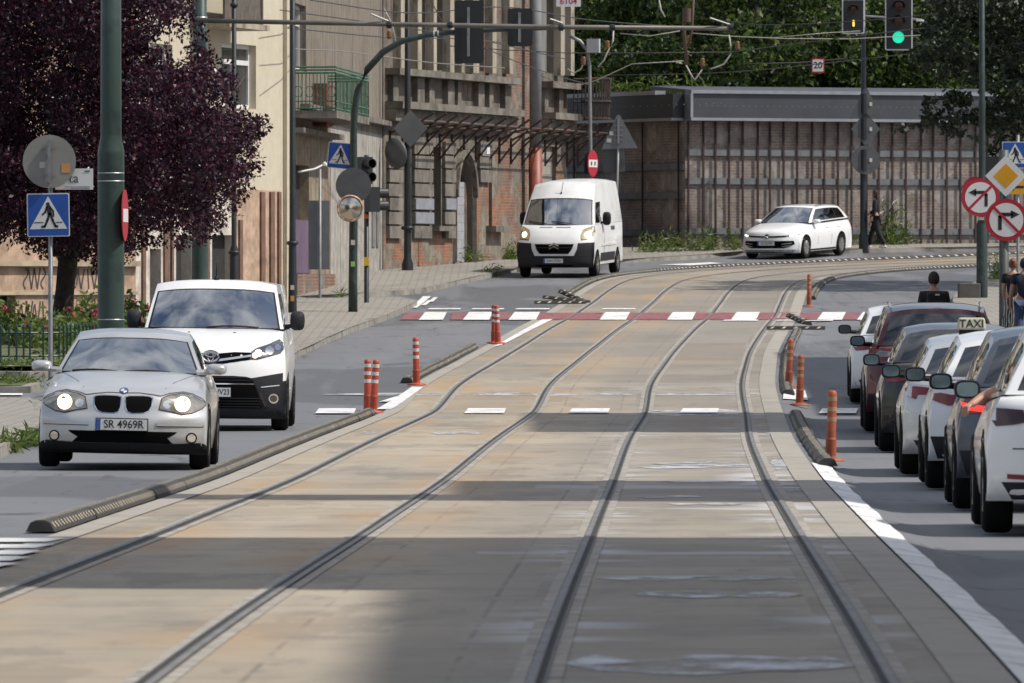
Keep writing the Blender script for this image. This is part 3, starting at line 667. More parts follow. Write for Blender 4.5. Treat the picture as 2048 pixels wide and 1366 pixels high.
fd.panel('dark_opening', slit[0], DARKIN); fd.panel('dark_opening', slit[1], GREYW); fd.panel('blocked_window', slit[2], BLOCKW, -.12)
# arch head: the top of the opening is a half ellipse; blocks fill the door below
ua, ub = arch[0], arch[1]; zt = arch[3]; zsp = fd.z(928, 395); mb = MB(); n = 16; um = (ua+ub)/2; hw = (ub-ua)/2
zh = fd.z(928, 292)
for sgn in (-1, 1):
    P = [(um+sgn*hw*math.cos(PI/2*k/n), zsp+(zt-zsp)*math.sin(PI/2*k/n)) for k in range(n+1)]
    for k in range(n):
        a, b = P[k], P[k+1]; mb.quad(fd.pt(*a), fd.pt(*b), fd.pt(b[0], zt), fd.pt(a[0], zt), 0, [a, b, (b[0], zt), (a[0], zt)]); mb.quad(fd.pt(*a), fd.pt(*b), fd.pt(*b, -.28), fd.pt(*a, -.28), 0, [(0, 0), (0, 1), (.2, 1), (.2, 0)])
mb.build('arch_head', RUIN, bD)
mb = MB()
for sgn in (-1, 1):
    pts = [(um+sgn*(hw+.12), arch[2])] + [(um+sgn*(hw+.12)*math.cos(PI/2*k/10), zsp+(zt+.2-zsp)*math.sin(PI/2*k/10)) for k in range(11)]
    for a, b in zip(pts[:-1], pts[1:]): mb.bar(fd.pt(*a, .03), fd.pt(*b, .03), .22, .12)
mb.build('arch_moulding', STONE, bD)
fd.panel('dark_opening', (ua, ub, fd.z(928, 362), zt), DARKIN, -.27)
mb = MB(); fd.box(mb, ua, ub-(ub-ua)*.28, arch[2], fd.z(928, 364), -.22, -.1); mb.build('blocked_door', BLOCKM, bD)
mb = MB(); fd.box(mb, ub-(ub-ua)*.28, ub, arch[2], fd.z(928, 364), -.22, -.16); mb.build('door_side', RUIN, bD)
# pilaster strips, sills and cornices
mb = MB()
for x0, x1 in ((786, 794), (820, 828), (852, 858), (885, 893), (908, 914), (931, 943), (970, 978), (1004, 1012), (1107, 1115), (1127, 1134)):
    mb = MB(); fd.box(mb, U(x0), U(x1), fd.z(x0, 142 + 8*(x0-796)/300), 12.3, .003, .22); mb.build('pilaster', PALE, bD)
mb = MB()
for x0, x1 in ((775, 786), (824, 838), (848, 858), (885, 898), (905, 912), (946, 958), (968, 976), (1000, 1012), (1079, 1086), (1108, 1116)):
    mb = MB(); fd.box(mb, U(x0), U(x1), z_corn+.16, z_sill-.16, .003, .16); mb.build('panel_pilaster', STONE, bD)
mb = MB()
for a, b in ((770, 1015), (1078, 1134)):
    fd.box(mb, U(a), U(b), z_sill-.14, z_sill+.04, .004, .42); fd.box(mb, U(a), U(b), z_corn-.05, z_corn+.14, .004, .5); fd.box(mb, U(a), U(b), z_corn-.38, z_corn-.06, .004, .3)
mb.build('cornice', STONE, bD)
# rusticated blocks
for x0, x1 in ((771, 800), (822, 861), (883, 906), (953, 977)):
    mb = MB()
    for k in range(7):
        y0, y1 = 284+28*k, 284+28*k+24.5
        if x0 == 953 and k > 2: continue
        a, b, c, d = fd.rect(x0, x1, y0, y1); fd.box(mb, a+.05, b-.05, c, d, .003, .09+.02*((k+x0) % 2))
    mb.build('rusticated_pier', BLKST, bD)
mb = MB()
for x0, x1, ks in ((822, 861, (4, 5)), (883, 906, (4,))):
    for k in ks: mb = MB(); a, b, c, d = fd.rect(x0, x1, 284+28*k, 308.5+28*k); fd.box(mb, a+.07, b-.07, c+.02, d-.02, .1, .125); mb.build('grey_paint_patch', mat('grey_blue_paint', (.22, .235, .27), .85, var=.15), bD)
mb = MB(); fd.box(mb, U(858), U(890), fd.z(872, 462), fd.z(872, 452), .003, .3); mb.build('window_sill', STONE, bD); mb = MB(); fd.box(mb, U(972), U(1002), fd.z(985, 464), fd.z(985, 452), .003, .3); mb.build('window_sill', STONE, bD)
# house number plate
mb = MB(); r = fd.rect(957, 972, 288, 312); fd.box(mb, *r, .1, .12); mb.build('wall_plaque', mat('plaque_grey', (.2, .2, .21), .6), bD)
mb = MB(); r = fd.rect(965, 971, 294, 308); fd.box(mb, *r, .121, .13); mb.build('plaque_face', WHITE, bD)
# downpipe, grey above and red-brown near the ground
mb = MB(); mb.tube([fd.pt(U(1047), 12.2, .35), fd.pt(U(1047), fd.z(1047, 296), .35)], .17, 12); mb.build('downpipe', PIPEG, bD, True)
mb = MB(); mb.tube([fd.pt(U(1047), fd.z(1047, 296), .35), fd.pt(U(1047), 1.8, .35)], .19, 12); mb.build('downpipe_foot', PIPER, bD, True)
# skeleton of the iron canopy
mb = MB(); zc = fd.z(900, 268); N_ = 17
for k in range(N_):
    uu = U(778)+(fd.len+1.2-U(778))*k/(N_-1)
    mb.tube([fd.pt(uu, zc-.1, .0), fd.pt(uu, zc+.14, .45), fd.pt(uu, zc+.24, .9), fd.pt(uu, zc+.47, 1.25)], .035, 5)
    mb.tube([fd.pt(uu, zc-.72, .02), fd.pt(uu, zc-.3, .35), fd.pt(uu, zc+.18, .85)], .028, 5); mb.tube([fd.pt(uu, zc-.75, .03), fd.pt(uu, zc, .03)], .03, 5)
for d, dz in ((.45, .14), (.9, .24)): mb.tube([fd.pt(U(778), zc+dz, d), fd.pt(fd.len+1.2, zc+dz, d)], .03, 5)
mb.build('canopy_frame', RUSTD, bD)
mb = MB(); e = Fac(fd.P1, (fd.P1[0]+.01, fd.P1[1]+6), bD); e.box(mb, .61, 6, 1.2, 12.5, -8, 0); mb.build('side_wall', RUIN, bD)
mb = MB(); mb.quad(fd.pt(0, 12.5, .5), fd.pt(fd.len, 12.5, .5), fd.pt(fd.len, 16.5, -6), fd.pt(0, 16.5, -6)); mb.build('roof', SLATE, bD)
# iron balcony round the corner of the house, tangled with dead creeper
mb = MB(); zq = fd.z(1134, 238)
for k in range(26):
    a = k/25*PI*.9; mb.tube([Vector((fd.P1[0]+.7+1.0*math.sin(a)-.5, fd.P1[1]-.4+1.0*math.cos(a)*.4, zq)), Vector((fd.P1[0]+.7+1.05*math.sin(a)-.5, fd.P1[1]-.4+1.05*math.cos(a)*.4, zq+1.15))], .02, 5)
for z in (0, .5, 1.15): mb.tube([Vector((fd.P1[0]+.7+1.05*math.sin(k/20*PI*.9)-.5, fd.P1[1]-.4+.42*math.cos(k/20*PI*.9), zq+z)) for k in range(21)], .035, 5)
bq = mb.build('corner_balcony', RUSTD, bD); setloc(bD)

# ---- brick retaining wall with steel beams and sheet-metal parapet
bE = empty('retaining_wall', (6, 264, 2.5), 0, 'brick retaining wall shored with rusty steel beams under a dark sheet metal parapet', 'wall')
Yc = 262.0; Pc = (PXX(1370, Yc), Yc)
fl = Fac((PXX(1120, 269), 269), Pc, bE); fr = Fac(Pc, (PXX(2180, 267.5), 267.5), bE)
for f, nm in ((fl, 0), (fr, 1)):
    f.wall('brick_wall', 0, f.len, 1.9, PZ(240, Yc), [], WALLB)
RAILG = mat('weathered_plank', (.14, .15, .165), .75, var=.2, vs=3)
mb = MB()
for yy in (305, 362, 462):
    for f in (fl, fr):
        z = PZ(yy+(28 if f is fl and yy < 400 else 2 if f is fl else 0), Yc); f.box(mb, .02, f.len-.02, z-.09, z+.09, .004, .07)
mb.build('waling_rail', RAILG, bE)
def beam(f, u, lean=0):
    mb = MB(); z0, z1 = 2.1, PZ(242, Yc)
    for d0, d1, w_ in ((.072, .078, .030), (.078, .098, .012), (.098, .104, .030)): f.box(mb, u-w_, u+w_, z0, z1, d0, d1)
    return mb.build('steel_beam', RUSTB, bE)
for x in (1153, 1290, 1362): beam(fl, fl.u(x))
for k in range(26):
    x = 1374+27.2*k + (3 if k % 4 == 1 else 0)
    if x < 2100: beam(fr, fr.u(x))
PANELD = mat('dark_sheet_metal', (.032, .035, .045), .45, .2, var=.15, vs=1.5); PANELG = mat('grey_sheet_metal', (.062, .066, .078), .5, .2, var=.15, vs=1.2); TRIMM = mat('galvanised_trim', (.30, .32, .35), .45, .5, var=.12)
zp0, zp1 = PZ(240, Yc)+.003, PZ(187, Yc)
mb = MB(); fl.box(mb, -1, fl.len-.03, zp0+.06, zp1-.02, .0, .38); mb.build('parapet_panel', PANELD, bE)
mb = MB(); fr.box(mb, .06, fr.len, zp0+.06, zp1, .0, .36); mb.build('parapet_panel', PANELG, bE)
mb = MB(); fl.box(mb, -1, fl.len-.05, zp0-.02, zp0+.06, .0, .42); fr.box(mb, .0, fr.len, zp0-.021, zp0+.061, .0, .425); fr.box(mb, -.02, .06, zp0+.062, zp1+.0, .0, .428); fr.box(mb, .0, fr.len, zp1, zp1+.1, .0, .424)
fl.box(mb, -1, fl.len-1.1, zp1-.02, zp1+.1, .05, .40)
for k in range(24): fl.box(mb, .4+k*.45, .43+k*.45, zp0+.42, zp0+.45, .38, .39)
for k in range(70): fr.box(mb, .3+k*.2, .32+k*.2, zp0+.40, zp0+.42, .36, .365)
mb.build('parapet_trim', TRIMM, bE)
mb = MB(); a = fr.pt(-.02, zp1+.1, .42); b_ = fr.pt(fr.len, zp1+.1, .42)
mb.add([a, b_, b_+Vector((.3, 4, .20)), a+Vector((-1.1, 4, .20)), a-Vector((0, 0, .09)), b_-Vector((0, 0, .09)), b_+Vector((.3, 4, .08)), a+Vector((-1.1, 4, .08))], [(0, 1, 2, 3), (7, 6, 5, 4), (0, 4, 5, 1), (3, 2, 6, 7), (0, 3, 7, 4)]); mb.build('parapet_roof', PANELG, bE)
setloc(bE)

# ---- houses on the right-hand side of the street, outside the picture; they cast the bands of shade
def row_house(x, y0, y1, h, d=11):
    root = empty('terraced_house', (x+d/2, (y0+y1)/2, 0), 0, 'plain terraced house on the right side of the street', 'building', 'terraced houses on the right of the street')
    f = Fac((x, y1), (x, y0), root); f.n = np.array((-1.0, 0.0)); f.d = np.array((0, -1.0))
    ops = [(u, u+1.1, z, z+1.7) for z in np.arange(1.0, h-2.2, 3.1) for u in np.arange(1.2, f.len-1.4, 2.6)]
    f.wall('wall', 0, f.len, -.5, h, ops, CREAM if int(y0) % 2 else PINK)
    for o in ops: f.window(o)
    mb = MB(); mb.box((x+d/2+.31, (y0+y1)/2, (h-.5)/2), (d-.62, y1-y0-.02, h+.49)); mb.build('house_body', CREAM, root)
    mb = MB(); mb.box((x+d/2, (y0+y1)/2, h+.12), (d+.5, y1-y0, .2)); mb.build('roof', SLATE, root); setloc(root); return root
TG = math.tan(R(SUN_EL))
def reach(x, h): return x-h/TG
for y0, y1, xe in ((-25, 49, -.55), (49.02, 61.4, -3.1), (77.4, 84.6, -.3), (113, 128.5, .5), (131.2, 170, 4.9)):
    y0 -= 2.7; y1 -= 2.7; row_house(12.5, y0, y1, (12.5-xe)*TG)
row_house(12.5, 72.5, 74.68, (12.5+3.2)*TG*.99)
# ------------------------------------------------------------------ vegetation
def leaf_mat(name, col, rough=.45, trans=.25, spec=.4):
    m = bpy.data.materials.new(name); m.use_nodes = True; nt, b, N, L = nodes_of(m)
    b.inputs['Base Color'].default_value = (*col, 1); b.inputs['Roughness'].default_value = rough; b.inputs['Specular IOR Level'].default_value = spec
    t = N('ShaderNodeBsdfTranslucent'); t.inputs['Color'].default_value = (*[min(1, c*1.6) for c in col], 1)
    mx = N('ShaderNodeMixShader'); mx.inputs[0].default_value = trans; L(b.outputs[0], mx.inputs[1]); L(t.outputs[0], mx.inputs[2]); L(mx.outputs[0], nt.nodes['Material Output'].inputs['Surface']); return m
def leaves(name, pts, size, mats, parent=None, wts=None, seed=1, aspect=.55, flat=0.0, loc=None):
    """one folded leaf (4 corners) per point; pts: array n x 3"""
    rg = np.random.default_rng(seed); n = len(pts); pts = np.asarray(pts, float)
    d = rg.normal(size=(n, 3)); d[:, 2] -= .35; d /= np.linalg.norm(d, axis=1)[:, None]
    r = rg.normal(size=(n, 3)); r[:, 2] += flat; s = np.cross(d, r); s /= np.linalg.norm(s, axis=1)[:, None]
    nrm = np.cross(d, s); L_ = size*rg.uniform(.45, 1.55, n)[:, None]
    A = pts; B = pts+d*L_*.5+s*L_*aspect*.5+nrm*L_*.08; C = pts+d*L_; D = pts+d*L_*.5-s*L_*aspect*.5+nrm*L_*.08
    V = np.stack([A, B, C, D], 1).reshape(-1, 3)
    me = bpy.data.meshes.new(name); me.vertices.add(4*n); me.loops.add(4*n); me.polygons.add(n)
    me.vertices.foreach_set('co', V.ravel()); me.loops.foreach_set('vertex_index', np.arange(4*n)); me.polygons.foreach_set('loop_start', np.arange(0, 4*n, 4)); me.polygons.foreach_set('loop_total', np.full(n, 4))
    for m in mats: me.materials.append(m)
    me.polygons.foreach_set('material_index', rg.choice(len(mats), n, p=wts)); me.update(); me.validate()
    o = bpy.data.objects.new(name, me); COL.objects.link(o)
    if parent is not None: o.parent = parent
    if loc is not None: o.location = loc
    return o
def lumps(centres, rad, per, rg, shell=.55, sq=(1, 1, .8)):
    out = []
    for c, r, k in zip(centres, rad, per):
        d = rg.normal(size=(k, 3)); d /= np.linalg.norm(d, axis=1)[:, None]; q = rg.uniform(shell**3, 1, k)**(1/3)
        out.append(np.asarray(c)+d*(q*r)[:, None]*np.array(sq))
    return np.concatenate(out)
def inpoly(x, y, P):
    c = False; j = len(P)-1
    for i in range(len(P)):
        if (P[i][1] > y) != (P[j][1] > y) and x < (P[j][0]-P[i][0])*(y-P[i][1])/(P[j][1]-P[i][1])+P[i][0]: c = not c
        j = i
    return c
BARK = mat('bark', (.05, .042, .036), .95, var=.4, vs=6, bump=.6, bs=20)
PUR = [leaf_mat('plum_leaf_dark', (.022, .009, .018), .4, .15, .25), leaf_mat('plum_leaf', (.045, .014, .03), .4, .2, .25), leaf_mat('plum_leaf_red', (.085, .016, .03), .35, .25), leaf_mat('plum_leaf_pale', (.09, .055, .08), .28, .1)]
# purple-leaved plum by the rose bed
rg = np.random.default_rng(11)
OUT = [(-260, -160), (400, -160), (392, 20), (412, 100), (452, 108), (500, 140), (470, 175), (468, 205), (552, 258), (515, 300), (520, 340), (480, 400), (452, 455), (405, 482), (330, 492), (262, 505), (232, 560), (198, 540), (150, 505), (110, 520), (60, 498), (20, 480), (-100, 500), (-260, 420)]
cs, rs, ks = [], [], []
for _ in range(14000):
    x, y = rg.uniform(-250, 555), rg.uniform(-150, 560)
    if not inpoly(x, y, OUT): continue
    if 285 < x < 385 and 50 < y < 150 and rg.random() < .8: continue
    Y = rg.uniform(170.5, 178); c = at(x, y, Y); r = rg.uniform(.22, .5)
    edge = not all(inpoly(x+dx, y+dy, OUT) for dx, dy in ((35, 0), (0, 35), (-35, 0), (0, -35)))
    if edge: r *= .5
    cs.append(c); rs.append(r); ks.append(int(140*r*r/.12*(.8 if edge else 1)))
    if len(cs) > 1500: break
pt = empty('plum_tree', gp(118, 672), 0, 'broad purple-leaved plum tree in the rose bed, hiding the houses behind', 'tree')
o = leaves('crown', lumps(cs, rs, ks, rg, .2), .085, PUR, pt, [.47, .36, .14, .03], 5)
mb = MB(); Yt = 175
def P_(x, y, dy=0): return at(x, y, Yt+dy)
mb.tube([P_(112, 690), P_(122, 640), P_(130, 580), P_(136, 520), P_(140, 470)], [.24, .2, .19, .2, .17], 10)
for e_ in ([(138, 530), (90, 470), (30, 380)], [(138, 520), (160, 450), (190, 340), (200, 200)], [(140, 500), (230, 440), (340, 390), (450, 330)], [(140, 490), (120, 380), (110, 200)], [(200, 400), (300, 300), (380, 180)], [(340, 390), (430, 250), (490, 150)]):
    mb.tube([P_(x, y, rg.uniform(-1, 1)) for x, y in e_], [.1]+[.05]*(len(e_)-2)+[.02], 7)
mb.build('trunk', BARK, pt, True); setloc(pt)

# hillside and wood behind the retaining wall
HILLM = mat('hill_undergrowth', (.022, .035, .014), .95, var=.5, vs=.8)
mb = MB(); HX = np.arange(-60, 120, 5.0); HY = np.arange(277, 420, 6.0)
for Y in HY:
    for X in HX: mb.v.append((X, Y, 5.2+sst(277, 400, Y)*26+.8*math.sin(X*.3)*math.cos(Y*.21)))
nx = len(HX)
for i in range(len(HY)-1):
    for k in range(nx-1): mb.f.append((i*nx+k, i*nx+k+1, (i+1)*nx+k+1, (i+1)*nx+k)); mb.m.append(0)
struct(mb.build('hillside', HILLM, smooth=True))
GRN = [leaf_mat('leaf_dark', (.020, .036, .011), .5, .25), leaf_mat('leaf_mid', (.050, .088, .021), .45, .35), leaf_mat('leaf_light', (.105, .155, .034), .45, .4), leaf_mat('leaf_yellow', (.15, .18, .042), .45, .4)]
def crown_pts(rg, rx, rz, nl, per):
    cs, rs, ks = [], [], []
    for _ in range(nl):
        d = rg.normal(size=3); d /= np.linalg.norm(d); q = rg.uniform(.35, 1)**.5; r = rg.uniform(.5, 1.15)
        cs.append(d*np.array((rx, rx, rz))*q); rs.append(r); ks.append(int(per*r*r))
    return lumps(cs, rs, ks, rg, .5)
protos = []
for k in range(3):
    rg = np.random.default_rng(40+k); root = empty('forest_tree', (0, 0, 0))
    pts = crown_pts(rg, (3.4, 3.0, 3.9)[k], (4.2, 5, 3.8)[k], 62, 400)+np.array((0, 0, 7.0))
    leaves('crown', pts, .18, GRN, root, ([.3, .4, .22, .08], [.25, .35, .25, .15], [.4, .4, .15, .05])[k], 50+k)
    mb = MB(); mb.tube([(0, 0, -1.5), (.1, 0, 3), (-.1, .1, 7), (.1, 0, 10)], [.28, .22, .16, .05], 8)
    for q in range(5): a = q*1.3; mb.tube([(0, 0, 4+q*.7), (1.2*math.cos(a), 1.2*math.sin(a), 5.5+q*.7), (2.4*math.cos(a), 2.4*math.sin(a), 6.5+q*.8)], [.1, .07, .03], 6)
    mb.build('trunk', BARK, root, True); protos.append(root)
TL = ['bushy mid green tree on the slope behind the retaining wall', 'tall yellowish green tree on the slope behind the retaining wall', 'dense dark green tree on the slope behind the retaining wall']
spots = [(1150, 290, 0), (1240, 296, 1), (1330, 287, 2), (1425, 292, 0), (1520, 287, 2), (1605, 298, 1), (1690, 290, 1), (1790, 300, 0), (1880, 293, 2), (1980, 288, 0), (2080, 296, 1), (1190, 312, 2), (1290, 318, 0), (1390, 322, 1), (1490, 315, 0), (1590, 320, 2), (1700, 318, 0), (1810, 322, 1), (1930, 318, 2), (2050, 322, 0), (1080, 300, 2)]
used = set()
for i, (px, Y, k) in enumerate(spots):
    t = copy_tree(protos[k]) if k in used else protos[k]; used.add(k)
    X = PXX(px, Y); zh = 5.2+sst(277, 400, Y)*26
    t.location = (X, Y, zh-3.3-(.6 if k == 1 else 0)); t.rotation_euler = (0, 0, i*1.7); sc = 1+.12*math.sin(i*2.1); t.scale = (sc, sc, sc)
    tag(t, TL[k], 'tree', TL[k].replace('tree', 'trees'))
# scrub and tall weeds on top of the wall
rg = np.random.default_rng(5)
pts = np.array([at(rg.uniform(1195, 1420), 0, 275) for _ in range(900)]); pts[:, 2] = PZ(178, 268)+rg.uniform(-.5, .55, 900)*rg.uniform(0, 1, 900)
tag(leaves('weeds', pts, .3, GRN[1:], None, [.4, .35, .25], 9, .18), 'tall pale weeds growing along the top of the retaining wall', 'weeds', kind='stuff')
# overhanging dark tree at the right edge
rg = np.random.default_rng(21); cs, rs, ks = [], [], []
OUT2 = [(1880, -140), (1850, 0), (1838, 60), (1800, 95), (1830, 140), (1880, 165), (1960, 190), (1900, 192), (1826, 205), (1850, 226), (1776, 262), (1800, 258), (1850, 262), (1985, 280), (1960, 345), (2010, 300), (2060, 300), (2300, 280), (2300, -140)]
for _ in range(5000):
    x, y = rg.uniform(1770, 2300), rg.uniform(-130, 340)
    if not inpoly(x, y, OUT2): continue
    if x < 1990 and 150 < y < 200 and rg.random() < .7: continue
    edge = not all(inpoly(x+dx, y+dy, OUT2) for dx, dy in ((-28, 0), (0, 28), (0, -28)))
    r = rg.uniform(.25, .5)*(.45 if edge else 1); cs.append(at(x, y, rg.uniform(224, 233))); rs.append(r); ks.append(int(80*r*r/.12))
    if len(cs) > 430: break
DK = [leaf_mat('maple_leaf_dark', (.010, .018, .008), .5, .1), leaf_mat('maple_leaf', (.018, .032, .012), .5, .15), leaf_mat('maple_leaf_pale', (.06, .085, .03), .4, .2)]
rt = empty('maple_tree', gp(2140, 560), 0, 'dark maple tree hanging over the road signs and the priority signal', 'tree')
leaves('crown', lumps(cs, rs, ks, rg, .2, (1, 1, .55)), .14, DK, rt, [.55, .37, .08], 6, .7, 1.5)
mb = MB(); Yt = 229; mb.tube([P_(2135, 600), P_(2130, 400), P_(2110, 200), P_(2090, 0)], [.35, .3, .24, .15], 10)
for e_ in ([(2120, 300), (2000, 240), (1880, 235), (1800, 258)], [(2110, 220), (2000, 170), (1900, 120)], [(2100, 150), (2000, 60), (1900, 0)], [(2115, 330), (2030, 300), (1975, 330)]): mb.tube([P_(x, y) for x, y in e_], [.12, .07, .04, .02][:len(e_)], 6)
mb.build('trunk', BARK, rt, True); setloc(rt)
# weeds along the house fronts, the wall foot and the rose bed
def weeds(name, label, px, n, h, size, mats, wts, seed, spread=.35, aspect=.16):
    rg = np.random.default_rng(seed); P = []
    for _ in range(n):
        k = rg.integers(len(px)); x, y, s_ = px[k]; X, Y, z = gp(x+rg.normal()*s_, y); a = rg.random()
        P.append((X, Y+rg.normal()*spread, z+KH*.6+h*a*rg.random()))
    return tag(leaves(name, np.array(P), size, mats, None, wts, seed, aspect), label, 'weeds', kind='stuff')
weeds('weeds', 'green weeds sprouting along the foot of the ruined house', [(925, 533, 14), (905, 534, 8), (855, 539, 8), (775, 545, 6), (1020, 527, 10), (945, 532, 12), (930, 533, 8)], 2000, .6, .2, GRN[1:], [.4, .4, .2], 31)
weeds('weeds', 'weeds and grass along the foot of the retaining wall', [(1300, 512, 14), (1345, 511, 12), (1390, 510, 12), (1465, 508, 8), (1710, 497, 14), (1800, 496, 16), (1840, 495, 20), (1910, 492, 20), (1420, 509, 6)], 2600, .8, .2, GRN[1:], [.45, .35, .2], 32)
weeds('weeds', 'tall flowering weeds beside the walking woman', [(1775, 497, 12), (1790, 497, 16)], 900, 1.6, .2, GRN[1:]+[WFRAME], [.45, .35, .17, .03], 33)
weeds('weeds', 'tuft of weeds at the kerb in front of the white van', [(985, 553, 8), (680, 605, 3)], 180, .35, .16, GRN[1:], [.5, .3, .2], 34)
weeds('shrub_clump', 'small green shrub behind the sign mast at the right pavement', [(1990, 566, 7), (1998, 568, 6)], 420, .8, .16, GRN[1:], [.5, .35, .15], 36)
weeds('grass', 'grass tufts on the traffic island and the bed edge at left', [(0, 777, 40), (40, 776, 20), (20, 742, 30), (60, 741, 30), (120, 741, 20), (60, 893, 14), (20, 905, 10)], 2600, .12, .13, GRN[1:], [.45, .35, .2], 35, .5)
# roses
rg = np.random.default_rng(8); P = []; Q = []
for k in range(46):
    x, y = rg.uniform(-220, 290), rg.uniform(668, 722); X, Y, z = gp(x, y); r = rg.uniform(.35, .6); h = rg.uniform(.25, .55)
    P.append(lumps([(X, Y, z+h)], [r], [190], rg, .4)); Q.append(lumps([(X, Y, z+h+.05)], [r*1.05], [int(rg.integers(0, 4))], rg, .9))
tag(leaves('rose_bed_foliage', np.concatenate(P), .12, GRN[1:], None, [.35, .45, .2], 12), 'yellowish green rose bushes behind the low green railing', 'rose bushes', kind='stuff')
RED = mat('rose_petal', (.36, .04, .05), .6, var=.3); RPK = mat('pink_rose_petal', (.42, .13, .13), .6, var=.3)
mb = MB(); Q = np.concatenate(Q); Q = Q[Q[:, 2] > np.array([zg(a, b)+.35 for a, b, c in Q])]
for q in Q:
    for _ in range(5): d = Vector(rg.normal(size=3)).normalized()*.045; mb.box(Vector(q)+d, (.06, .06, .045), rg.uniform(0, 3), int(rg.integers(2)))
tag(mb.build('rose_blossoms', [RED, RPK]), 'red and pink rose blossoms on the bushes', 'roses', kind='stuff')
# low green picket railing round the bed
GRF = mat('green_railing_paint', (.012, .05, .042), .5, var=.15)
Pf = catmull([gp(*p)[:2] for p in ((-280, 738), (60, 738), (150, 736), (205, 733))], .155)
rf = empty('picket_railing', (Pf[0][0], Pf[0][1], zg(*Pf[0])), 0, 'low dark green iron picket railing around the rose bed', 'railing'); mb = MB(); mr = MB()
for i, p in enumerate(Pf):
    z = zg(*p)+.1; mb.box((p[0], p[1], z+.31), (.032, .032, .62)); mb.lathe([(.028, 0), (.02, .03), (0, .06)], (p[0], p[1], z+.62), n=6)
for dz in (.12, .52): mr.tube([(p[0], p[1], zg(*p)+.1+dz) for p in Pf[::3]], .018, 6)
a_ = mb.build('pickets', GRF, rf); b_ = mr.build('rail', GRF, rf); setloc(rf)
# ------------------------------------------------------------------ vehicles
def paint_mat(name, col, metal=0, rough=.3): return mat(name, col, rough, metal, var=.04, vs=2, coat=.7)
P_SILVER = paint_mat('silver_paint', (.54, .545, .55), .5, .3); P_WHITE = paint_mat('white_paint', (.80, .81, .82)); P_OLDW = mat('dusty_white_paint', (.68, .69, .70), .4, var=.08, vs=3, dirt=(.45, .44, .41), dirt_t=(.55, .75), coat=.25)
P_RED = paint_mat('red_paint', (.085, .008, .013), .3); P_BLACK = paint_mat('black_paint', (.022, .02, .02), .2); P_GREY = paint_mat('pale_silver_paint', (.56, .57, .585), .4); P_NAVY = paint_mat('slate_blue_paint', (.075, .085, .115), .3)
PLAST = mat('black_plastic', (.010, .0105, .013), .6, var=.15, vs=10, spec=.25); PLASTG = mat('grey_plastic', (.022, .023, .029), .65, var=.15, vs=6, spec=.25); BLACKM = mat('grille_black', (.003, .003, .0035), .85, spec=.08); RUB = mat('tyre_rubber', (.011, .011, .011), .9, var=.2, vs=12, spec=.2)
RIMM = mat('alloy_rim', (.38, .38, .39), .3, .8); CHROME = mat('chrome', (.75, .76, .78), .12, 1.0, var=0); LENS = mat('lamp_lens', (.30, .285, .25), .12, .5, var=.25, vs=14, coat=.8)
LAMPON = mat('lit_lamp', (1, .9, .7), .3, emit=(1, .74, .38), es=3.2, var=0); LEDON = mat('lit_running_light', (1, 1, 1), .3, emit=(.95, .97, 1), es=3.0, var=0); AMBER = mat('amber_lamp', (.7, .33, .08), .2, emit=(1, .55, .15), es=1.1, var=0)
REDL = mat('red_lamp_lens', (.20, .010, .012), .15, var=.1, coat=.6); REDON = mat('lit_brake_lamp', (.6, .02, .02), .3, emit=(1, .035, .03), es=1.5, var=0); PLATEW = mat('plate_white', (.66, .66, .66), .45, var=.06, vs=8); PLATEB = mat('plate_blue', (.03, .10, .38), .5, var=0); INKB = mat('plate_ink', (.015, .015, .017), .6, var=0)
SEAM = mat('panel_gap', (.05, .05, .055), .7, var=0); MIRG = mat('mirror_glass', (.20, .27, .29), .06, .75, var=.2, vs=4); SEAT = mat('seat_fabric', (.03, .031, .034), .8); DARKC = mat('cabin_dark', (.014, .014, .015), .8)
def glass_mat(name, tint, fac, bias):
    m = bpy.data.materials.new(name); m.use_nodes = True; nt, b, N, L = nodes_of(m); nt.nodes.remove(b)
    t = N('ShaderNodeBsdfTransparent'); t.inputs['Color'].default_value = (*tint, 1); g = N('ShaderNodeBsdfGlossy'); g.inputs['Roughness'].default_value = .015; g.inputs['Color'].default_value = (.93, .97, 1, 1)
    fr = N('ShaderNodeFresnel'); fr.inputs['IOR'].default_value = 1.55; f = math_node(N, L, 'MULTIPLY_ADD', fr.outputs[0], fac, bias); f.node.use_clamp = True
    mx = N('ShaderNodeMixShader'); L(f, mx.inputs[0]); L(t.outputs[0], mx.inputs[1]); L(g.outputs[0], mx.inputs[2]); L(mx.outputs[0], nt.nodes['Material Output'].inputs['Surface']); return m
WSG = glass_mat('windscreen_glass', (.50, .57, .58), 1.0, .40); TINT = glass_mat('tinted_glass', (.10, .11, .12), 1.0, .07)

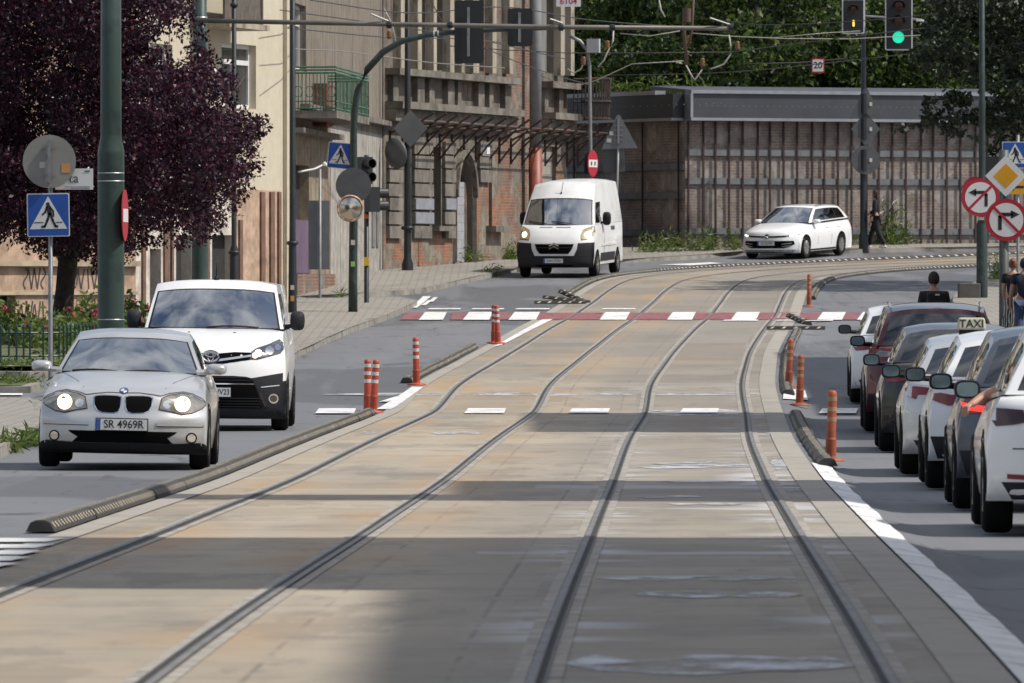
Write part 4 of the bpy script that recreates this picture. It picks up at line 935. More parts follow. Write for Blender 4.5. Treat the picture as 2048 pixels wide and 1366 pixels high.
def dense(rows, n=4):
    P = [np.array(r, float) for r in rows]; Q = [P[0]]+P+[P[-1]]; o = []
    for i in range(1, len(Q)-2):
        for k in range(n):
            t = k/n; a, b, c, d = Q[i-1], Q[i], Q[i+1], Q[i+2]
            h = .5*((2*b)+(c-a)*t+(2*a-5*b+4*c-d)*t*t+(3*b-3*c+d-a)*t**3); lo, hi = np.minimum(b, c), np.maximum(b, c); o.append(np.clip(h, lo-.012, hi+.012))
    o.append(P[-1]); return o
def wheel(root, x, y, r, wd, side, spokes=5, rim=RIMM):
    mb = MB(); h = wd/2
    mb.lathe([(r*.62, -h*.9), (r*.9, -h), (r*.985, -h*.75), (r, -h*.4), (r, h*.4), (r*.985, h*.75), (r*.9, h), (r*.62, h*.9), (r*.6, h*.6)], n=36, axis='y')
    t = mb.build('wheel', RUB, root, True, (x, y, r)); mb = MB(); s = side; R_ = r*.64
    mb.lathe([(R_, s*h*.86), (R_*.93, s*h*.9), (R_*.9, s*h*.5), (.001, s*h*.4)], n=30, axis='y'); mb.lathe([(.001, s*h*.8), (R_*.22, s*h*.78), (R_*.24, s*h*.5)], n=16, axis='y')
    for k in range(spokes):
        a = 2*PI*k/spokes; mb.bar((R_*.15*math.cos(a), s*h*.66, R_*.15*math.sin(a)), (R_*.95*math.cos(a), s*h*.74, R_*.95*math.sin(a)), .035, .075)
    mb.build('rim', rim, t); return t
class Car:
    def __init__(s, name, label, cat, sp, group=None):
        s.sp = sp; s.root = empty(name, (0, 0, 0), 0, label, cat, group); s.L, s.W = sp['L'], sp['W']; s.x0 = sp['fo']+sp['wb']/2      # local x of the nose
        rows = dense(sp['rows'], 4); ps = np.sin(np.linspace(-PI/2, PI/2, 23)); V = []; Fc = []; mi = []
        nc, zs, nb = len(ps), sp.get('sill', .2), 7; nR = len(rows); Wm = s.W/2; Ws = sp.get('wsill', Wm-.05)
        e0, e1 = rows[0][0]+rows[0][3], rows[-1][0]+rows[-1][3]
        for d, z, w_, bow, drop in rows:
            for p in ps: V.append((s.x0-(d+bow*abs(p)**3), w_*p, z-drop*abs(p)**4))
        cd0, cd1 = sp['cab']['d_f']+.15, sp['cab']['d_r']-.12
        for i in range(nR-1):
            for k in range(nc-1):
                Fc.append((i*nc+k, i*nc+k+1, (i+1)*nc+k+1, (i+1)*nc+k)); mi.append(1 if cd0 < rows[i][0] and rows[i+1][0] < cd1 and rows[i][1] > .9 else 0)
        off0 = len(V)
        for sg in (-1, 1):
            for i, (d, z, w_, bow, drop) in enumerate(rows):
                de, ze = d+bow, z-drop; db = min(max(de, min(e0, e1)), max(e0, e1)); tp = abs(2*de/s.L-1); wt = Wm*(1-.035*tp**6)
                zb_ = min(zs, ze)
                for b in range(1, nb+1):
                    t = b/nb; yy = w_+(max(wt, w_)-w_)*math.sin(PI/2*min(1, t*2.4))-(Wm-Ws)*t**3*(1 if ze > zs+.1 else 0); V.append((s.x0-(de+(db-de)*t), sg*yy, ze+(zb_-ze)*t))
        def sv(sd, i, b): return (i*nc+(0 if sd == 0 else nc-1)) if b == 0 else off0+sd*nR*nb+i*nb+b-1
        for sd in (0, 1):
            for i in range(nR-1):
                for b in range(nb):
                    q = (sv(sd, i, b), sv(sd, i+1, b), sv(sd, i+1, b+1), sv(sd, i, b+1)); Fc.append(q if sd == 0 else tuple(reversed(q))); mi.append(0)
        for i in range(nR-1): Fc.append((sv(0, i, nb), sv(0, i+1, nb), sv(1, i+1, nb), sv(1, i, nb))); mi.append(1)
        mb = MB(); mb.v = V; mb.f = Fc; mb.m = mi; 
        lz = sp.get('lowz', 0)
        if lz:
            for i, f in enumerate(Fc):
                if mi[i] == 0 and sum(V[k][2] for k in f)/len(f) < lz and min(V[k][0] for k in f) > s.x0-sp.get('lowd', .42): mi[i] = 2
        s.body = mb.build('body', [sp['paint'], DARKC, sp.get('lowm', PLAST)], s.root, True); fixn(s.body); sharp(s.body, 50)
        s.bvh = BVHTree.FromPolygons([Vector(v) for v in V], Fc); s.cabin(); s.wheels()
    def hit(s, ax, a, b):
        o, d = {'f': (Vector((s.x0+2, a, b)), Vector((-1, 0, 0))), 'r': (Vector((s.x0-s.L-2, a, b)), Vector((1, 0, 0))), 'l': (Vector((a, 4, b)), Vector((0, -1, 0))), 'x': (Vector((a, -4, b)), Vector((0, 1, 0))), 't': (Vector((a, b, 4)), Vector((0, 0, -1)))}[ax]
        h = s.bvh.ray_cast(o, d); return h[0], -d
    def plate(s, name, ax, poly, m, off=.006, thick=.04, parent=None, step=.07, mats=None):
        bm = bmesh.new(); bm.faces.new([bm.verts.new((p[0], p[1], 0)) for p in poly])
        for k in (0, 1):
            a, b = min(p[k] for p in poly), max(p[k] for p in poly); q = math.ceil(a/step)*step+.0013
            while q < b:
                bmesh.ops.bisect_plane(bm, geom=bm.verts[:]+bm.edges[:]+bm.faces[:], plane_co=(q, 0, 0) if k == 0 else (0, q, 0), plane_no=(1, 0, 0) if k == 0 else (0, 1, 0)); q += step
        bmesh.ops.triangulate(bm, faces=[f for f in bm.faces if len(f.verts) > 4])
        hs = {}; bd = [(e.verts[0], e.verts[1]) for e in bm.edges if e.is_boundary]
        last = None
        for v in bm.verts:
            h, n = s.hit(ax, v.co.x, v.co.y); hs[v] = (h, n)
        good = [(v.co.copy(), h) for v, (h, n) in hs.items() if h is not None]
        if not good: bm.free(); return None
        idx = {'f': 0, 'r': 0, 'l': 1, 'x': 1, 't': 2}[ax]
        pos = {}
        for v, (h, n) in hs.items():
            dep = h[idx] if h is not None else min(good, key=lambda g: (g[0]-v.co).length)[1][idx]
            c = v.co; p = Vector((dep, c.x, c.y)) if idx == 0 else Vector((c.x, dep, c.y)) if idx == 1 else Vector((c.x, c.y, dep)); pos[v] = p+n*off
            nv = n
        for a, b in bd:
            r = [bm.verts.new(pos[a]-nv*thick), bm.verts.new(pos[b]-nv*thick)]; bm.faces.new((a, b, r[1], r[0]))
        for v, p in pos.items(): v.co = p
        bmesh.ops.remove_doubles(bm, verts=bm.verts, dist=1e-5); bmesh.ops.recalc_face_normals(bm, faces=bm.faces)
        me = bpy.data.meshes.new(name); bm.to_mesh(me); bm.free(); me.materials.append(m)
        o = bpy.data.objects.new(name, me); COL.objects.link(o); o.parent = parent or s.root
        if parent is not None and parent.location.length > 0: o.location = -parent.location
        return sharp(o, 40)
    def pair(s, name, ax, poly, m, **k): return [s.plate(name, ax, poly, m, **k), s.plate(name, ax, [(-p[0], p[1]) for p in poly], m, **k)]
    def cabin(s):
        c = s.sp['cab']; X = lambda d: s.x0-d; reg = {}
        def put(key, vs, fs, m): mb, _ = reg.setdefault(key, (MB(), m)); mb.add(vs, fs)
        cr_, ar = c.get('crown', .04), c.get('arch', .02); bf, brr = c.get('bow_f', .18), c.get('bow_r', .1)
        lerp = lambda a, b, t: a+(b-a)*t
        def ztop(a): return lerp(c['z_t'], c.get('z_tr', c['z_t']), a)+ar*math.sin(PI*a)
        def front(p, q): return Vector((X(lerp(c['d_f'], c['d_tf'], q)+bf*abs(p)**2.3-c.get('belly', .05)*math.sin(PI*q)), p*lerp(c['wbf'], c['wtf'], q), lerp(c['z_bf'], c['z_t'], q)-cr_*abs(p)**3*q))
        def rear(p, q): return Vector((X(lerp(c['d_r'], c['d_tr'], q)-brr*abs(p)**2.3+c.get('belly_r', .04)*math.sin(PI*q)), p*lerp(c['wbr'], c['wtr'], q), lerp(c['z_br'], ztop(1), q)-cr_*abs(p)**3*q))
        def side(sg, a, b):
            d = lerp(lerp(c['d_f'], c['d_tf'], b)+bf-c.get('belly', .05)*math.sin(PI*b)*(1-a), lerp(c['d_r'], c['d_tr'], b)-brr+c.get('belly_r', .04)*math.sin(PI*b)*a, a)
            return Vector((X(d), sg*(lerp(lerp(c['wbf'], c['wbr'], a), lerp(c['wtf'], c['wtr'], a), b)+.035*math.sin(PI*b)*math.sin(PI*min(1, max(0, a)))), lerp(lerp(c['z_bf'], c['z_br'], a), ztop(a)-cr_, b)))
        def roof(p, a): return Vector((X(lerp(c['d_tf']+bf*abs(p)**2.3, c['d_tr']-brr*abs(p)**2.3, a)), p*lerp(c['wtf'], c['wtr'], a), ztop(a)-cr_*abs(p)**3))
        def grid(fn, us, vs, cls, inv):
            for i in range(len(us)-1):
                for j in range(len(vs)-1):
                    key, m = cls((us[i]+us[i+1])/2, (vs[j]+vs[j+1])/2); P = [fn(us[i], vs[j]), fn(us[i+1], vs[j]), fn(us[i+1], vs[j+1]), fn(us[i], vs[j+1])]
                    put(key, P if not inv else P[::-1], [(0, 1, 2, 3)], m)
        pw, q0, q1 = c.get('pw', .92), c.get('q0', .05), c.get('q1', .92); pt = s.sp['paint']; roofm = c.get('roofm', pt)
        fine = lambda l, n: sorted(set([x for i in range(len(l)-1) for x in np.linspace(l[i], l[i+1], n+1).tolist()]))
        uniq = lambda l: [x for i, x in enumerate(l) if i == 0 or x-l[i-1] > 1e-6]
        PP = uniq(fine([-1, -pw-.03, -pw, 0, pw, pw+.03, 1], 4)); QQ = uniq(fine([0, q0, q1, q1+.025, 1], 4))
        def cf(p, q):
            if abs(p) < pw and q0 < q < q1: return ('windscreen', WSG)
            if abs(p) < pw+.03 and q < q1+.025: return ('windscreen_seal', PLAST)
            return ('cabin', pt)
        grid(front, PP, QQ, cf, False)
        rw, r0, r1 = c.get('rw', .86), c.get('r0', .12), c.get('r1', .9)
        PR = uniq(fine([-1, -rw, 0, rw, 1], 4)); QR = uniq(fine([0, r0, r1, 1], 3))
        grid(rear, PR, QR, lambda p, q: ('rear_window', TINT) if abs(p) < rw and r0 < q < r1 else ('cabin', pt), True)
        grid(roof, PP, np.linspace(0, 1, 12).tolist(), lambda p, a: ('cabin', pt), False)
        ab = c['ab']; AA = uniq(fine([0]+[x for x, g in ab], 3)); b0, b1 = c.get('b0', .07), c.get('b1', .88); BB = uniq(fine([0, b0, b1, 1], 2))
        def cs(a, b):
            lo = 0; n = 0
            for x, g in ab:
                if lo < a < x: return (('side_window', n, sgn), TINT if c.get('tint', True) else WSG) if g and b0 < b < b1 else (('pillar_trim', n, sgn), PLAST) if (g == 0 and b0 < b < b1 and c.get('blackb') and .1 < a < .9) else ('cabin', pt)
                lo = x; n += 1
            return ('cabin', pt)
        for sgn in (-1, 1): grid(lambda a, b: side(sgn, a, b), AA, BB, cs, sgn > 0)
        s.front, s.sidep, s.roofp, s.rearp = front, side, roof, rear
        for key, (mb, m) in reg.items():
            nm = key if isinstance(key, str) else key[0]; o = mb.build(nm, m, s.root, True); fixn(o); sharp(o, 38)
        # interior: dashboard, seats, wheel
        mb = MB(); zb_ = c['z_bf']; xd = X(c['d_f']+.55)
        mb.box((xd+.1, 0, zb_-.02), (.5, c['wbf']*1.5, .1)); mb.build('dashboard', DARKC, s.root)
        for yy in (-.36, .36):
            mb = MB(); mb.lathe([(.02, -.04), (.12, 0), (.15, .1), (.15, .25), (.1, .31), (.02, .33)], (xd-.75, yy, zb_+.02), n=10); mb.build('seat', SEAT, s.root, True)
        mb = MB(); cx, cz = xd-.22, zb_+.04; mb.tube([(cx-.07*math.sin(a), .36+.18*math.cos(a), cz+.17*math.sin(a)) for a in np.linspace(0, 2*PI, 19)], .017, 6); mb.build('steering_wheel', PLAST, s.root, True)
    def wheels(s):
        sp = s.sp; r, wd = sp['r'], sp.get('tw', .2); hb = sp['wb']/2; y = s.W/2-wd/2-sp.get('win', .01)
        for x in (hb, -hb):
            for sg in (1, -1):
                a = r+.055; n = 14; zb_ = sp.get('sill', .2)+.0; t0 = math.asin(max(-1, min(1, (zb_-r)/a)))
                poly = [(x+a*math.cos(t), r+a*math.sin(t)) for t in np.linspace(t0, PI-t0, n)]
                s.plate('wheel_arch', 'l' if sg > 0 else 'x', poly, sp.get('archm', BLACKM), .004, .03, step=.3)
                wheel(s.root, x, sg*(y+.012), r, wd, sg, sp.get('spokes', 5), sp.get('rim', RIMM))
    def mirror(s, x, y, z, w_=.22, h=.15, m=None, glass=True, d=.14):
        for sg in (1, -1):
            mb = MB(); n = 14; vs = []; fs = []
            prof = [(.25, -.5), (.7, -.42), (.95, -.2), (1, .1), (.97, .42), (.93, .5)]     # front (+x) to back
            for k, (f, t) in enumerate(prof):
                for q in range(n):
                    a = 2*PI*q/n; ca, sa = math.cos(a), math.sin(a); e = 2/3.2
                    vs.append((x-t*d, sg*(y+w_/2+w_/2*f*math.copysign(abs(ca)**e, ca)), z+h/2*f*math.copysign(abs(sa)**e, sa)))
            for k in range(len(prof)-1):
                for q in range(n): fs.append((k*n+q, k*n+(q+1) % n, (k+1)*n+(q+1) % n, (k+1)*n+q))
            fs += [tuple(range(n)), tuple(range((len(prof)-1)*n, len(prof)*n))]; mb.add(vs, fs)
            mb.tube([(x+.02, sg*(y-.10), z-h*.32), (x, sg*(y+w_*.3), z-h*.25)], [.035, .03], 6)
            o = fixn(mb.build('wing_mirror', m or s.sp['paint'], s.root, True)); sharp(o, 45)
            if glass:
                mb = MB(); P = []
                for q in range(n): a = 2*PI*q/n; ca, sa = math.cos(a), math.sin(a); P.append((sg*(y+w_/2+w_*.40*math.copysign(abs(ca)**.62, ca)), z+h*.38*math.copysign(abs(sa)**.62, sa)))
                mb.add([(x-.5*d-.004, *p) for p in P]+[(x-.5*d+.004, *p) for p in P], [tuple(range(n)), tuple(range(n, 2*n))]+[(q, (q+1) % n, n+(q+1) % n, n+q) for q in range(n)]); mb.build('mirror_glass', MIRG, o)
    def text(s, name, txt, ax, y, z, size, m, off=.02, bold=.01, parent=None, sx=1):
        v, f = text_poly(txt, size, bold); h, n = s.hit(ax, y, z); sg = 1 if ax == 'f' else -1
        mb = MB(); mb.add([(h.x+sg*off, y+sg*a*sx, z+b) for a, b in v], f); return mb.build(name, m, parent or s.root)
    def numplate(s, ax, y, z, txt, w_=.52, h=.114, size=.098, off=.02, sx=.82, tx=.02):
        hh = min([s.hit(ax, y+a, z) [0].x for a in (0,)] ) if ax == 'f' else s.hit(ax, y, z)[0].x; sg = 1 if ax == 'f' else -1
        mb = MB(); mb.box((hh+sg*(off-.012), y, z), (.024, w_+.02, h+.02)); o = mb.build('number_plate', PLAST, s.root)
        mb = MB(); mb.box((hh+sg*(off+.0025), y, z), (.006, w_, h)); mb.build('plate_face', PLATEW, o)
        mb = MB(); mb.box((hh+sg*(off+.004), y-sg*(w_/2-.022), z), (.007, .042, h-.004)); mb.build('country_band', PLATEB, o)
        if txt: s.text('plate_lettering', txt, ax, y+sg*tx, z, size, INKB, off+.0085, .012, o, sx)
        return o
    def lampset(s, poly, ons, m=LENS, ax='f', rim=None, on=LAMPON):
        for sg in (1, -1):
            P = [(sg*a, b) for a, b in poly]; o = s.plate('headlight', ax, P, m, .010, .03, step=.03)
            if rim: cx, cz = sum(p[0] for p in P)/len(P), sum(p[1] for p in P)/len(P); s.plate('headlight_surround', ax, [(cx+(a-cx)*1.05, cz+(b-cz)*1.13) for a, b in P], rim, .005, .03, parent=None, step=.03)
            for (y, z, r, mm) in ons: s.plate('lamp', ax, circ(r, 18, (sg*y, z)), mm, .013, .02, parent=o, step=.05)
    def place(s, X, Y, rz, roll=0, flat=False, dz=0):
        hb = s.sp['wb']/2; dx, dy = math.cos(rz)*hb, math.sin(rz)*hb; zf, zr = zg(X+dx, Y+dy), zg(X-dx, Y-dy)
        s.root.location = (X, Y, (zf+zr)/2+.012+dz); s.root.rotation_euler = (roll, -math.atan2(zf-zr, 2*hb), rz); return s
FACE = -PI/2          # driving towards the camera

# ---- silver hatchback
sp = dict(L=4.23, W=1.75, wb=2.66, fo=.74, r=.315, tw=.205, paint=P_SILVER, sill=.19, lowz=.265, rows=[
    (.14, .16, .64, .20, 0), (.04, .21, .71, .22, 0), (.0, .33, .775, .25, 0), (.0, .43, .81, .27, 0), (.015, .52, .84, .28, 0), (.05, .60, .85, .30, .0), (.075, .69, .845, .33, .01), (.12, .765, .83, .36, .02), (.24, .815, .815, .36, .035), (.5, .875, .80, .22, .055), (.9, .945, .79, .12, .07), (1.3, 1.0, .78, .06, .07),
    (1.7, 1.0, .78, 0, .05), (3.4, 1.03, .77, 0, .05), (3.9, 1.03, .74, -.05, .05), (4.1, .98, .74, -.15, .04), (4.2, .8, .80, -.2, 0), (4.23, .55, .82, -.2, 0), (4.2, .35, .8, -.2, 0), (4.1, .2, .74, -.2, 0)],
    cab=dict(d_f=1.32, d_tf=2.12, d_tr=3.45, d_r=4.08, z_bf=.975, z_br=1.02, z_t=1.385, z_tr=1.36, wbf=.765, wtf=.585, wbr=.72, wtr=.57, bow_f=.24, bow_r=.12, crown=.05, arch=.065, pw=.92, q0=.03, q1=.87, ab=[(.05, 0), (.42, 1), (.46, 0), (.80, 1), (1, 0)], tint=False, b1=.86))
b = Car('silver_hatchback', 'silver hatchback with lit round headlights driving towards the tram track kerb', 'car', sp)
EYE = [(.375, .625), (.40, .735), (.47, .765), (.60, .785), (.70, .765), (.80, .715), (.845, .685), (.80, .64), (.70, .595), (.60, .58), (.50, .605)]
b.lampset(EYE, [(.605, .682, .078, LAMPON), (.45, .675, .045, CHROME)], rim=SEAM)
for sg in (1, -1):
    K = [(.026, .742), (.06, .755), (.20, .758), (.272, .752), (.296, .735), (.29, .66), (.262, .61), (.21, .588), (.10, .583), (.05, .6), (.03, .64)]
    o = b.plate('grille', 'f', [(sg*x, z) for x, z in K], BLACKM, .008, .03, step=.05)
    b.plate('grille_surround', 'f', [(sg*(.16+(x-.16)*1.09), .672+(z-.672)*1.1) for x, z in K], CHROME, .004, .03, step=.05)
    b.plate('fog_light', 'f', circ(.056, 18, (sg*.705, .335)), BLACKM, .004, .03); b.plate('lamp', 'f', circ(.042, 16, (sg*.705, .335)), CHROME, .010, .03)
    b.plate('bumper_strip', 'f', [(sg*.35, .455), (sg*.80, .455), (sg*.835, .468), (sg*.80, .49), (sg*.35, .49)], P_SILVER, .014, .03); b.plate('panel_gap', 'f', [(sg*.35, .446), (sg*.82, .446), (sg*.82, .453), (sg*.35, .453)], SEAM, .006, .02)
b.plate('lower_grille', 'f', [(-.56, .395), (.56, .395), (.535, .37), (.46, .33), (.50, .29), (.52, .275), (-.52, .275), (-.50, .29), (-.46, .33), (-.535, .37)], BLACKM, .006, .03)
b.plate('front_valance', 'f', [(-.80, .285), (-.5, .272), (.5, .272), (.80, .285), (.80, .235), (.72, .175), (-.72, .175), (-.80, .235)], PLAST, .014, .03)
HL = [(-.84, .70), (-.80, .735), (-.70, .782), (-.6, .802), (-.47, .785), (-.38, .757), (-.3, .77), (-.16, .785), (-.03, .782), (0, .78)]
b.plate('bonnet_gap', 'f', HL+[(-a, z) for a, z in HL[-2::-1]]+[(a, z+.008) for a, z in [(-q[0], q[1]) for q in HL[:-1]]][:0]+[(-a, z+.009) for a, z in HL[:-1]]+[(0, .789)]+[(a, z+.009) for a, z in HL[-2::-1]], SEAM, .006, .02, step=.03)
b.plate('badge', 'f', circ(.047, 20, (0, .808), .030), mat('badge_ring', (.02, .02, .025), .4), .012, .02)
for a0, mm in ((0, PLATEB), (PI/2, PLATEW), (PI, PLATEB), (1.5*PI, PLATEW)): b.plate('badge_quarter', 'f', [(0, .808)]+[(.034*math.cos(a0+t), .808+.021*math.sin(a0+t)) for t in np.linspace(0, PI/2, 6)], mm, .016, .01)
b.numplate('f', -.005, .462, 'SR 4969R', off=.035, size=.116, sx=.90)
b.mirror(.72-.0, .80, 1.035, .215, .115, d=.16)
for y0 in (-.05, -.62):
    P = [b.front(y0/.8+t*.62, .012+.035*math.sin(PI*t)) for t in np.linspace(0, 1, 7)]; mb = MB(); mb.tube([p+Vector((.03, 0, .012)) for p in P], .011, 5); mb.build('wiper', PLAST, b.root)
for sg in (-1, 1):
    mb = MB(); P = [(b.x0-d, sg*y) for d, y in ((.36, .42), (.7, .5), (1.05, .60), (1.28, .66))]; mb.v = []
    for x, y in P: h = b.hit('t', x, y)[0]; mb.v += [(x, y-.004, h.z+.002), (x, y+.004, h.z+.002)]
    mb.f = [(2*k, 2*k+1, 2*k+3, 2*k+2) for k in range(3)]; mb.m = [0]*3; mb.build('bonnet_crease', SEAM, b.root)
b.place(-3.90, 89.8+.59-b.x0*0+2.07-.59, FACE, R(-1.25)); b.root.scale = (.975, .975, .975)

# ---- white van behind it
sp = dict(L=4.96, W=1.94, wb=3.27, fo=.90, r=.345, tw=.215, paint=P_WHITE, sill=.22, spokes=10, lowz=.62, lowm=PLASTG, rows=[
    (.14, .15, .78, .2, 0), (.04, .22, .88, .24, 0), (.0, .40, .925, .28, 0), (.0, .60, .935, .29, 0), (.02, .76, .935, .30, 0), (.05, .88, .935, .32, 0), (.09, .98, .93, .34, .0), (.17, 1.06, .92, .34, .015), (.34, 1.14, .905, .26, .03), (.62, 1.215, .895, .16, .05), (.95, 1.28, .89, .08, .055), (1.3, 1.30, .90, 0, .04),
    (2.0, 1.30, .91, 0, .03), (4.6, 1.30, .91, 0, .03), (4.85, 1.28, .89, -.05, .03), (4.94, 1.0, .90, -.1, 0), (4.96, .6, .91, -.1, 0), (4.94, .35, .9, -.1, 0), (4.85, .23, .85, -.1, 0)],
    cab=dict(d_f=.98, d_tf=1.86, d_tr=4.78, d_r=4.9, z_bf=1.285, z_br=1.29, z_t=1.90, z_tr=1.90, wbf=.885, wtf=.765, wbr=.89, wtr=.80, bow_f=.30, bow_r=.06, crown=.06, arch=.01, pw=.925, q0=.02, q1=.80, belly=.07, ab=[(.03, 0), (.26, 1), (1, 0)], tint=False, b1=.80))
v = Car('white_van', 'white delivery van with black bumper and oval badge following the silver hatchback', 'van', sp)
v.lampset([(.50, .915), (.52, 1.005), (.58, 1.045), (.72, 1.09), (.845, 1.145), (.90, 1.10), (.905, 1.03), (.87, .985), (.74, .95), (.60, .915)], [(.60, .985, .045, LAMPON), (.56, .955, .035, LAMPON), (.74, 1.02, .055, CHROME), (.84, 1.06, .04, CHROME)], m=mat('smoked_lens', (.10, .10, .11), .1, .4, coat=.9, var=.3, vs=14), rim=SEAM)
for sg in (1, -1):
    v.plate('upper_grille', 'f', [(0, .835), (sg*.12, .84), (sg*.54, .905), (sg*.56, .99), (sg*.3, .995), (sg*.1, .975), (0, .972)], BLACKM, .004, .03)
    v.plate('chrome_bar', 'f', [(sg*.1, .875), (sg*.52, .942), (sg*.52, .965), (sg*.1, .905)], CHROME, .010, .02)
    v.plate('fog_light', 'f', circ(.062, 18, (sg*.80, .41)), CHROME, .012, .03); v.plate('lamp', 'f', circ(.045, 16, (sg*.80, .41)), mat('dark_lens', (.1, .1, .1), .2, .5), .016, .03)
    v.plate('trim_bar', 'f', [(sg*.53, .66), (sg*.56, .66), (sg*.73, .30), (sg*.69, .30)], P_BLACK, .016, .02); v.plate('trim_bar', 'f', [(sg*.64, .56), (sg*.87, .585), (sg*.87, .573), (sg*.64, .548)], CHROME, .012, .02)
v.plate('bumper', 'f', [(-.96, .745), (-.70, .70), (-.52, .668), (-.45, .685), (-.3, .695), (.3, .695), (.45, .685), (.52, .668), (.70, .70), (.96, .745), (.96, .40), (.93, .24), (.8, .17), (-.8, .17), (-.93, .24), (-.96, .40)], PLASTG, .006, .04)
v.plate('middle_grille', 'f', [(-.50, .67), (.50, .67), (.54, .60), (-.54, .60)], BLACKM, .011, .02)
v.plate('lower_grille', 'f', [(-.56, .58), (.56, .58), (.66, .285), (-.66, .285)], BLACKM, .011, .02)
for z in (.30, .335, .37, .405): v.plate('grille_slat', 'f', [(-.64, z), (.64, z), (.63, z+.012), (-.63, z+.012)], PLASTG, .016, .01)
v.plate('grille_slat', 'f', [(-.56, .585), (.56, .585), (.55, .60), (-.55, .60)], CHROME, .014, .01); v.plate('grille_slat', 'f', [(-.52, .635), (.52, .635), (.51, .645), (-.51, .645)], PLASTG, .014, .01)
v.plate('badge', 'f', circ(.118, 26, (0, .925), .092), P_BLACK, .012, .03)
def ring(car, name, cy, cz, ry, rz_, m, wd=.012, off=.03, parent=None):
    mb = MB(); x = car.hit('f', cy, cz)[0].x+off; mb.tube([(x, cy+ry*math.cos(a), cz+rz_*math.sin(a)) for a in np.linspace(0, 2*PI, 25)], wd, 5); return mb.build(name, m, car.root)
ring(v, 'badge_ring', 0, .932, .098, .062, CHROME); ring(v, 'badge_ring', 0, .932, .036, .056, CHROME, .009); ring(v, 'badge_ring', 0, .955, .062, .026, CHROME, .009)
v.numplate('f', 0, .487, 'VV23', off=.034, tx=.16)
v.mirror(.72, .955, 1.39, .19, .25, PLASTG, d=.18)
mb = MB(); p = v.roofp(0, .02); mb.lathe([(.04, -.01), (.03, .03), (.008, .05), (.004, .22)], p, n=8); mb.build('aerial', PLAST, v.root)
mb = MB(); p = v.front(0, .74); mb.box(p-Vector((.04, 0, .02)), (.03, .11, .08)); mb.build('inside_mirror', WFRAME, v.root)
P = [v.front(-.1+t*.75, .012+.03*math.sin(PI*t)) for t in np.linspace(0, 1, 7)]; mb = MB(); mb.tube([p+Vector((.03, 0, .008)) for p in P], .012, 5); mb.build('wiper', PLAST, v.root)
for y in (-.3, .28): v.plate('washer_jet', 't', circ(.018, 8, (v.x0-.72, y)), PLAST, .004, .02)
v.place(-3.82, 114.2+2.0, FACE, R(-.7))

# ---- tall white van further up the hill
sp = dict(L=5.41, W=2.05, wb=3.45, fo=.95, r=.34, tw=.22, paint=P_OLDW, sill=.32, spokes=8, lowz=.86, lowm=PLASTG, rows=[
    (.12, .26, .88, .2, 0), (.03, .32, .97, .25, 0), (.0, .50, 1.0, .28, 0), (.0, .72, 1.01, .28, 0), (.02, .88, 1.005, .28, 0), (.07, 1.0, .99, .30, 0), (.16, 1.13, .97, .30, .01), (.32, 1.27, .955, .22, .02), (.52, 1.37, .95, .14, .03), (.8, 1.40, .97, .02, .02),
    (1.5, 1.40, .985, 0, .02), (5.1, 1.40, .985, 0, .02), (5.36, 1.38, .97, -.04, .02), (5.41, 1.1, .98, -.06, 0), (5.41, .6, .99, -.06, 0), (5.36, .35, .95, -.06, 0)],
    cab=dict(d_f=.50, d_tf=1.62, d_tr=5.3, d_r=5.39, z_bf=1.37, z_br=1.39, z_t=2.50, z_tr=2.53, wbf=.955, wtf=.80, wbr=.98, wtr=.83, bow_f=.26, bow_r=.03, crown=.09, arch=.02, pw=.93, q0=.02, q1=.60, belly=.10, ab=[(.04, 0), (.20, 1), (1, 0)], tint=False, b0=.04, b1=.56))
j = Car('tall_white_van', 'tall dusty white panel van with double chevron badge coming round the bend', 'van', sp)
j.lampset([(.70, 1.0), (.68, 1.12), (.72, 1.24), (.86, 1.30), (.97, 1.34), (.985, 1.2), (.965, 1.02)], [(.84, 1.13, .075, LAMPON)], m=mat('amber_tinted_lens', (.45, .36, .22), .15, .3, coat=.8, var=.25, vs=12), rim=SEAM)
j.plate('bumper', 'f', [(-1.03, .93), (-.62, .905), (.62, .905), (1.03, .93), (1.03, .6), (1.0, .36), (.9, .28), (-.9, .28), (-1.0, .36), (-1.03, .6)], PLASTG, .005, .04)
j.plate('grille_frame', 'f', [(-.62, .93), (.62, .93), (.60, .75), (.52, .575), (-.52, .575), (-.60, .75)], P_OLDW, .014, .03)
o = j.plate('grille', 'f', [(-.52, .885), (.52, .885), (.47, .74), (.38, .625), (-.38, .625), (-.47, .74)], BLACKM, .020, .03)
j.plate('grille_slat', 'f', [(-.49, .80), (.49, .80), (.485, .78), (-.485, .78)], PLASTG, .026, .02)
for dz in (0, .075):
    for sg in (1, -1): j.plate('chevron', 'f', [(0, .845+dz), (0, .80+dz), (sg*.115, .745+dz), (sg*.135, .775+dz)], CHROME, .034, .03)
j.plate('lower_intake', 'f', [(-.5, .34), (.5, .34), (.46, .29), (-.46, .29)], BLACKM, .012, .02)
j.numplate('f', -.02, .445, 'CWA 7772N', off=.03, size=.085, sx=.78)
j.mirror(.80, 1.0, 1.52, .22, .36, PLAST, d=.2)
for y0 in (-.8, -.15):
    P = [j.front(y0/.95+t*.55, .03+.07*(1-t)*.8) for t in np.linspace(0, 1, 5)]; mb = MB(); mb.tube([p+Vector((.035, 0, .01)) for p in P], .013, 5); mb.build('wiper', PLAST, j.root)
mb = MB(); p = j.front(.0, .73); mb.tube([p, p+Vector((-.02, .05, .30))], .008, 5); mb.lathe([(.03, 0), (.01, .05)], p, n=8); mb.build('aerial', PLAST, j.root)
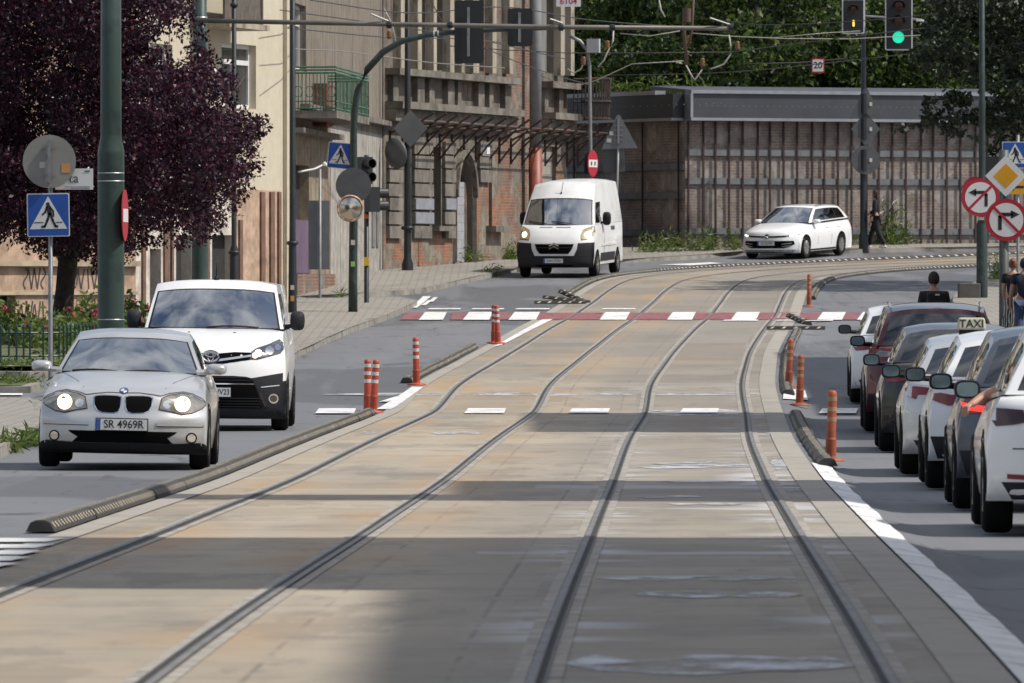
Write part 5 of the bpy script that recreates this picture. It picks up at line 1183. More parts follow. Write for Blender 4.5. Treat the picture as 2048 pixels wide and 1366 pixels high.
for y0, y1 in ((-.45, -.1), (0, .38)): j.plate('bonnet_vent', 'f', [(y0, 1.325), (y1, 1.325), (y1, 1.305), (y0, 1.305)], SEAM, .004, .02)
for sg, ax in ((1, 'l'), (-1, 'x')):
    j.plate('side_moulding', ax, [(-1.35, .86), (1.1, .86), (1.1, .80), (-1.35, .80)], P_OLDW, .018, .03, step=.4); j.plate('side_cladding', ax, [(-1.25, .62), (1.15, .62), (1.15, .40), (-1.25, .40)], PLASTG, .012, .03, step=.4)
    j.plate('panel_gap', ax, [(.62, 1.38), (.645, 1.38), (.645, .42), (.62, .42)], SEAM, .006, .02, step=.3); j.plate('door_handle', ax, [(-1.2, 1.30), (-.6, 1.30), (-.6, 1.20), (-1.2, 1.20)], SEAM, .012, .02)
mb = MB(); p = j.front(-.35, .12); mb.box(p+Vector((-.25, 0, -.02)), (.2, .22, .03), .3); mb.box(p+Vector((-.25, .42, -.0)), (.2, .26, .05), -.2); mb.build('papers', PLATEW, j.root)
jx, jy, _ = gp(1108, 556); a = R(9.5)
j.place(jx+math.sin(a)*j.x0, jy+math.cos(a)*j.x0-.3, FACE-a)

# ---- white estate car by the retaining wall
sp = dict(L=4.63, W=1.79, wb=2.68, fo=.86, r=.32, tw=.21, paint=P_WHITE, sill=.19, spokes=10, rows=[
    (.14, .17, .72, .25, 0), (.03, .23, .81, .32, 0), (.0, .38, .845, .36, 0), (.0, .50, .855, .37, 0), (.02, .60, .86, .38, 0), (.05, .69, .86, .40, 0), (.09, .765, .855, .42, .01), (.18, .825, .84, .42, .03), (.45, .90, .82, .26, .06), (.8, .965, .81, .14, .075), (1.15, 1.01, .80, .06, .07),
    (1.6, 1.0, .80, 0, .05), (3.8, 1.04, .79, 0, .05), (4.4, 1.04, .76, -.06, .05), (4.56, .95, .78, -.16, .03), (4.62, .75, .82, -.22, 0), (4.63, .5, .83, -.22, 0), (4.58, .32, .81, -.22, 0), (4.48, .2, .76, -.22, 0)],
    cab=dict(d_f=1.14, d_tf=1.98, d_tr=4.16, d_r=4.53, z_bf=1.0, z_br=1.05, z_t=1.465, z_tr=1.44, wbf=.785, wtf=.60, wbr=.74, wtr=.58, bow_f=.26, bow_r=.12, crown=.05, arch=.03, pw=.92, q0=.03, q1=.9, ab=[(.045, 0), (.33, 1), (.355, 0), (.66, 1), (.685, 0), (.93, 1), (1, 0)], blackb=True, b1=.87))
g = Car('white_estate_car', 'white estate car with a slim black grille band beside the rusty beam wall', 'car', sp)
g.plate('grille', 'f', [(-.80, .655), (-.5, .628), (0, .612), (.5, .628), (.80, .655), (.84, .70), (.5, .675), (0, .662), (-.5, .675), (-.84, .70)], BLACKM, .006, .03)
g.lampset([(.54, .635), (.78, .665), (.855, .70), (.86, .735), (.80, .725), (.56, .685)], [(.66, .668, .024, LEDON), (.72, .675, .024, LEDON), (.78, .685, .024, LEDON)], m=LENS)
g.plate('lower_grille', 'f', [(-.74, .525), (.74, .525), (.77, .43), (.62, .345), (.5, .315), (-.5, .315), (-.62, .345), (-.75, .42)], BLACKM, .006, .03)
for sg in (1, -1):
    for z in (.455, .385): g.plate('trim_bar', 'f', [(sg*.45, z-.015), (sg*.70, z+.012), (sg*.70, z-.012), (sg*.45, z-.03)], RIMM, .014, .02)
g.plate('front_valance', 'f', [(-.78, .262), (.78, .262), (.70, .19), (-.70, .19)], PLAST, .006, .03)
g.plate('badge', 'f', circ(.082, 22, (0, .655), .07), P_BLACK, .012, .03); ring(g, 'badge_ring', 0, .655, .07, .06, CHROME, .006)
mb = MB(); bx = g.hit('f', 0, .655)[0].x+.028
for P in ([(-.045, .69), (-.012, .645), (0, .665), (.012, .645), (.045, .69)], [(-.06, .665), (-.03, .612), (0, .65), (.03, .612), (.06, .665)]): mb.tube([(bx, *p) for p in P], .006, 4)
mb.build('badge_letters', CHROME, g.root)
g.numplate('f', 0, .455, 'SO 3K749', off=.036)
g.mirror(.60, .80, 1.03, .21, .13, d=.16)
for sg, ax in ((1, 'l'), (-1, 'x')):
    for x in (.42, -.62): g.plate('panel_gap', ax, [(x, .95), (x+.012, .95), (x+.03, .35), (x+.018, .35)], SEAM, .004, .02, step=.3)
    for x in (-.40, -1.28): g.plate('door_handle', ax, [(x, .86), (x+.17, .86), (x+.17, .835), (x, .835)], P_WHITE, .02, .02)
    g.plate('side_skirt', ax, [(-.95, .255), (.95, .255), (.95, .205), (-.95, .205)], PLAST, .006, .02, step=.3)
    mb = MB(); mb.tube([g.roofp(sg*.93, t)+Vector((0, 0, .035)) for t in np.linspace(.1, .95, 8)], .014, 5); mb.build('roof_rail', P_BLACK, g.root)
gx, gy, _ = gp(1532, 518); a = R(24)
g.place(gx+math.sin(a)*g.x0, gy+math.cos(a)*g.x0-.6, FACE-a)

# ---- queue in the right-hand lane, seen from behind
def rear_car(name, label, cat, Y, px, paint, L=4.4, W=1.8, H=1.46, belt=.98, hood=.9, clear=.22, r=.325, wb=2.65, rake=.55, suv=False, tail=None, tl=REDL, arch=None, wt=.6, plate=None, mir=None, roofrail=False, ab=None, mz=None, bow=.2):
    fo = .85; hb = belt
    sp = dict(L=L, W=W, wb=wb, fo=fo, r=r, tw=.225, paint=paint, sill=clear, archm=arch or BLACKM, rows=[
        (.12, clear-.02, W/2-.15, .25, 0), (.0, .45, W/2-.05, .34, 0), (.03, .62, W/2-.04, .36, 0), (.15, hood-.13, W/2-.05, .36, .02), (.5, hood-.03, W/2-.07, .2, .06), (1.0, hood+.04, W/2-.08, .1, .07), (1.4, belt, W/2-.09, .03, .05),
        (2.2, belt+.02, W/2-.09, 0, .04), (L-.75, belt+.06, W/2-.10, 0, .04), (L-.32, belt+.06, W/2-.12, -.06, .03), (L-.12, belt+.0, W/2-.09, -.20, .02), (L-.06, belt-.13, W/2-.06, -.26, 0), (L-.02, .72, W/2-.045, -.28, 0), (L, .58, W/2-.04, -.30, 0), (L, .46, W/2-.045, -.30, 0), (L-.05, clear+.08, W/2-.08, -.28, 0), (L-.14, clear, W/2-.14, -.26, 0)],
        cab=dict(d_f=1.35, d_tf=2.1, d_tr=L-.25-rake, d_r=L-.22, z_bf=belt, z_br=belt+.05, z_t=H-.02, z_tr=H-.08, wbf=W/2-.11, wtf=wt, wbr=W/2-.15, wtr=wt-.03, bow_f=.24, bow_r=.16, crown=.06, arch=.045, rw=.90, r0=.07, r1=.86, q0=.03, q1=.9, ab=ab or [(.05, 0), (.38, 1), (.42, 0), (.74, 1), (.79, 0), (.92, 1), (1, 0)], blackb=True, b1=.87))
    c = Car(name, label, cat, sp, None); c.Xr = L
    for sg in (1, -1):
        o = c.plate('tail_light', 'r', [(sg*a, b) for a, b in (tail or [(W/2-.30, .83), (W/2-.28, .92), (W/2-.08, .935), (W/2-.04, .86), (W/2-.08, .80), (W/2-.2, .81)])], tl, .010, .05, step=.06)
        c.plate('reflector', 'r', [(sg*(W/2-.34), clear+.19), (sg*(W/2-.16), clear+.20), (sg*(W/2-.16), clear+.165), (sg*(W/2-.34), clear+.155)], REDL, .010, .03)
        ax = 'l' if sg > 0 else 'x'
        for x in (wb/2-.55, -wb/2+.62): c.plate('panel_gap', ax, [(x, belt-.05), (x+.012, belt-.05), (x+.02, .35), (x+.008, .35)], SEAM, .004, .02, step=.3)
        if suv: c.plate('side_cladding', ax, [(-wb/2+r+.03, clear+.14), (wb/2-r-.03, clear+.14), (wb/2-r-.03, clear+.01), (-wb/2+r+.03, clear+.01)], PLASTG, .008, .02, step=.4)
        if roofrail: mb = MB(); mb.tube([c.roofp(sg*.93, t)+Vector((0, 0, .045 if .02 < t < .98 else 0)) for t in (0.05, .1, .3, .6, .9, .95)], .016, 5); mb.build('roof_rail', CHROME, c.root)
    c.plate('rear_bumper', 'r', [(-W/2+.12, clear+.14), (W/2-.12, clear+.14), (W/2-.2, clear+.01), (-W/2+.2, clear+.01)] if not suv else [(-W/2+.03, clear+.23), (W/2-.03, clear+.23), (W/2-.1, clear+.02), (-W/2+.1, clear+.02)], PLASTG, .007, .03)
    c.plate('tailgate_gap', 'r', [(-W/2+.2, .64), (W/2-.2, .64), (W/2-.2, .63), (-W/2+.2, .63)], SEAM, .004, .02)
    c.numplate('r', 0, .78, '', off=.025)
    c.mirror(wb/2-.62, W/2-.05, mz or belt+.08, .205, .145, mir or PLAST, d=.15)
    P = [c.rearp(-.35+t*.7, .11+.03*t) for t in np.linspace(0, 1, 4)]; mb = MB(); mb.tube([p+Vector((-.02, 0, .02)) for p in P], .012, 5); mb.build('wiper', PLAST, c.root)
    xl = PXX(px, Y); sl = .0228; X = xl+W/2+sl*wb/2
    c.place(X, Y+wb/2, PI/2-math.atan(sl)); return c
G = 'cars queuing in the right lane'
q1 = rear_car('white_hatchback', 'small white hatchback ahead of the red car, mostly hidden behind it', 'car', 136, 1700, P_WHITE, H=1.47, W=1.75, L=4.1, wb=2.55, mir=PLAST)
q2 = rear_car('red_suv', 'dark red sport utility car with silver roof bars in the queue', 'car', 117.6, 1728, P_RED, H=1.69, W=1.86, L=4.6, belt=1.08, hood=1.02, clear=.27, r=.35, suv=True, tail=[(.52, .98), (.53, 1.10), (.78, 1.13), (.88, 1.08), (.88, .90), (.66, .88), (.56, .91)], wt=.66, rake=.42, roofrail=True, mz=1.17)
for sg in (1, -1): q2.plate('reversing_lamp', 'r', [(sg*.60, .99), (sg*.60, 1.05), (sg*.74, 1.065), (sg*.80, 1.03), (sg*.76, .985)], LENS, .016, .03)
q3 = rear_car('black_hatchback', 'black hatchback between the red car and the taxi', 'car', 104, 1758, P_BLACK, H=1.49, W=1.78, L=4.3, rake=.5, mz=1.04)
q4 = rear_car('silver_taxi', 'pale silver estate car carrying a lettered taxi sign on its roof', 'car', 91.4, 1800, P_GREY, H=1.44, W=1.78, L=4.5, belt=.95, rake=.62, tail=[(.54, .82), (.54, .885), (.76, .905), (.85, .885), (.83, .80), (.75, .775), (.73, .82)], mz=1.03)
q5 = rear_car('white_crossover', 'white crossover car with dark lower cladding just behind the taxi', 'car', 84.9, 1851, P_WHITE, H=1.50, W=1.82, L=4.4, clear=.27, r=.345, suv=True, tail=[(.52, .80), (.55, .90), (.68, .89), (.84, .92), (.86, .84), (.72, .79)], rake=.6, mz=1.06)
q6 = rear_car('slate_blue_suv', 'slate blue sport utility car with a glowing red brake lamp', 'car', 75.6, 1906, P_NAVY, H=1.55, W=1.83, L=4.5, clear=.27, r=.35, suv=True, tl=REDL, rake=.6, mz=1.06)
for sg in (1, -1): q6.plate('brake_lamp', 'r', [(sg*.50, .90), (sg*.52, .80), (sg*.84, .84), (sg*.87, .905), (sg*.80, .89), (sg*.58, .855), (sg*.55, .90)], REDON, .018, .03)
q7 = rear_car('white_suv', 'white car nearest the camera at the right edge, driver holding an arm out', 'car', 66.7, 1964, P_WHITE, H=1.56, W=1.85, L=4.5, clear=.25, r=.36, rake=.5, tl=mat('smoked_red_lens', (.05, .012, .015), .15, coat=.6), mz=1.05)
# taxi sign
t4 = empty('taxi_sign', (0, 0, 0), 0, 'pale yellow taxi roof sign with black lettering on the silver estate', 'sign')
p = q4.root.matrix_world; bpy.context.view_layer.update(); p = q4.root.matrix_world @ q4.roofp(0, .55); px_ = 1943*1.0
cx = PXX(1943, p.y); TS = mat('taxi_sign_plastic', (.42, .42, .32), .5, var=.08, vs=5)
mb = MB(); hw, hd, hh = .15, .06, .13
mb.add([(cx-hw, p.y-hd, p.z+.03), (cx+hw, p.y-hd, p.z+.03), (cx+hw, p.y+hd, p.z+.03), (cx-hw, p.y+hd, p.z+.03), (cx-hw*.9, p.y-hd*.6, p.z+.03+hh), (cx+hw*.9, p.y-hd*.6, p.z+.03+hh), (cx+hw*.9, p.y+hd*.6, p.z+.03+hh), (cx-hw*.9, p.y+hd*.6, p.z+.03+hh)], [(0, 3, 2, 1), (4, 5, 6, 7), (0, 1, 5, 4), (2, 3, 7, 6), (1, 2, 6, 5), (0, 4, 7, 3)])
o = mb.build('sign_box', TS, t4); bv = o.modifiers.new('bevel', 'BEVEL'); bv.width = .025; bv.segments = 3
mb = MB(); mb.box((cx, p.y, p.z+.01), (hw*1.7, .1, .05)); mb.build('foot', PLAST, t4)
vv, ff = text_poly('TAXI', .115, .012); mb = MB(); mb.add([(cx+a*.98, p.y-hd*(1-.4*(.5+b_/hh))-.004, p.z+.03+hh/2+b_) for a, b_ in vv], ff); mb.build('lettering', INKB, t4); t4.location = (0, 0, 0)
# ------------------------------------------------------------------ street furniture
PGREEN = mat('mast_green_paint', (.036, .062, .052), .42, var=.2, vs=1.2, dirt=(.02, .035, .035), dirt_t=(.5, .66), dirt_s=2.5); DGREEN = mat('dark_green_paint', (.014, .028, .026), .45, var=.2, vs=2, dirt=(.03, .05, .045), dirt_t=(.52, .6), dirt_s=5)
BLKP = mat('black_post_paint', (.012, .015, .02), .45, var=.2, vs=3); GALV = mat('galvanised_post', (.22, .225, .23), .5, .4, var=.2, vs=5); SBACK = mat('sign_back_grey', (.085, .09, .095), .55, .2, var=.15, vs=3); SBACKL = mat('sign_back_light', (.24, .235, .22), .55, .2, var=.12, vs=3)
SWHITE = mat('sign_white', (.62, .62, .62), .5, var=.04); SBLUE = mat('sign_blue', (.008, .07, .33), .5, var=.06); SBLK = mat('sign_black', (.012, .013, .016), .5); SRED = mat('sign_red', (.36, .012, .028), .5, var=.08); SYEL = mat('sign_yellow', (.60, .30, .01), .5, var=.06)
STK = mat('sticker_paper', (.5, .49, .44), .7, var=.1); STKO = mat('sticker_orange', (.5, .25, .08), .7); YELB = mat('yellow_box', (.55, .36, .02), .5); ORB = mat('orange_band', (.55, .12, .03), .6); STRAP = mat('steel_strap', (.42, .43, .44), .4, .6)
def pole(root, name, X, Y, prof_, m, n=16):       # prof_: (z, r)
    mb = MB(); mb.lathe([(r, z) for z, r in prof_]+[(.001, prof_[-1][0])], (X, Y, 0), n=n); return mb.build(name, m, root, True)
def face(root, name, poly, X, Y, Z, th, m, rz=0, tilt=0, d=0):
    M = Matrix.Translation((X, Y, Z)) @ Matrix.Rotation(rz, 4, 'Z') @ Matrix.Rotation(tilt, 4, 'Y') @ Matrix.Translation((0, d, 0)); mb = MB(); mb.prism(poly, th, M); return fixn(mb.build(name, m, root))
def rrect(w_, h, r, n=5):
    P = []
    for cx, cz, a0 in ((w_/2-r, h/2-r, 0), (-w_/2+r, h/2-r, PI/2), (-w_/2+r, -h/2+r, PI), (w_/2-r, -h/2+r, 1.5*PI)): P += [(cx+r*math.cos(a0+PI/2*k/n), cz+r*math.sin(a0+PI/2*k/n)) for k in range(n+1)]
    return P
def decal(parent, name, polys, X, Y, Z, m, rz=0, tilt=0, d=-.004):
    M = Matrix.Translation((X, Y, Z)) @ Matrix.Rotation(rz, 4, 'Z') @ Matrix.Rotation(tilt, 4, 'Y'); mb = MB()
    for P in polys: mb.prism(P, .003, M @ Matrix.Translation((0, d, 0)))
    return fixn(mb.build(name, m, parent))
def thick(pts, w_):                                # stroke polygon(s) in xz
    o = []
    for (x0, z0), (x1, z1) in zip(pts[:-1], pts[1:]):
        L_ = math.hypot(x1-x0, z1-z0); nx, nz = -(z1-z0)/L_*w_/2, (x1-x0)/L_*w_/2; ex, ez = (x1-x0)/L_*w_*.3, (z1-z0)/L_*w_*.3
        o.append([(x0+nx-ex, z0+nz-ez), (x0-nx-ex, z0-nz-ez), (x1-nx+ex, z1-nz+ez), (x1+nx+ex, z1+nz+ez)])
    return o
def walker(k):      # pedestrian pictogram of the crossing sign, k = sign width
    s = lambda P: [(x*k, z*k) for x, z in P]
    return [s(circ(.045, 12, (-.005, .255)))]+[s(P) for st, w_ in (([(.005, .19), (.035, .03)], .105), ([(-.03, .19), (-.07, .07), (-.135, .01)], .042), ([(.05, .18), (.115, .09), (.12, -.03)], .042), ([(.03, .03), (-.02, -.12), (-.085, -.27), (-.15, -.275)], .055), ([(.045, .03), (.10, -.12), (.165, -.265), (.215, -.27)], .055)) for P in thick(st, w_)]
def ped_sign(root, X, Y, Z, k, rz=0, tilt=0):
    b = face(root, 'sign_panel', rrect(k, k*1.02, .04*k), X, Y, Z, .02, SWHITE, rz, tilt); face(b, 'blue_field', rrect(k*.95, k*.97, .03*k), X, Y, Z, .004, SBLUE, rz, tilt, -.003)
    decal(b, 'white_triangle', [[(-.44*k, -.33*k), (.44*k, -.33*k), (0, .44*k)]], X, Y, Z, SWHITE, rz, tilt, -.006)
    decal(b, 'crossing_line', [[(-.33*k, -.185*k), (-.12*k, -.185*k), (-.12*k, -.165*k), (-.33*k, -.165*k)], [(.18*k, -.185*k), (.33*k, -.185*k), (.33*k, -.165*k), (.18*k, -.165*k)]], X, Y, Z, SBLK, rz, tilt, -.009)
    decal(b, 'pedestrian_symbol', walker(k), X, Y, Z, SBLK, rz, tilt, -.0095); return b
def disc(root, name, X, Y, Z, r, m, rz=0, th=.015): return face(root, name, circ(r, 36), X, Y, Z, th, m, rz)
def back_rail(root, X, Y, Z, h, m=GALV):
    mb = MB(); mb.box((X, Y-.03, Z), (.05, .05, h))
    for dz in (-.28, .28): mb.box((X, Y-.02, Z+dz*h/.86), (.24*h/.86, .03, .035))
    return mb.build('mounting_rail', m, root)

# pedestrian crossing sign post at the left with the back of a round sign and a street name plate
Y = 147; X = PXX(101, Y); sp1 = empty('sign_post', (X, Y, zg(X, Y)), 0, 'grey post with blue crossing sign below the back of a round sign', 'sign post', 'sign posts')
pole(sp1, 'post', X, Y, [(-.3, .038), (PZ(272, Y), .036)], GALV, 10)
rb = disc(sp1, 'round_sign_back', PXX(99, Y), Y-.06, PZ(323, Y), .435, SBACKL); back_rail(rb, PXX(99, Y), Y-.075, PZ(323, Y), .70)
for x, y, w_, m in ((132, 336, .07, STKO), (85, 330, .045, STK)): decal(rb, 'sticker', [[(-w_, -w_*1.1), (w_, -w_*1.1), (w_, w_*1.1), (-w_, w_*1.1)]], PXX(x, Y), Y-.063, PZ(y, Y), m, 0, 0, -.003)
ped_sign(sp1, PXX(97, Y), Y-.06, PZ(430, Y), .695, 0, R(-1))
st = face(sp1, 'street_name_plate', rrect(.62, .345, .01), PXX(148, Y), Y+.05, PZ(358, Y), .015, SWHITE)
vv, ff = text_poly('ta', .22, .0); mb = MB(); mb.add([(PXX(147, Y)+a, Y+.045, PZ(357, Y)+b_) for a, b_ in vv], ff); mb.build('lettering', SBLK, st)
decal(st, 'small_print', [[(-.15, -.13), (.26, -.13), (.26, -.122), (-.15, -.122)], [(-.05, -.15), (.26, -.15), (.26, -.143), (-.05, -.143)], [(.17, .12), (.26, .12), (.26, .14), (.17, .14)]], PXX(148, Y), Y+.048, PZ(358, Y), SBACK); setloc(sp1)
# stout green mast with an edge-on no-entry sign
Y = 150; X = PXX(222, Y); m2 = empty('tram_mast', (X, Y, zg(X, Y)), 0, 'thick stepped green steel mast with two straps in front of the purple tree', 'mast', 'masts')
pole(m2, 'shaft', X, Y, [(-.3, .222), (PZ(312, Y), .222), (PZ(306, Y), .225), (PZ(300, Y), .218), (PZ(272, Y), .172), (PZ(269, Y), .176), (12, .155)], PGREEN, 32)
for y in (347, 363, 640): pole(m2, 'strap', X, Y, [(PZ(y, Y), .2245), (PZ(y, Y)+.016, .2245)], STRAP, 32)
ne = disc(m2, 'no_entry_sign', PXX(251, Y), Y-.05, PZ(431, Y), .43, SRED, R(85.5)); decal(ne, 'white_bar', [[(-.33, -.11), (.33, -.11), (.33, .11), (-.33, .11)]], PXX(251, Y), Y-.05, PZ(431, Y), SWHITE, R(85.5), 0, -.006); setloc(m2)
# cantilever mast of the tram line
Y = 183; X = PXX(400, Y); m3 = empty('cantilever_mast', (X, Y, zg(X, Y)), 0, 'green tram mast carrying a long horizontal pipe arm across the tracks', 'mast', 'masts')
pole(m3, 'shaft', X, Y, [(-.2, .175), (PZ(440, Y), .17), (PZ(430, Y), .145), (13, .13)], PGREEN, 24)
PIPEM = mat('weathered_pipe', (.15, .14, .12), .55, .3, var=.25, vs=2); WIREM = mat('wire_dark', (.05, .05, .05), .5, .3); WIREP = mat('wire_pale', (.26, .25, .22), .5, .2); INSB = mat('brown_insulator', (.17, .075, .03), .3)
mb = MB(); mb.tube([at(388, 41, Y-.2), at(700, 47, Y-.2), at(1100, 54, Y-.2), at(1466, 57, Y-.2)], .05, 10); arm = mb.build('cantilever_arm', PIPEM, m3, True)
for y in (36, 47): pole(m3, 'clamp_band', X, Y, [(PZ(y, Y), .15), (PZ(y, Y)+.025, .15)], STRAP, 20)
mb = MB()
for x in (778, 900, 1122, 1225, 1462): mb.lathe([(.07, -.05), (.075, 0), (.07, .05)], at(x, 55 if x > 1000 else 50, Y-.2)+Vector((0, 0, 0)), axis='x', n=10)
mb.build('arm_fittings', BLKP, arm)
for x0, y0, x1, y1 in ((742, 28, 776, 42), (1100, 38, 1124, 46), (1420, 36, 1462, 50)): mb = MB(); mb.tube([at(x0, y0, Y-.3), at(x1, y1, Y-.2)], .02, 6); mb.build('stay_rod', GALV, arm)
setloc(m3)
# black cast lamp posts
def lamppost(px, Y, label, segs, bands=(), stickers=()):
    X = PXX(px, Y); r_ = empty('lamp_post', (X, Y, zg(X, Y)), 0, label, 'lamp post', 'black lamp posts'); pole(r_, 'shaft', X, Y, segs, BLKP, 14)
    for y, rr in bands: pole(r_, 'collar', X, Y, [(PZ(y+4, Y), rr*.8), (PZ(y+2, Y), rr), (PZ(y-2, Y), rr), (PZ(y-4, Y), rr*.8)], BLKP, 14)
    for y, h, m in stickers: decal(r_, 'sticker', [[(-.04, -h), (.04, -h), (.04, h), (-.04, h)]], X, Y-.10, PZ(y, Y), m)
    return r_
l1 = lamppost(468, 188, 'black lamp post rising beside the cream house window', [(-.2, .11), (PZ(500, 188), .09), (PZ(490, 188), .055), (13, .045)], ((10, .085), (207, .10), (505, .12))); setloc(l1)
l2 = lamppost(585, 197, 'tall black lamp post with stickers beside the white delivery van', [(.3, .10), (PZ(490, 197), .085), (PZ(480, 197), .07), (13, .055)], ((486, .13),), ((575, .05, STK), (597, .06, STKO))); setloc(l2)
gx_, Yl, gz_ = gp(815, 550); l3 = lamppost(815, Yl, 'black lamp post carrying sign backs before the ruined house', [(gz_, .16), (gz_+.3, .15), (gz_+.45, .10), (PZ(455, Yl), .095), (PZ(300, Yl), .085), (13, .06)], ((456, .17), (532, .15)))
X = PXX(821, Yl); face(l3, 'diamond_sign_back', [(0, -.50), (.46, 0), (0, .50), (-.46, 0)], X, Yl-.10, PZ(257, Yl), .02, SBACK, R(12))
mb = MB(); mb.lathe([(.001, -.16), (.25, -.12), (.40, -.02), (.42, .03), (.38, .05)], (0, 0, 0), n=24, axis='y'); o = mb.build('traffic_mirror_back', SBACK, l3, True); o.location = (PXX(791, Yl), Yl-.15, PZ(307, Yl)); o.rotation_euler = (R(8), R(-10), R(-48)); mb = MB(); mb.tube([(PXX(800, Yl), Yl-.1, PZ(325, Yl)), (PXX(815, Yl), Yl, PZ(325, Yl))], .03, 6); mb.build('mirror_bracket', GALV, l3); setloc(l3)
# green arched signal mast
_, Y, gz = gp(706, 635); X = PXX(706, Y); ms = empty('signal_mast', (X, Y, gz), 0, 'dark green signal mast arching over the tram tracks with signal boards seen from behind', 'signal mast', 'signal masts')
mb = MB(); P = [(706, 640), (706, 560), (707, 450), (707, 330), (707, 260), (709, 218), (717, 178), (735, 138), (765, 105), (803, 83), (850, 71), (900, 65), (985, 60), (1132, 55)]
mb.tube([at(x, y, Y) for x, y in P], [.105, .10, .095, .085, .08, .08, .08, .078, .075, .07, .065, .06, .05, .045], 14); mb.build('mast_tube', DGREEN, ms, True)
mb = MB()
for x, y in ((868, 68), (876, 67)): mb.lathe([(.07, -.02), (.07, .02)], at(x, y, Y), axis='x', n=12)
mb.build('clamp_band', STRAP, ms)
for x, y, w_, h in ((938, 64, 57, 126), (1040, 55, 50, 76)):
    s_ = S(Y); bx = face(ms, 'signal_backboard', rrect(w_/s_, h/s_, .06), PXX(x, Y), Y-.10, PZ(y, Y), .03, SBLK); mb = MB(); mb.box((PXX(x-1, Y), Y-.16, PZ(y, Y)), (.06, .05, h/s_*.78)); mb.build('mounting_rail', GALV, bx)
    mb = MB()
    for k in range(3 if h > 100 else 2): mb.box((PXX(x, Y), Y+.06, PZ(y, Y)+h/s_*(.3-.3*k)), (w_/s_*.7, .24, .27))
    mb.build('signal_housing', SBLK, bx)
np_ = face(ms, 'number_sign', rrect(.54, .36, .01), PXX(1137, Y), Y-.08, PZ(-3, Y), .02, SWHITE); vv, ff = text_poly('6104', .19, .008); mb = MB(); mb.add([(PXX(1137, Y)+a, Y-.085, PZ(3, Y)+b_) for a, b_ in vv], ff); mb.build('lettering', SRED, np_)
ped_sign(ms, PXX(680, Y), Y+.10, PZ(311, Y), .56, R(-14), R(5))
rb = disc(ms, 'round_sign_back', PXX(707, Y), Y-.11, PZ(371, Y), .39, SBACK)
mr_ = empty('traffic_mirror', (0, 0, 0)); mr_.parent = ms; ex, ez = PXX(701, Y), PZ(417, Y)
mb = MB(); mb.lathe([(.285, .05), (.30, .0), (.285, -.05), (.262, -.055), (.258, -.02)], (ex, Y-.22, ez), n=30, axis='y'); o = mb.build('mirror_rim', mat('mirror_rim_orange', (.42, .22, .13), .5, var=.35, vs=9, dirt=(.5, .47, .42), dirt_t=(.5, .52), dirt_s=9), mr_, True)
mb = MB(); mb.lathe([(.262, -.02), (.18, -.055), (.09, -.072), (.001, -.077)], (ex, Y-.22, ez), n=30, axis='y'); mb.build('mirror_face', mat('convex_mirror', (.62, .55, .46), .16, 1, var=.1), mr_, True)  # face tinted beige to stand in for what it reflects
for y, m in ((485, STK), (528, mat('sticker_green', (.25, .45, .12), .6))): decal(ms, 'sticker', [[(-.045, -.055), (.045, -.055), (.045, .055), (-.045, .055)]], X, Y-.104, PZ(y, Y), m)
setloc(ms)
# small signal post with push button
_, Y, gz = gp(733, 616); X = PXX(733, Y); s6 = empty('pedestrian_signal', (X, Y, gz), 0, 'black pedestrian signal post with yellow push button box beside the green arch', 'signal', 'signal masts')
pole(s6, 'post', X, Y, [(gz, .09), (gz+.1, .085), (gz+.14, .058), (PZ(310, Y), .055)], BLKP, 12)
for y0, y1, rz in ((314, 368, 30), (374, 424, -62)):
    mb = MB(); zc_ = PZ((y0+y1)/2, Y); h = (y1-y0)/S(Y); M = Matrix.Translation((X+(.13 if rz < 0 else -.05), Y-.12, zc_)) @ Matrix.Rotation(R(rz), 4, 'Z'); mb.box(None, (.30, .26, h), M=M)
    o = mb.build('signal_housing', SBLK, s6); mb = MB()
    for k in (-1, 1):
        M2 = M @ Matrix.Translation((0, .10 if rz < 0 else -.1, k*h*.25)); n0 = len(mb.v); sg = 1 if rz < 0 else -1
        mb.lathe([(.115, 0), (.115, sg*.28), (.10, sg*.28), (.10, 0)], (0, 0, 0), axis='y', n=14); mb.v[n0:] = [tuple(M2 @ Vector(v_)) for v_ in mb.v[n0:]]
    mb.build('visor', SBLK, o)
mb = MB(); mb.box((X, Y-.09, PZ(523, Y)), (.11, .1, .20)); mb.build('push_button', YELB, s6); pole(s6, 'reflective_band', X, Y, [(PZ(437, Y), .06), (PZ(428, Y), .06)], ORB, 12); setloc(s6)
# grey information board seen from behind
_, Y, gz = gp(640, 607); X = PXX(640, Y); s7 = empty('information_board', (X, Y, gz), 0, 'grey upright board on a thin post in front of the derelict house', 'sign', 'sign posts')
pole(s7, 'post', X, Y, [(gz, .035), (PZ(338, Y), .033)], GALV, 10); face(s7, 'board', rrect(.50, 1.63, .01), PXX(638, Y), Y+.05, PZ(470, Y), .03, mat('board_back', (.135, .142, .16), .6, var=.1)); setloc(s7)
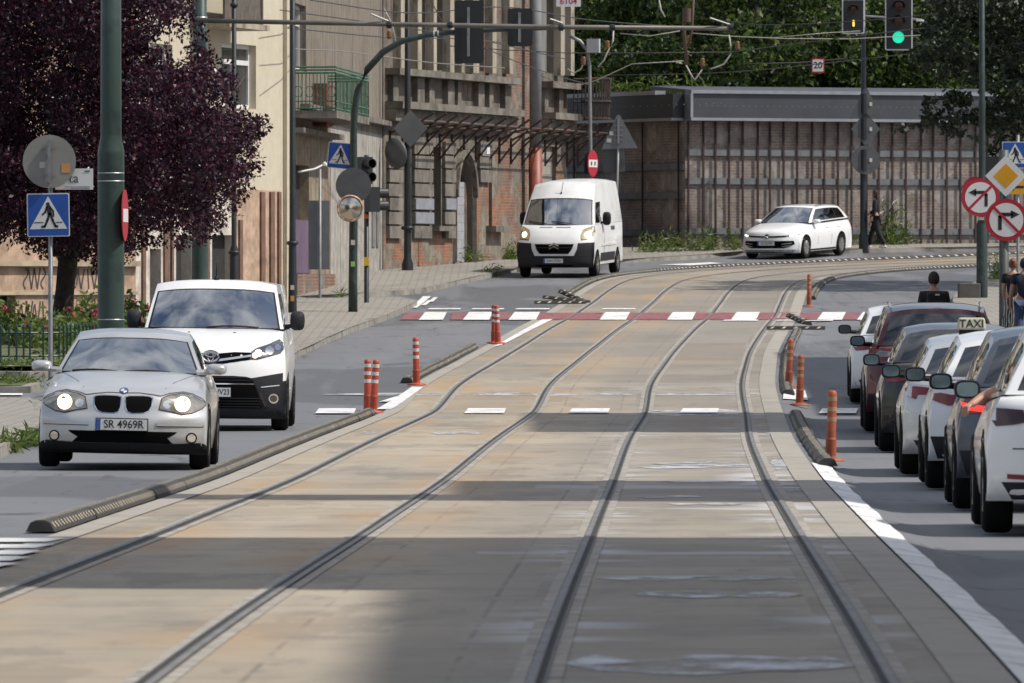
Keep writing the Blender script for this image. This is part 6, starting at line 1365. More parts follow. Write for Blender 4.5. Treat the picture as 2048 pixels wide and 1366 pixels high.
# thin pole with floodlight and narrow red and white sign
Y = 243; X = PXX(1181, Y); s8 = empty('floodlight_pole', (X, Y, zg(X, Y)), 0, 'thin grey pole with a square floodlight and a red and white sign', 'pole', 'sign posts')
mb = MB(); mb.tube([at(1183, 560, Y), at(1181, 300, Y), at(1179, 130, Y), at(1174, 100, Y), at(1160, 82, Y), at(1140, 72, Y)], .05, 8); mb.build('post', GALV, s8, True)
mb = MB(); mb.box((PXX(1187, Y), Y-.1, PZ(92, Y)), (.34, .16, .38), R(-15)); mb.build('floodlight', mat('floodlight_grey', (.42, .44, .47), .4), s8)
ne = disc(s8, 'no_entry_sign', PXX(1186, Y), Y-.10, PZ(327, Y), .36, SRED, R(67)); decal(ne, 'white_bar', [[(-.30, -.10), (.30, -.10), (.30, .10), (-.30, .10)]], PXX(1186, Y), Y-.10, PZ(327, Y), SWHITE, R(67), 0, -.005); decal(ne, 'sign_mark', [[(x-.05, -.05), (x+.03, -.05), (x+.05, .05), (x-.03, .05)] for x in (-.12, .12)], PXX(1186, Y), Y-.10, PZ(327, Y), SBLK, R(67), 0, -.010)
mb = MB(); mb.box((PXX(1172, Y), Y, PZ(328, Y)), (.1, .3, .55)); mb.build('switch_box', PLASTG, s8); setloc(s8)
# warning sign seen from behind
Y = 249; X = PXX(1236, Y); s9 = empty('warning_sign', (X, Y, zg(X, Y)), 0, 'back of a triangular warning sign with a plate under it above the tall white van', 'sign', 'sign posts')
mb = MB(); mb.tube([at(1228, 560, Y), at(1238, 240, Y)], .04, 8); mb.build('post', GALV, s9, True); tb = face(s9, 'triangle_back', [(-.5, -.46), (.5, -.46), (.04, .47), (-.04, .47)], PXX(1238, Y), Y-.05, PZ(264, Y), .02, mat('triangle_back_grey', (.15, .16, .175), .5, .2), 0, R(-2)); face(s9, 'plate_back', rrect(.6, .62, .02), PXX(1228, Y), Y+.045, PZ(322, Y), .02, SBACK, 0, R(-3))
for x, y, w_ in ((1223, 267, .05), (1218, 281, .06)): decal(tb, 'sticker', [[(-w_, -.05), (w_, -.05), (w_, .05), (-w_, .05)]], PXX(x, Y), Y-.055, PZ(y, Y), STK)
mb = MB(); mb.box((PXX(1237, Y), Y-.07, PZ(262, Y)), (.06, .03, .7))
for dz in (-.25, -.12, .02, .15): mb.box((PXX(1237, Y), Y-.065, PZ(262, Y)+dz), (.24, .02, .025))
mb.build('mounting_rail', SBACKL, tb); setloc(s9)
# signal pole with lit signals and sign backs
_, Y, gz = gp(1728, 506); X = PXX(1727, Y); s10 = empty('signal_pole', (X, Y, gz), 0, 'black pole with a lit green signal and three sign backs by the beam wall', 'signal', 'signal masts')
pole(s10, 'shaft', X, Y, [(gz, .14), (gz+.5, .13), (gz+.6, .10), (PZ(200, Y), .085), (PZ(190, Y), .11), (PZ(186, Y), .075), (PZ(-40, Y), .06)], BLKP, 14)
s_ = S(Y)
for nm, P, y, rr in (('triangle_sign_back', [(-.48, -.42), (.48, -.42), (.04, .46), (-.04, .46)], 208, 0), ('diamond_sign_back', [(0, -.50), (.43, 0), (0, .50), (-.43, 0)], 258, 0), ('round_sign_back', circ(.42, 30), 320, 0)):
    o = face(s10, nm, P, PXX(1731, Y), Y-.14, PZ(y, Y), .02, SBACK, R(8))
    decal(o, 'sticker', [[(.11, -.06), (.19, -.06), (.19, .05), (.11, .05)]], PXX(1731, Y), Y-.155, PZ(y, Y), STK, R(8)); mb = MB(); mb.tube([(X, Y-.12, PZ(y, Y)-.3), (X, Y-.12, PZ(y, Y)+.3)], .09, 10); mb.build('clamp', BLKP, o)
def lit_head(x, y, w_, h, lamps):
    b_ = face(s10, 'signal_backboard', rrect(w_/s_, h/s_, .05), PXX(x, Y), Y-.22, PZ(y, Y), .03, SWHITE); face(b_, 'black_field', rrect(w_/s_-.07, h/s_-.07, .03), PXX(x, Y), Y-.226, PZ(y, Y), .01, SBLK)
    for lx, ly, r_, m in lamps:
        mb = MB()
        if r_ < 0: mb.box((PXX(lx, Y), Y-.24, PZ(ly, Y)), (.055, .02, .18))
        else: mb.lathe([(.001, -.03), (r_*.7, -.02), (r_, 0)], (PXX(lx, Y), Y-.235, PZ(ly, Y)), axis='y', n=20)
        mb.build('signal_lamp', m, b_)
        if r_ > 0:
            mb = MB(); v0 = [(r_*1.08*math.cos(a), r_*1.08*math.sin(a)) for a in np.linspace(R(-20), R(200), 14)]
            for (a, b2), (c, d) in zip(v0[:-1], v0[1:]): x0, z0 = PXX(lx, Y), PZ(ly, Y); mb.quad((x0+a, Y-.23, z0+b2), (x0+c, Y-.23, z0+d), (x0+c, Y-.42, z0+d-.02), (x0+a, Y-.42, z0+b2-.02))
            mb.build('visor', mat('visor_dark', (.03, .02, .022), .5), b_)
LG = mat('lit_green_lamp', (.0, .6, .4), .3, emit=(.01, .62, .36), es=1.0, var=0); LDR = mat('dark_red_lamp', (.05, .006, .008), .3); LDA = mat('dark_amber_lamp', (.045, .022, .008), .3); LY = mat('lit_yellow_bar', (.8, .6, .1), .3, emit=(1, .72, .12), es=1.1, var=0)
lit_head(1706, 33, 45, 70, [(1706, 18, .13, LDA), (1706.5, 47, -1, LY)]); lit_head(1797, 48, 55, 106, [(1797, 12, .17, LDR), (1797, 42, .17, LDA), (1796, 75, .17, LG)])
mb = MB(); mb.tube([(X, Y, PZ(32, Y)), (PXX(1845, Y), Y, PZ(40, Y))], .035, 8); mb.tube([(X, Y, PZ(36, Y)), (PXX(1706, Y), Y-.2, PZ(36, Y))], .035, 6); mb.build('signal_arm', GALV, s10)
mb = MB(); mb.box((PXX(1846, Y), Y-.1, PZ(47, Y)), (.16, .3, .14)); mb.box((PXX(1840, Y), Y-.05, PZ(41, Y)), (.22, .2, .05)); mb.build('camera_box', SWHITE, s10); setloc(s10)
# post at the right with the no-left-turn sign
def ban(root, X, Y, Z, r, left):
    b_ = disc(root, 'sign_panel', X, Y, Z, r, SRED); face(b_, 'white_field', circ(r*.80, 36), X, Y, Z, .004, SWHITE, 0, 0, -.003); g_ = -1 if left else 1
    A = thick([(-g_*.30*r, -.42*r), (-g_*.30*r, .14*r), (-g_*.18*r, .26*r), (.25*g_*r, .26*r)], .17*r)+[[(g_*.22*r, .06*r), (g_*.62*r, .26*r), (g_*.22*r, .46*r)][::g_]]
    decal(b_, 'arrow', A, X, Y, Z, SBLK, 0, 0, -.007); q = .80*r*.7071; decal(b_, 'ban_stroke', thick([(-q, g_*q), (q, -g_*q)], .13*r), X, Y, Z, SRED, 0, 0, -.011); return b_
_, Y, gz = gp(1964, 606); X = PXX(1964, Y); s11 = empty('sign_mast', (X, Y, gz), 0, 'dark green mast with a no left turn sign at the kerb by the queue', 'mast', 'masts')
pole(s11, 'shaft', X, Y, [(gz-.2, .135), (PZ(448, Y), .13), (PZ(440, Y), .085), (PZ(240, Y), .075), (PZ(205, Y), .085), (PZ(200, Y), .07), (12, .06)], DGREEN, 18); ban(s11, PXX(1960, Y), Y-.16, PZ(395, Y), .455, True)
decal(s11, 'sticker', [[(-.06, -.035), (.06, -.035), (.06, .035), (-.06, .035)]], X-.02, Y-.145, PZ(437, Y), STK); setloc(s11)
Xb, Yb, zb_ = gp(1938, 606); mb = MB(); mb.box((Xb, Yb, zb_+.24), (.52, .5, .46)); cb = tag(mb.build('concrete_block', mat('dark_concrete', (.095, .09, .08), .9, var=.25)), 'dark square concrete block at the kerb beside the green sign mast', 'block'); bv = cb.modifiers.new('bevel', 'BEVEL'); bv.width = .02
Y = 178; X = PXX(2008, Y); s12 = empty('sign_post', (X, Y, zg(X, Y)), 0, 'post with yellow priority diamond above a no right turn sign', 'sign post', 'sign posts')
pole(s12, 'post', X, Y, [(zg(X, Y)-.2, .10), (PZ(300, Y), .095)], mat('weathered_post', (.075, .085, .078), .5, .3, var=.25, vs=3), 14); ban(s12, PXX(2012, Y), Y-.12, PZ(440, Y), .42, False)
k = .41; dm = face(s12, 'priority_sign', [(0, -k), (k, 0), (0, k), (-k, 0)], PXX(2011, Y), Y-.13, PZ(352, Y), .015, SWHITE); k *= .60; decal(dm, 'yellow_field', [[(0, -k), (k, 0), (0, k), (-k, 0)]], PXX(2011, Y), Y-.13, PZ(352, Y), SYEL, 0, 0, -.004); setloc(s12)
Y = 222; X = PXX(2036, Y); s13 = empty('sign_post', (X, Y, zg(X, Y)), 0, 'farther post with blue crossing sign half hidden behind the priority diamond', 'sign post', 'sign posts')
pole(s13, 'post', X, Y, [(zg(X, Y)-.2, .04), (PZ(270, Y), .04)], GALV, 10); ped_sign(s13, PXX(2030, Y), Y-.05, PZ(310, Y), .64); ya = face(s13, 'yellow_arrow_plate', rrect(.5, .36, .02), PXX(2034, Y), Y-.05, PZ(374, Y), .02, SYEL); decal(ya, 'arrow', thick([(-.12, 0), (.15, 0)], .06)+[[(-.2, 0), (-.08, -.1), (-.08, .1)]], PXX(2034, Y), Y-.05, PZ(374, Y), SBLK)
rg_ = disc(s13, 'ban_sign_behind', PXX(1950, Y), Y-.06, PZ(378, Y), .31, SRED); face(rg_, 'blue_field', circ(.235, 30), PXX(1950, Y), Y-.06, PZ(378, Y), .004, SBLUE, 0, 0, -.003); mb = MB(); mb.tube([(PXX(1946, Y), Y, PZ(372, Y)), (X, Y, PZ(372, Y))], .025, 6); mb.build('bracket', GALV, s13)
mb = MB(); mb.box((PXX(1984, Y), Y, PZ(338, Y)), (.32, .3, .62)); mb.tube([(PXX(1984, Y), Y, PZ(338, Y)), (X, Y, PZ(338, Y))], .03, 6); mb.build('signal_housing', SBLK, s13); setloc(s13)

# lane kerb of rubber segments
RUBS = mat('kerb_rubber', (.034, .033, .032), .85, var=.3, vs=5, dirt=(.075, .07, .06), dirt_t=(.52, .72), dirt_s=4); RUBW = mat('kerb_reflector', (.55, .49, .38), .6, var=.4, vs=5)
def segment(L_=1.5, n=5):
    mb = MB(); hw, ht, h = .105, .07, .082; P = [(-hw, 0), (-ht, h*.8), (-ht*.5, h), (ht*.5, h), (ht, h*.8), (hw, 0)]
    xs = [-L_/2, -L_/2+.03, L_/2-.03, L_/2]; rings = []
    for i, x in enumerate(xs): f = .975 if i in (0, 3) else 1; rings.append([(p*f, x, q*f) for p, q in P])
    m = len(P); mb.add([v for r_ in rings for v in r_], [(i*m+k, i*m+k+1, (i+1)*m+k+1, (i+1)*m+k) for i in range(3) for k in range(m-1)]+[tuple(range(m))[::-1], tuple(range(3*m, 4*m))], 0)
    for k in range(n):
        y = -L_/2+L_*(k+.5)/n; w_ = .036
        for sg in (1, -1): mb.add([(sg*(hw-.012)+sg*.006, y-w_+.03, .03), (sg*(hw-.012)+sg*.006, y+w_+.03, .03), (sg*(ht+.004), y+w_-.03, h*.82), (sg*(ht+.004), y-w_-.03, h*.82)], [(0, 1, 2, 3)], 1)
        mb.quad((-ht*.5, y-w_, h+.004), (ht*.5, y-w_, h+.004), (ht*.5, y+w_, h+.004), (-ht*.5, y+w_, h+.004), 1)
    return mb.build('lane_kerb_segment', [RUBS, RUBW])
seg0 = segment(); segfree = [True]
CH = [(BED_L-.14, 63.3, 126.5, 'striped rubber kerb segment in the row beside the silver hatchback', 'rubber kerb segments left of the tracks'), (BED_L-.17, 143, 172, 'rubber kerb segment in the short row between the left orange posts', 'rubber kerb segments between the left posts'),
      (BED_L-.17, 214, 275, 'rubber kerb segment in the row round the bend before the tall van', 'rubber kerb segments round the outer bend'), (BED_R+.17, 92, 126, 'dark rubber kerb segment in the row leading to the nearest orange post', 'rubber kerb segments right of the tracks'),
      (BED_R+.17, 137, 186, 'rubber kerb segment in the row behind the red post at the right', 'rubber kerb segments before the crossing at right'), (BED_R+.17, 216, 275, 'rubber kerb segment in the row round the inner bend past the crossing', 'rubber kerb segments round the inner bend')]
def put_seg(x, y, a, lb, gpn, pitch=0, dz=0, sy=.8):
    c = seg0 if segfree[0] else copy_tree(seg0); segfree[0] = False
    c.location = (x, y, zg(x, y)+.014+dz); c.rotation_euler = (pitch, 0, a); c.scale = (1, sy, 1); tag(c, lb, 'lane kerb', gpn)
rs_ = random.Random(4)
for o_, y0, y1, lb, gpn in CH:
    last = -9
    for i in range(len(REF)):
        if REF[i][1] < y0 or REF[i][1] > y1 or REF[i][0] > 24 or i % 3 or i+3 >= len(REF): continue
        (xa, ya), (xb, yb) = off(i, o_), off(i+3, o_); x, y = (xa+xb)/2, (ya+yb)/2; ln = math.hypot(xb-xa, yb-ya); t = ((xb-xa)/ln, (yb-ya)/ln)
        put_seg(x+rs_.uniform(-.006, .006), y, math.atan2(t[1], t[0])-PI/2+rs_.uniform(-.004, .004), lb, gpn, math.atan(prof(y+t[1]*.5)-prof(y-t[1]*.5)), 0, ln/1.5)
for (px, py), a, pt_ in (((1133, 606), 1.1, .1), ((1120, 612), 1.5, .0), ((1150, 601), .6, .25)): x, y, z = gp(px, py); put_seg(x, y, a, 'loose rubber kerb segment lying askew before the red crossing', 'loose rubber kerb segments', pt_, .03)
for (px, py), a, pt_ in (((1592, 664), 1.45, 0), ((1598, 646), .3, .15)): x, y, z = gp(px, py); put_seg(x, y, a, 'loose rubber kerb segment twisted out of line at the right', 'loose rubber kerb segments at the right', pt_, .03)
# orange flexible posts
ORP = mat('post_orange', (.40, .06, .03), .5, var=.15, vs=6); ORPF = mat('post_orange_faded', (.33, .075, .035), .6, var=.25, vs=5, dirt=(.25, .09, .05), dirt_t=(.5, .65)); BANDW = mat('reflective_band', (.60, .58, .55), .4, var=.15, vs=12); BANDF = mat('faded_band', (.36, .22, .13), .6, var=.25, vs=10)
def mkpost(m, bm_):
    r_ = empty('orange_post'); mb = MB(); mb.lathe([(.15, 0), (.15, .02), (.10, .035), (.06, .04)], n=20); mb.build('base', m, r_, True)
    mb = MB(); P = [(.060, .03)]
    for k in range(9): z = .05+k*.022; P += [(.062, z), (.054, z+.011)]
    P += [(.05, .26), (.048, .70), (.046, .735), (.03, .752), (.001, .755)]; mb.lathe(P, n=20); mb.build('tube', m, r_, True)
    for z in (.42, .53, .64): mb = MB(); mb.lathe([(.0505, z), (.0505, z+.05)], n=20); mb.build('reflective_band', bm_, r_, True)
    return r_
POSTS = [((735, 827), 0, 0, 'upright orange post with three white bands nearest the silver hatchback'), ((746, 828), .06, 0, 'leaning orange post half hidden behind the first left post'), ((833, 773), -.02, 0, 'single orange post standing between the two pairs at left'), ((988, 689), 0, 0, 'front orange post of the pair nearest the red crossing'), ((996, 690), -.04, 0, 'rear orange post of the pair nearest the red crossing'),
         ((1577, 776), .05, 1, 'red post leaning beside the dark rubber kerb at right'), ((1599, 814), .03, 1, 'faded orange post on the end of the right kerb row'), ((1661, 926), .03, 1, 'largest faded orange post in front of the white edge line'), ((1618, 615), .01, 1, 'lone orange post beyond the red crossing at the inner bend')]
pr = {0: mkpost(ORP, BANDW), 1: mkpost(ORPF, BANDF)}; us_ = set()
for (px, py), ln, kk, lb in POSTS:
    c = copy_tree(pr[kk]) if kk in us_ else pr[kk]; us_.add(kk); x, y, z = gp(px, py); c.location = (x, y, z+.02); c.rotation_euler = (0, ln, 0); tag(c, lb, 'post', 'orange flexible posts')

# overhead wires, their hangers and the small hanging speed sign
WIRES = [([(2120, 18), (2048, 33), (1762, 66), (1550, 93), (1463, 104)], 215, 260, 0), ([(1463, 104), (1133, 106), (900, 92)], 240, 240, 0), ([(2120, 74), (2048, 86), (1799, 110), (1550, 137), (1404, 147), (1194, 151)], 215, 262, 0), ([(1240, 67), (1300, 72), (1360, 62)], 200, 200, 1), ([(1380, 66), (1470, 73), (1700, 78), (1990, 60)], 245, 250, 1), ([(1367, 122), (1264, 128), (1195, 160), (1140, 176), (1080, 150)], 240, 240, 1),
         ([(1550, 75), (1650, 66), (1720, 62)], 250, 252, 1), ([(1480, 128), (1600, 125), (1690, 117)], 255, 258, 0), ([(560, 20), (760, 48), (960, 80), (1130, 118)], 205, 240, 0), ([(575, 56), (780, 75), (930, 78), (1060, 92)], 205, 238, 0), ([(590, 98), (700, 104), (860, 125), (1010, 136)], 205, 240, 1), ([(620, 0), (820, 26), (1010, 14), (1180, 40), (1420, 58)], 190, 230, 0), ([(860, 0), (905, 62), (1020, 118), (1110, 150), (1180, 170)], 192, 236, 0), ([(1400, 36), (1520, 50), (1750, 40), (2048, 8)], 235, 235, 0)]
WL = ['wire sloping from the right edge down past the green signal', 'wire running level behind the pipe arm towards the ruined house', 'lower wire sloping from the right edge past the black signal pole', 'short pale wire sagging under the pipe arm', 'pale wire from the pipe arm end towards the green signal', 'pale wire dipping in front of the corner balcony', 'short pale wire left of the tram signal', 'wire passing just above the small speed sign', 'wire crossing the streaked wall towards the ruined house', 'wire crossing behind the green arch at mid height', 'lowest pale wire in front of the pilasters', 'wire running along above the pipe arm', 'wire falling steeply from the top past the signal board', 'top wire crossing the woods near the signals']
for (P, Y0, Y1, k), lb in zip(WIRES, WL):
    mb = MB(); Q = catmull([at(x, y, Y0+(Y1-Y0)*i/(len(P)-1)) for i, (x, y) in enumerate(P)], 1.5); mb.tube(Q, .0125, 4); tag(mb.build('overhead_wire', WIREP if k else WIREM, None, True), 'overhead '+lb, 'wire', 'overhead tram wires')
HG = [([(1227, 60), (1226, 82), (1218, 98), (1208, 120), (1196, 134)], (1215, 90), 'curved hanger with brown insulator under the pipe arm'), ([(1135, 138), (1148, 146), (1162, 138), (1168, 124)], (1167, 122), 'curved hanger with brown insulator beside the ruined house'), ([(1372, 130), (1390, 160), (1404, 140), (1406, 128)], (1405, 125), 'curved hanger with brown insulator above the wall parapet'), ([(1420, 138), (1448, 128), (1462, 108), (1458, 70)], (1475, 91), 'curved hanger with brown insulator at the arm end'), ([(1318, 0), (1322, 20), (1330, 34)], (1378, 80), 'pale looped cable above the middle of the pipe arm'), ([(768, 18), (784, 50), (792, 88)], (778, 70), 'curved pale hanger in front of the streaked wall')]
for P, ins, lb in HG:
    r_ = empty('wire_hanger', at(*P[0], 200), 0, lb, 'wire hanger', 'curved wire hangers'); mb = MB(); mb.tube(catmull([at(x, y, 200) for x, y in P], .15), .02, 6); mb.build('hanger_tube', mat('hanger_grey', (.36, .36, .33), .5), r_, True)
    mb = MB(); q = at(*ins, 200); mb.lathe([(.03, -.09), (.06, -.05), (.04, -.02), (.06, .02), (.04, .05), (.055, .08), (.02, .1)], q, n=10); mb.build('insulator', INSB, r_, True); setloc(r_)
mb = MB(); mb.tube([at(1388, -20, 199), at(1384, 60, 199), at(1377, 95, 199)], .03, 6); mb.tube([at(1369, 20, 199), at(1368, 60, 199), at(1374, 130, 199)], .045, 6); mb.lathe([(.10, 0), (.10, .3)], at(1374, 44, 199), n=10); tag(mb.build('cable_drop', mat('cable_brown', (.09, .055, .045), .7), None, True), 'brown cable bundle dropping past the middle of the pipe arm', 'cable')
Y = 256; r_ = empty('speed_sign', at(1636, 131, Y), 0, 'small square sign with 20 in a red frame hanging over the tracks', 'sign'); o = face(r_, 'sign_panel', rrect(.37, .42, .015), PXX(1636, Y), Y, PZ(131, Y), .015, SRED); face(o, 'white_field', rrect(.30, .34, .01), PXX(1636, Y), Y, PZ(131, Y), .004, SWHITE, 0, 0, -.003)
vv, ff = text_poly('20', .26, .012); mb = MB(); mb.add([(PXX(1636, Y)+a, Y-.007, PZ(131, Y)+b_) for a, b_ in vv], ff); mb.build('lettering', SBLK, o); mb = MB(); mb.tube([(PXX(1628, Y), Y, PZ(118, Y)), (PXX(1626, Y), Y, PZ(112, Y))], .012, 5); mb.tube([(PXX(1644, Y), Y, PZ(118, Y)), (PXX(1646, Y), Y, PZ(112, Y))], .012, 5); mb.build('hook', WIREM, r_); setloc(r_)
# ------------------------------------------------------------------ people
SKIN = mat('skin', (.46, .26, .18), .55, var=.08, vs=9); HAIRD = mat('dark_hair', (.028, .018, .013), .8, var=.5, vs=30, bump=.8, bs=60); HAIRA = mat('auburn_hair', (.16, .065, .03), .5, var=.3, vs=20)
CBLK = mat('black_cloth', (.010, .010, .012), .85, var=.2, vs=6); CNAVY = mat('navy_cloth', (.016, .02, .04), .85, var=.2, vs=6); CJEAN = mat('denim', (.06, .085, .16), .85, var=.25, vs=9); CWHITE = mat('white_shoe', (.6, .6, .6), .6); CRED = mat('red_sleeve', (.3, .02, .02), .8, var=.2)
def skin(name, chains, m, parent, sub=2):
    """continuous skinned surface; chains: lists of (x, y, z, r); equal points are shared"""
    idx = {}; V = []; Rr = []; E = []
    for ch in chains:
        prev = None
        for p in ch:
            k = tuple(round(c, 4) for c in p[:3])
            if k not in idx: idx[k] = len(V); V.append(p[:3]); Rr.append(p[3])
            if prev is not None and prev != idx[k]: E.append((prev, idx[k]))
            prev = idx[k]
    me = bpy.data.meshes.new('t'); bm = bmesh.new(); lay = bm.verts.layers.skin.verify()
    bv = [bm.verts.new(v) for v in V]
    for v, r in zip(bv, Rr): v[lay].radius = (r, r) if not isinstance(r, tuple) else r
    bv[0][lay].use_root = True
    for a, b_ in E: bm.edges.new((bv[a], bv[b_]))
    bm.to_mesh(me); bm.free(); o = bpy.data.objects.new('t', me); COL.objects.link(o)
    o.modifiers.new('s', 'SKIN').use_smooth_shade = True; ss = o.modifiers.new('u', 'SUBSURF'); ss.levels = sub; ss.render_levels = sub
    dg = bpy.context.evaluated_depsgraph_get(); m2 = bpy.data.meshes.new_from_object(o.evaluated_get(dg)); bpy.data.objects.remove(o); bpy.data.meshes.remove(me)
    m2.name = name; m2.materials.clear(); m2.materials.append(m); m2.polygons.foreach_set('use_smooth', [True]*len(m2.polygons)); q = bpy.data.objects.new(name, m2); COL.objects.link(q); q.parent = parent; return q
def ball(mb, c, r, n=16, k=12, f=None):
    vs = []; fs = []
    for i in range(k+1):
        t = PI*i/k
        for j in range(n):
            a = 2*PI*j/n; p = Vector((r[0]*math.sin(t)*math.cos(a), r[1]*math.sin(t)*math.sin(a), r[2]*math.cos(t)))
            if f: p = f(p)
            vs.append(Vector(c)+p)
    for i in range(k):
        for j in range(n): fs.append((i*n+j, (i+1)*n+j, (i+1)*n+(j+1) % n, i*n+(j+1) % n))
    mb.add(vs, fs); return mb
def hand(w, d, up, s=1.0, curl=.5):
    """palm and five fingers from wrist w along direction d (unit); up = back of the hand"""
    w, d, up = Vector(w), Vector(d).normalized(), Vector(up).normalized(); sd = d.cross(up).normalized(); P = lambda p, r: (p.x, p.y, p.z, r)
    palm = w+d*.045*s; ch = [[P(w, .024*s), P(palm, (.036*s, .02*s)), P(w+d*.085*s, (.036*s, .017*s))]]; base = w+d*.085*s
    for k, (o, l) in enumerate(((-.030, .068), (-.010, .078), (.010, .073), (.029, .058))):
        a = base+sd*o*s; b_ = a+(d-up*curl*.5).normalized()*l*.5*s; c = b_+(d-up*curl*1.4).normalized()*l*.5*s; ch.append([P(base, (.036*s, .017*s)), P(a+d*.008*s, .0095*s), P(b_, .009*s), P(c, .007*s)])
    a = w+d*.03*s-sd*.03*s; b_ = a+(d*.6-sd*.7).normalized()*.035*s; c = b_+(d-up*.3).normalized()*.03*s; ch.append([P(palm, (.036*s, .02*s)), P(a, .013*s), P(b_, .011*s), P(c, .009*s)]); return ch
def person(label, X, Y, Z, rz, h=1.68, top=CBLK, legs=CBLK, shoe=CWHITE, hair=HAIRD, stride=.0, arms=None, long_hair=False, skirt=None, sleeve=True, bun=False, female=True):
    k = h/1.72; r_ = empty('person', (X, Y, Z), rz, label, 'person'); r_.scale = (k, k, k)   # local +y is the direction faced
    s_ = stride; sw = .185 if not female else .165; hp = .10
    def leg(sg, f): return [(0, 0, .95, .12), (sg*hp, 0, .88, .095), (sg*hp, f*.5+.03, .50, .062), (sg*hp, f-.02*(f < 0)*4, .09, .045)]
    arms = arms or {1: [(.22, .0, 1.12), (.23, .08, .88)], -1: [(-.22, 0, 1.12), (-.23, .08, .88)]}
    A = {}
    for sg in (1, -1): e, w_ = arms[sg]; A[sg] = [(0, 0, 1.36, .10), (sg*sw, -.01, 1.40, .062), (*e, .045), (*w_, .031)]
    torso = [(0, 0, .95, .12), (0, .01, 1.14, .105), (0, 0, 1.36, .10), (0, 0, 1.47, .055), (0, .015, 1.55, .05)]
    body = [torso]+[leg(1, s_), leg(-1, -s_)]+[A[1], A[-1]]
    for sg, f in ((1, s_), (-1, -s_)): x, y, z, r = leg(sg, f)[-1]; body.append([(x, y, z, r), (x, y+.03, .045, .042), (x, y+.14, .03, .035)])
    for sg in (1, -1):
        e, w_ = Vector(arms[sg][0]), Vector(arms[sg][1]); d = (w_-e).normalized(); body += [[(*arms[sg][1], .031)]+hand(w_, d, (sg*.9, -.3, .1), 1.0, .5)[0][1:]]+hand(w_, d, (sg*.9, -.3, .1), 1.0, .5)[1:]
    o = skin('body', body, SKIN, r_, 1)
    mb = MB()
    def hf(p):
        q = p.copy()
        if p.z < 0: q.x *= 1+.28*p.z/.12; q.y *= 1+.12*p.z/.12
        if p.y > .05: q.y += .012*math.exp(-((p.z+.005)/.02)**2-(p.x/.014)**2)+(-.008)*math.exp(-((p.z-.02)/.014)**2)*(math.exp(-((abs(p.x)-.032)/.014)**2))+.005*math.exp(-((p.z+.055)/.012)**2-(p.x/.025)**2)
        return q
    ball(mb, (0, .025, 1.625), (.074, .095, .118), 26, 24, hf)
    for sg in (1, -1): ball(mb, (sg*.074, .015, 1.615), (.010, .022, .032), 8, 6)
    hd = mb.build('head_t', SKIN, None, True)
    bm = bmesh.new(); bm.from_mesh(o.data); bm.from_mesh(hd.data); bm.to_mesh(o.data); bm.free(); hm = hd.data; bpy.data.objects.remove(hd); bpy.data.meshes.remove(hm); o.data.polygons.foreach_set('use_smooth', [True]*len(o.data.polygons))
    mb = MB()
    for sg in (1, -1): ball(mb, (sg*.030, .108, 1.640), (.013, .006, .006), 8, 6)
    mb.build('eyes', SBLK, r_, True); mb = MB(); ball(mb, (0, .112, 1.563), (.024, .006, .006), 8, 6); mb.build('lips', mat('lips', (.30, .10, .09), .5), r_, True)
    mb = MB(); hr = lambda p: Vector((p.x, min(p.y, .055+.25*max(0, p.z-.03)) if p.z < .085 else p.y, p.z if p.z > -.07 else -.07+(p.z+.07)*(2.4 if long_hair else .3)))
    ball(mb, (0, .012, 1.645), (.088, .108, .122), 22, 18, hr)
    if long_hair: ball(mb, (0, -.05, 1.46), (.105, .06, .20), 14, 10)
    if bun: ball(mb, (0, -.10, 1.70), (.05, .05, .05), 12, 8)
    mb.build('hair', hair, r_, True)
    g = .016; up = lambda ch, e=g: [(a, b_, c, (r+e) if not isinstance(r, tuple) else r) for a, b_, c, r in ch]
    tp = [up([(0, 0, .90, .125), (0, .01, 1.14, .112), (0, 0, 1.36, .115), (0, 0, 1.455, .055)])]
    for sg in (1, -1):
        a = A[sg]
        if sleeve: tp.append(up([(0, 0, 1.36, .115), a[1], a[2], (a[3][0]*.85+a[2][0]*.15, a[3][1]*.85+a[2][1]*.15, a[3][2]*.85+a[2][2]*.15, .036)], .018))
        else: tp.append(up([(0, 0, 1.36, .115), a[1], tuple(a[1][i]*.45+a[2][i]*.55 for i in range(3))+(.055,)], .014))
    skin('top', tp, top, r_, 1)
    if skirt:
        mb = MB(); mb.lathe([(.14, .98), (.155, .86), (.185, .6), (.215, .3), (.235, .18)], n=26); mb.v = [(x*1.05, y*.8, z) for x, y, z in mb.v]; sk = mb.build('skirt', skirt, r_, True); sol = sk.modifiers.new('t', 'SOLIDIFY'); sol.thickness = .01
    else: skin('trousers', [up([(0, 0, .97, .125)]+leg(1, s_)[1:], .026), up([(0, 0, .97, .125)]+leg(-1, -s_)[1:], .026)], legs, r_, 1)
    for sg, f in ((1, s_), (-1, -s_)): x, y, z, r = leg(sg, f)[-1]; mb = MB(); ball(mb, (x, y+.07, .042), (.048, .135, .05), 14, 8, lambda p: Vector((p.x, p.y, max(p.z, -.04)))); mb.build('shoe', shoe, r_, True)
    return r_
X, Y, Z = gp(1751, 505); w1 = person('woman with long dark hair in black walking beside the black signal pole', X, Y-.4, Z+KH, R(75), 1.66, stride=.22, long_hair=True, arms={1: [(.2, .1, 1.13), (.06, .24, 1.02)], -1: [(-.23, -.03, 1.14), (-.24, .08, .9)]})
X = PXX(1868, 146); p2 = person('person with short dark hair and black backpack behind the red car', X, 146, zg(X, 146), R(8), 1.80, top=CBLK, legs=CBLK, hair=HAIRD, female=False)
mb = MB(); mb.box((0, -.2, 1.22), (.30, .16, .44)); o = mb.build('backpack', CBLK, p2); bv = o.modifiers.new('b', 'BEVEL'); bv.width = .05; bv.segments = 3
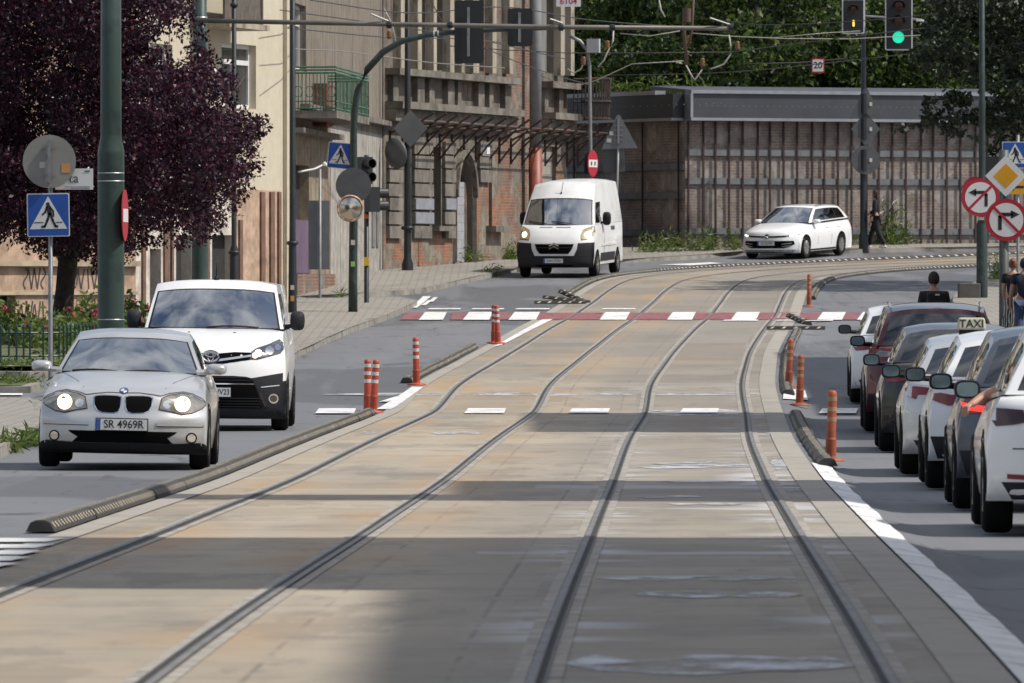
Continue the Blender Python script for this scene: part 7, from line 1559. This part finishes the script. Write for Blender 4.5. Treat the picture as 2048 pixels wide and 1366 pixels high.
mb = MB(); mb.box((0.0, -.285, 1.40), (.07, .006, .025)); mb.build('backpack_mark', SWHITE, p2)
def stripe_mat():
    m = bpy.data.materials.new('patterned_skirt'); m.use_nodes = True; nt, b, N, L = nodes_of(m); v = N('ShaderNodeTexCoord').outputs['Object']
    wv = N('ShaderNodeTexWave'); wv.inputs['Scale'].default_value = 3.2; wv.inputs['Distortion'].default_value = 6; wv.inputs['Detail Scale'].default_value = 1.6; mp = N('ShaderNodeMapping'); mp.inputs['Scale'].default_value = (2.2, 2.2, .8); L(v, mp.inputs['Vector']); L(mp.outputs['Vector'], wv.inputs['Vector'])
    L(mixc(N, L, rng(N, L, wv.outputs['Fac'], .55, .62), (.014, .014, .016), (.42, .40, .36)), b.inputs['Base Color']); b.inputs['Roughness'].default_value = .85; return m
X = PXX(2026, 172); w3 = person('woman with red hair in a black top and patterned skirt on the right pavement', X, 172, zg(X, 172)+KH, R(-8), 1.66, hair=HAIRA, skirt=stripe_mat(), bun=True, sleeve=False, arms={1: [(.2, .02, 1.12), (.2, .14, .92)], -1: [(-.19, .02, 1.12), (-.18, .14, .94)]})
X = PXX(2049, 169); p4 = person('person in a navy shirt and jeans cut off by the right edge', X, 169, zg(X, 169)+KH, R(-5), 1.70, top=CNAVY, legs=CJEAN, hair=HAIRD, sleeve=False, female=False, stride=.1, arms={1: [(.25, 0, 1.1), (.25, .1, .86)], -1: [(-.25, -.02, 1.1), (-.27, .06, .86)]})
# driver of the silver hatchback, behind the windscreen
def driver(label, car, seat_x, seat_y, z0, top, hands, arm_out=False):
    r_ = empty('person', (0, 0, 0), 0, label, 'person'); bpy.context.view_layer.update(); M = car.root.matrix_world.copy(); r_.matrix_world = M @ Matrix.Translation((seat_x, seat_y, z0))
    sh = .42; bd = [[(-.02, 0, -.05, .14), (-.03, 0, .2, .13), (-.02, 0, .38, .10), (0, 0, .50, .055), (.01, 0, .58, .05)]]; A = []
    for sg, (e, w_) in hands.items():
        A.append([(-.02, 0, .38, .10), (-.01, sg*.19, .40, .062), (*e, .046), (*w_, .032)]); d = (Vector(w_)-Vector(e)).normalized(); hh = hand(w_, d, (0, .2, 1), 1.1, 1.7); bd += [[(*w_, .032)]+hh[0][1:]]+hh[1:]
    o = skin('body', bd+A, SKIN, r_, 1); mb = MB(); ball(mb, (.04, 0, .66), (.095, .075, .118), 18, 14); hd = mb.build('t', SKIN, None, True); bm = bmesh.new(); bm.from_mesh(o.data); bm.from_mesh(hd.data); bm.to_mesh(o.data); bm.free(); bpy.data.objects.remove(hd); o.data.polygons.foreach_set('use_smooth', [True]*len(o.data.polygons))
    mb = MB(); ball(mb, (.02, 0, .69), (.105, .084, .11), 16, 12, lambda p: Vector((min(p.x, .05+.3*max(0, p.z)), p.y, max(p.z, -.06)))); mb.build('hair', HAIRD, r_, True)
    tp = [[(-.02, 0, -.05, .155), (-.03, 0, .2, .145), (-.02, 0, .38, .118), (0, 0, .49, .06)]]
    for a in A: q = [p for p in a]; q[0] = (-.02, 0, .38, .118); tp.append([q[0], (*q[1][:3], .078), tuple(q[1][i]*.35+q[2][i]*.65 for i in range(3))+(.062,)])
    skin('top', tp, top, r_, 1); return r_
driver('driver seen faintly through the windscreen of the silver hatchback', b, -.12, .36, .40, CBLK, {1: [(.22, .26, .22), (.42, .14, .36)], -1: [(.22, -.26, .2), (.42, -.14, .34)]})
driver('driver of the nearest white car with a bare forearm hanging out of the window', q7, .30, .40, .70, CRED, {1: [(.18, .45, .30), (.09, .535, .25)], -1: [(.22, -.26, .2), (.42, -.14, .34)]})
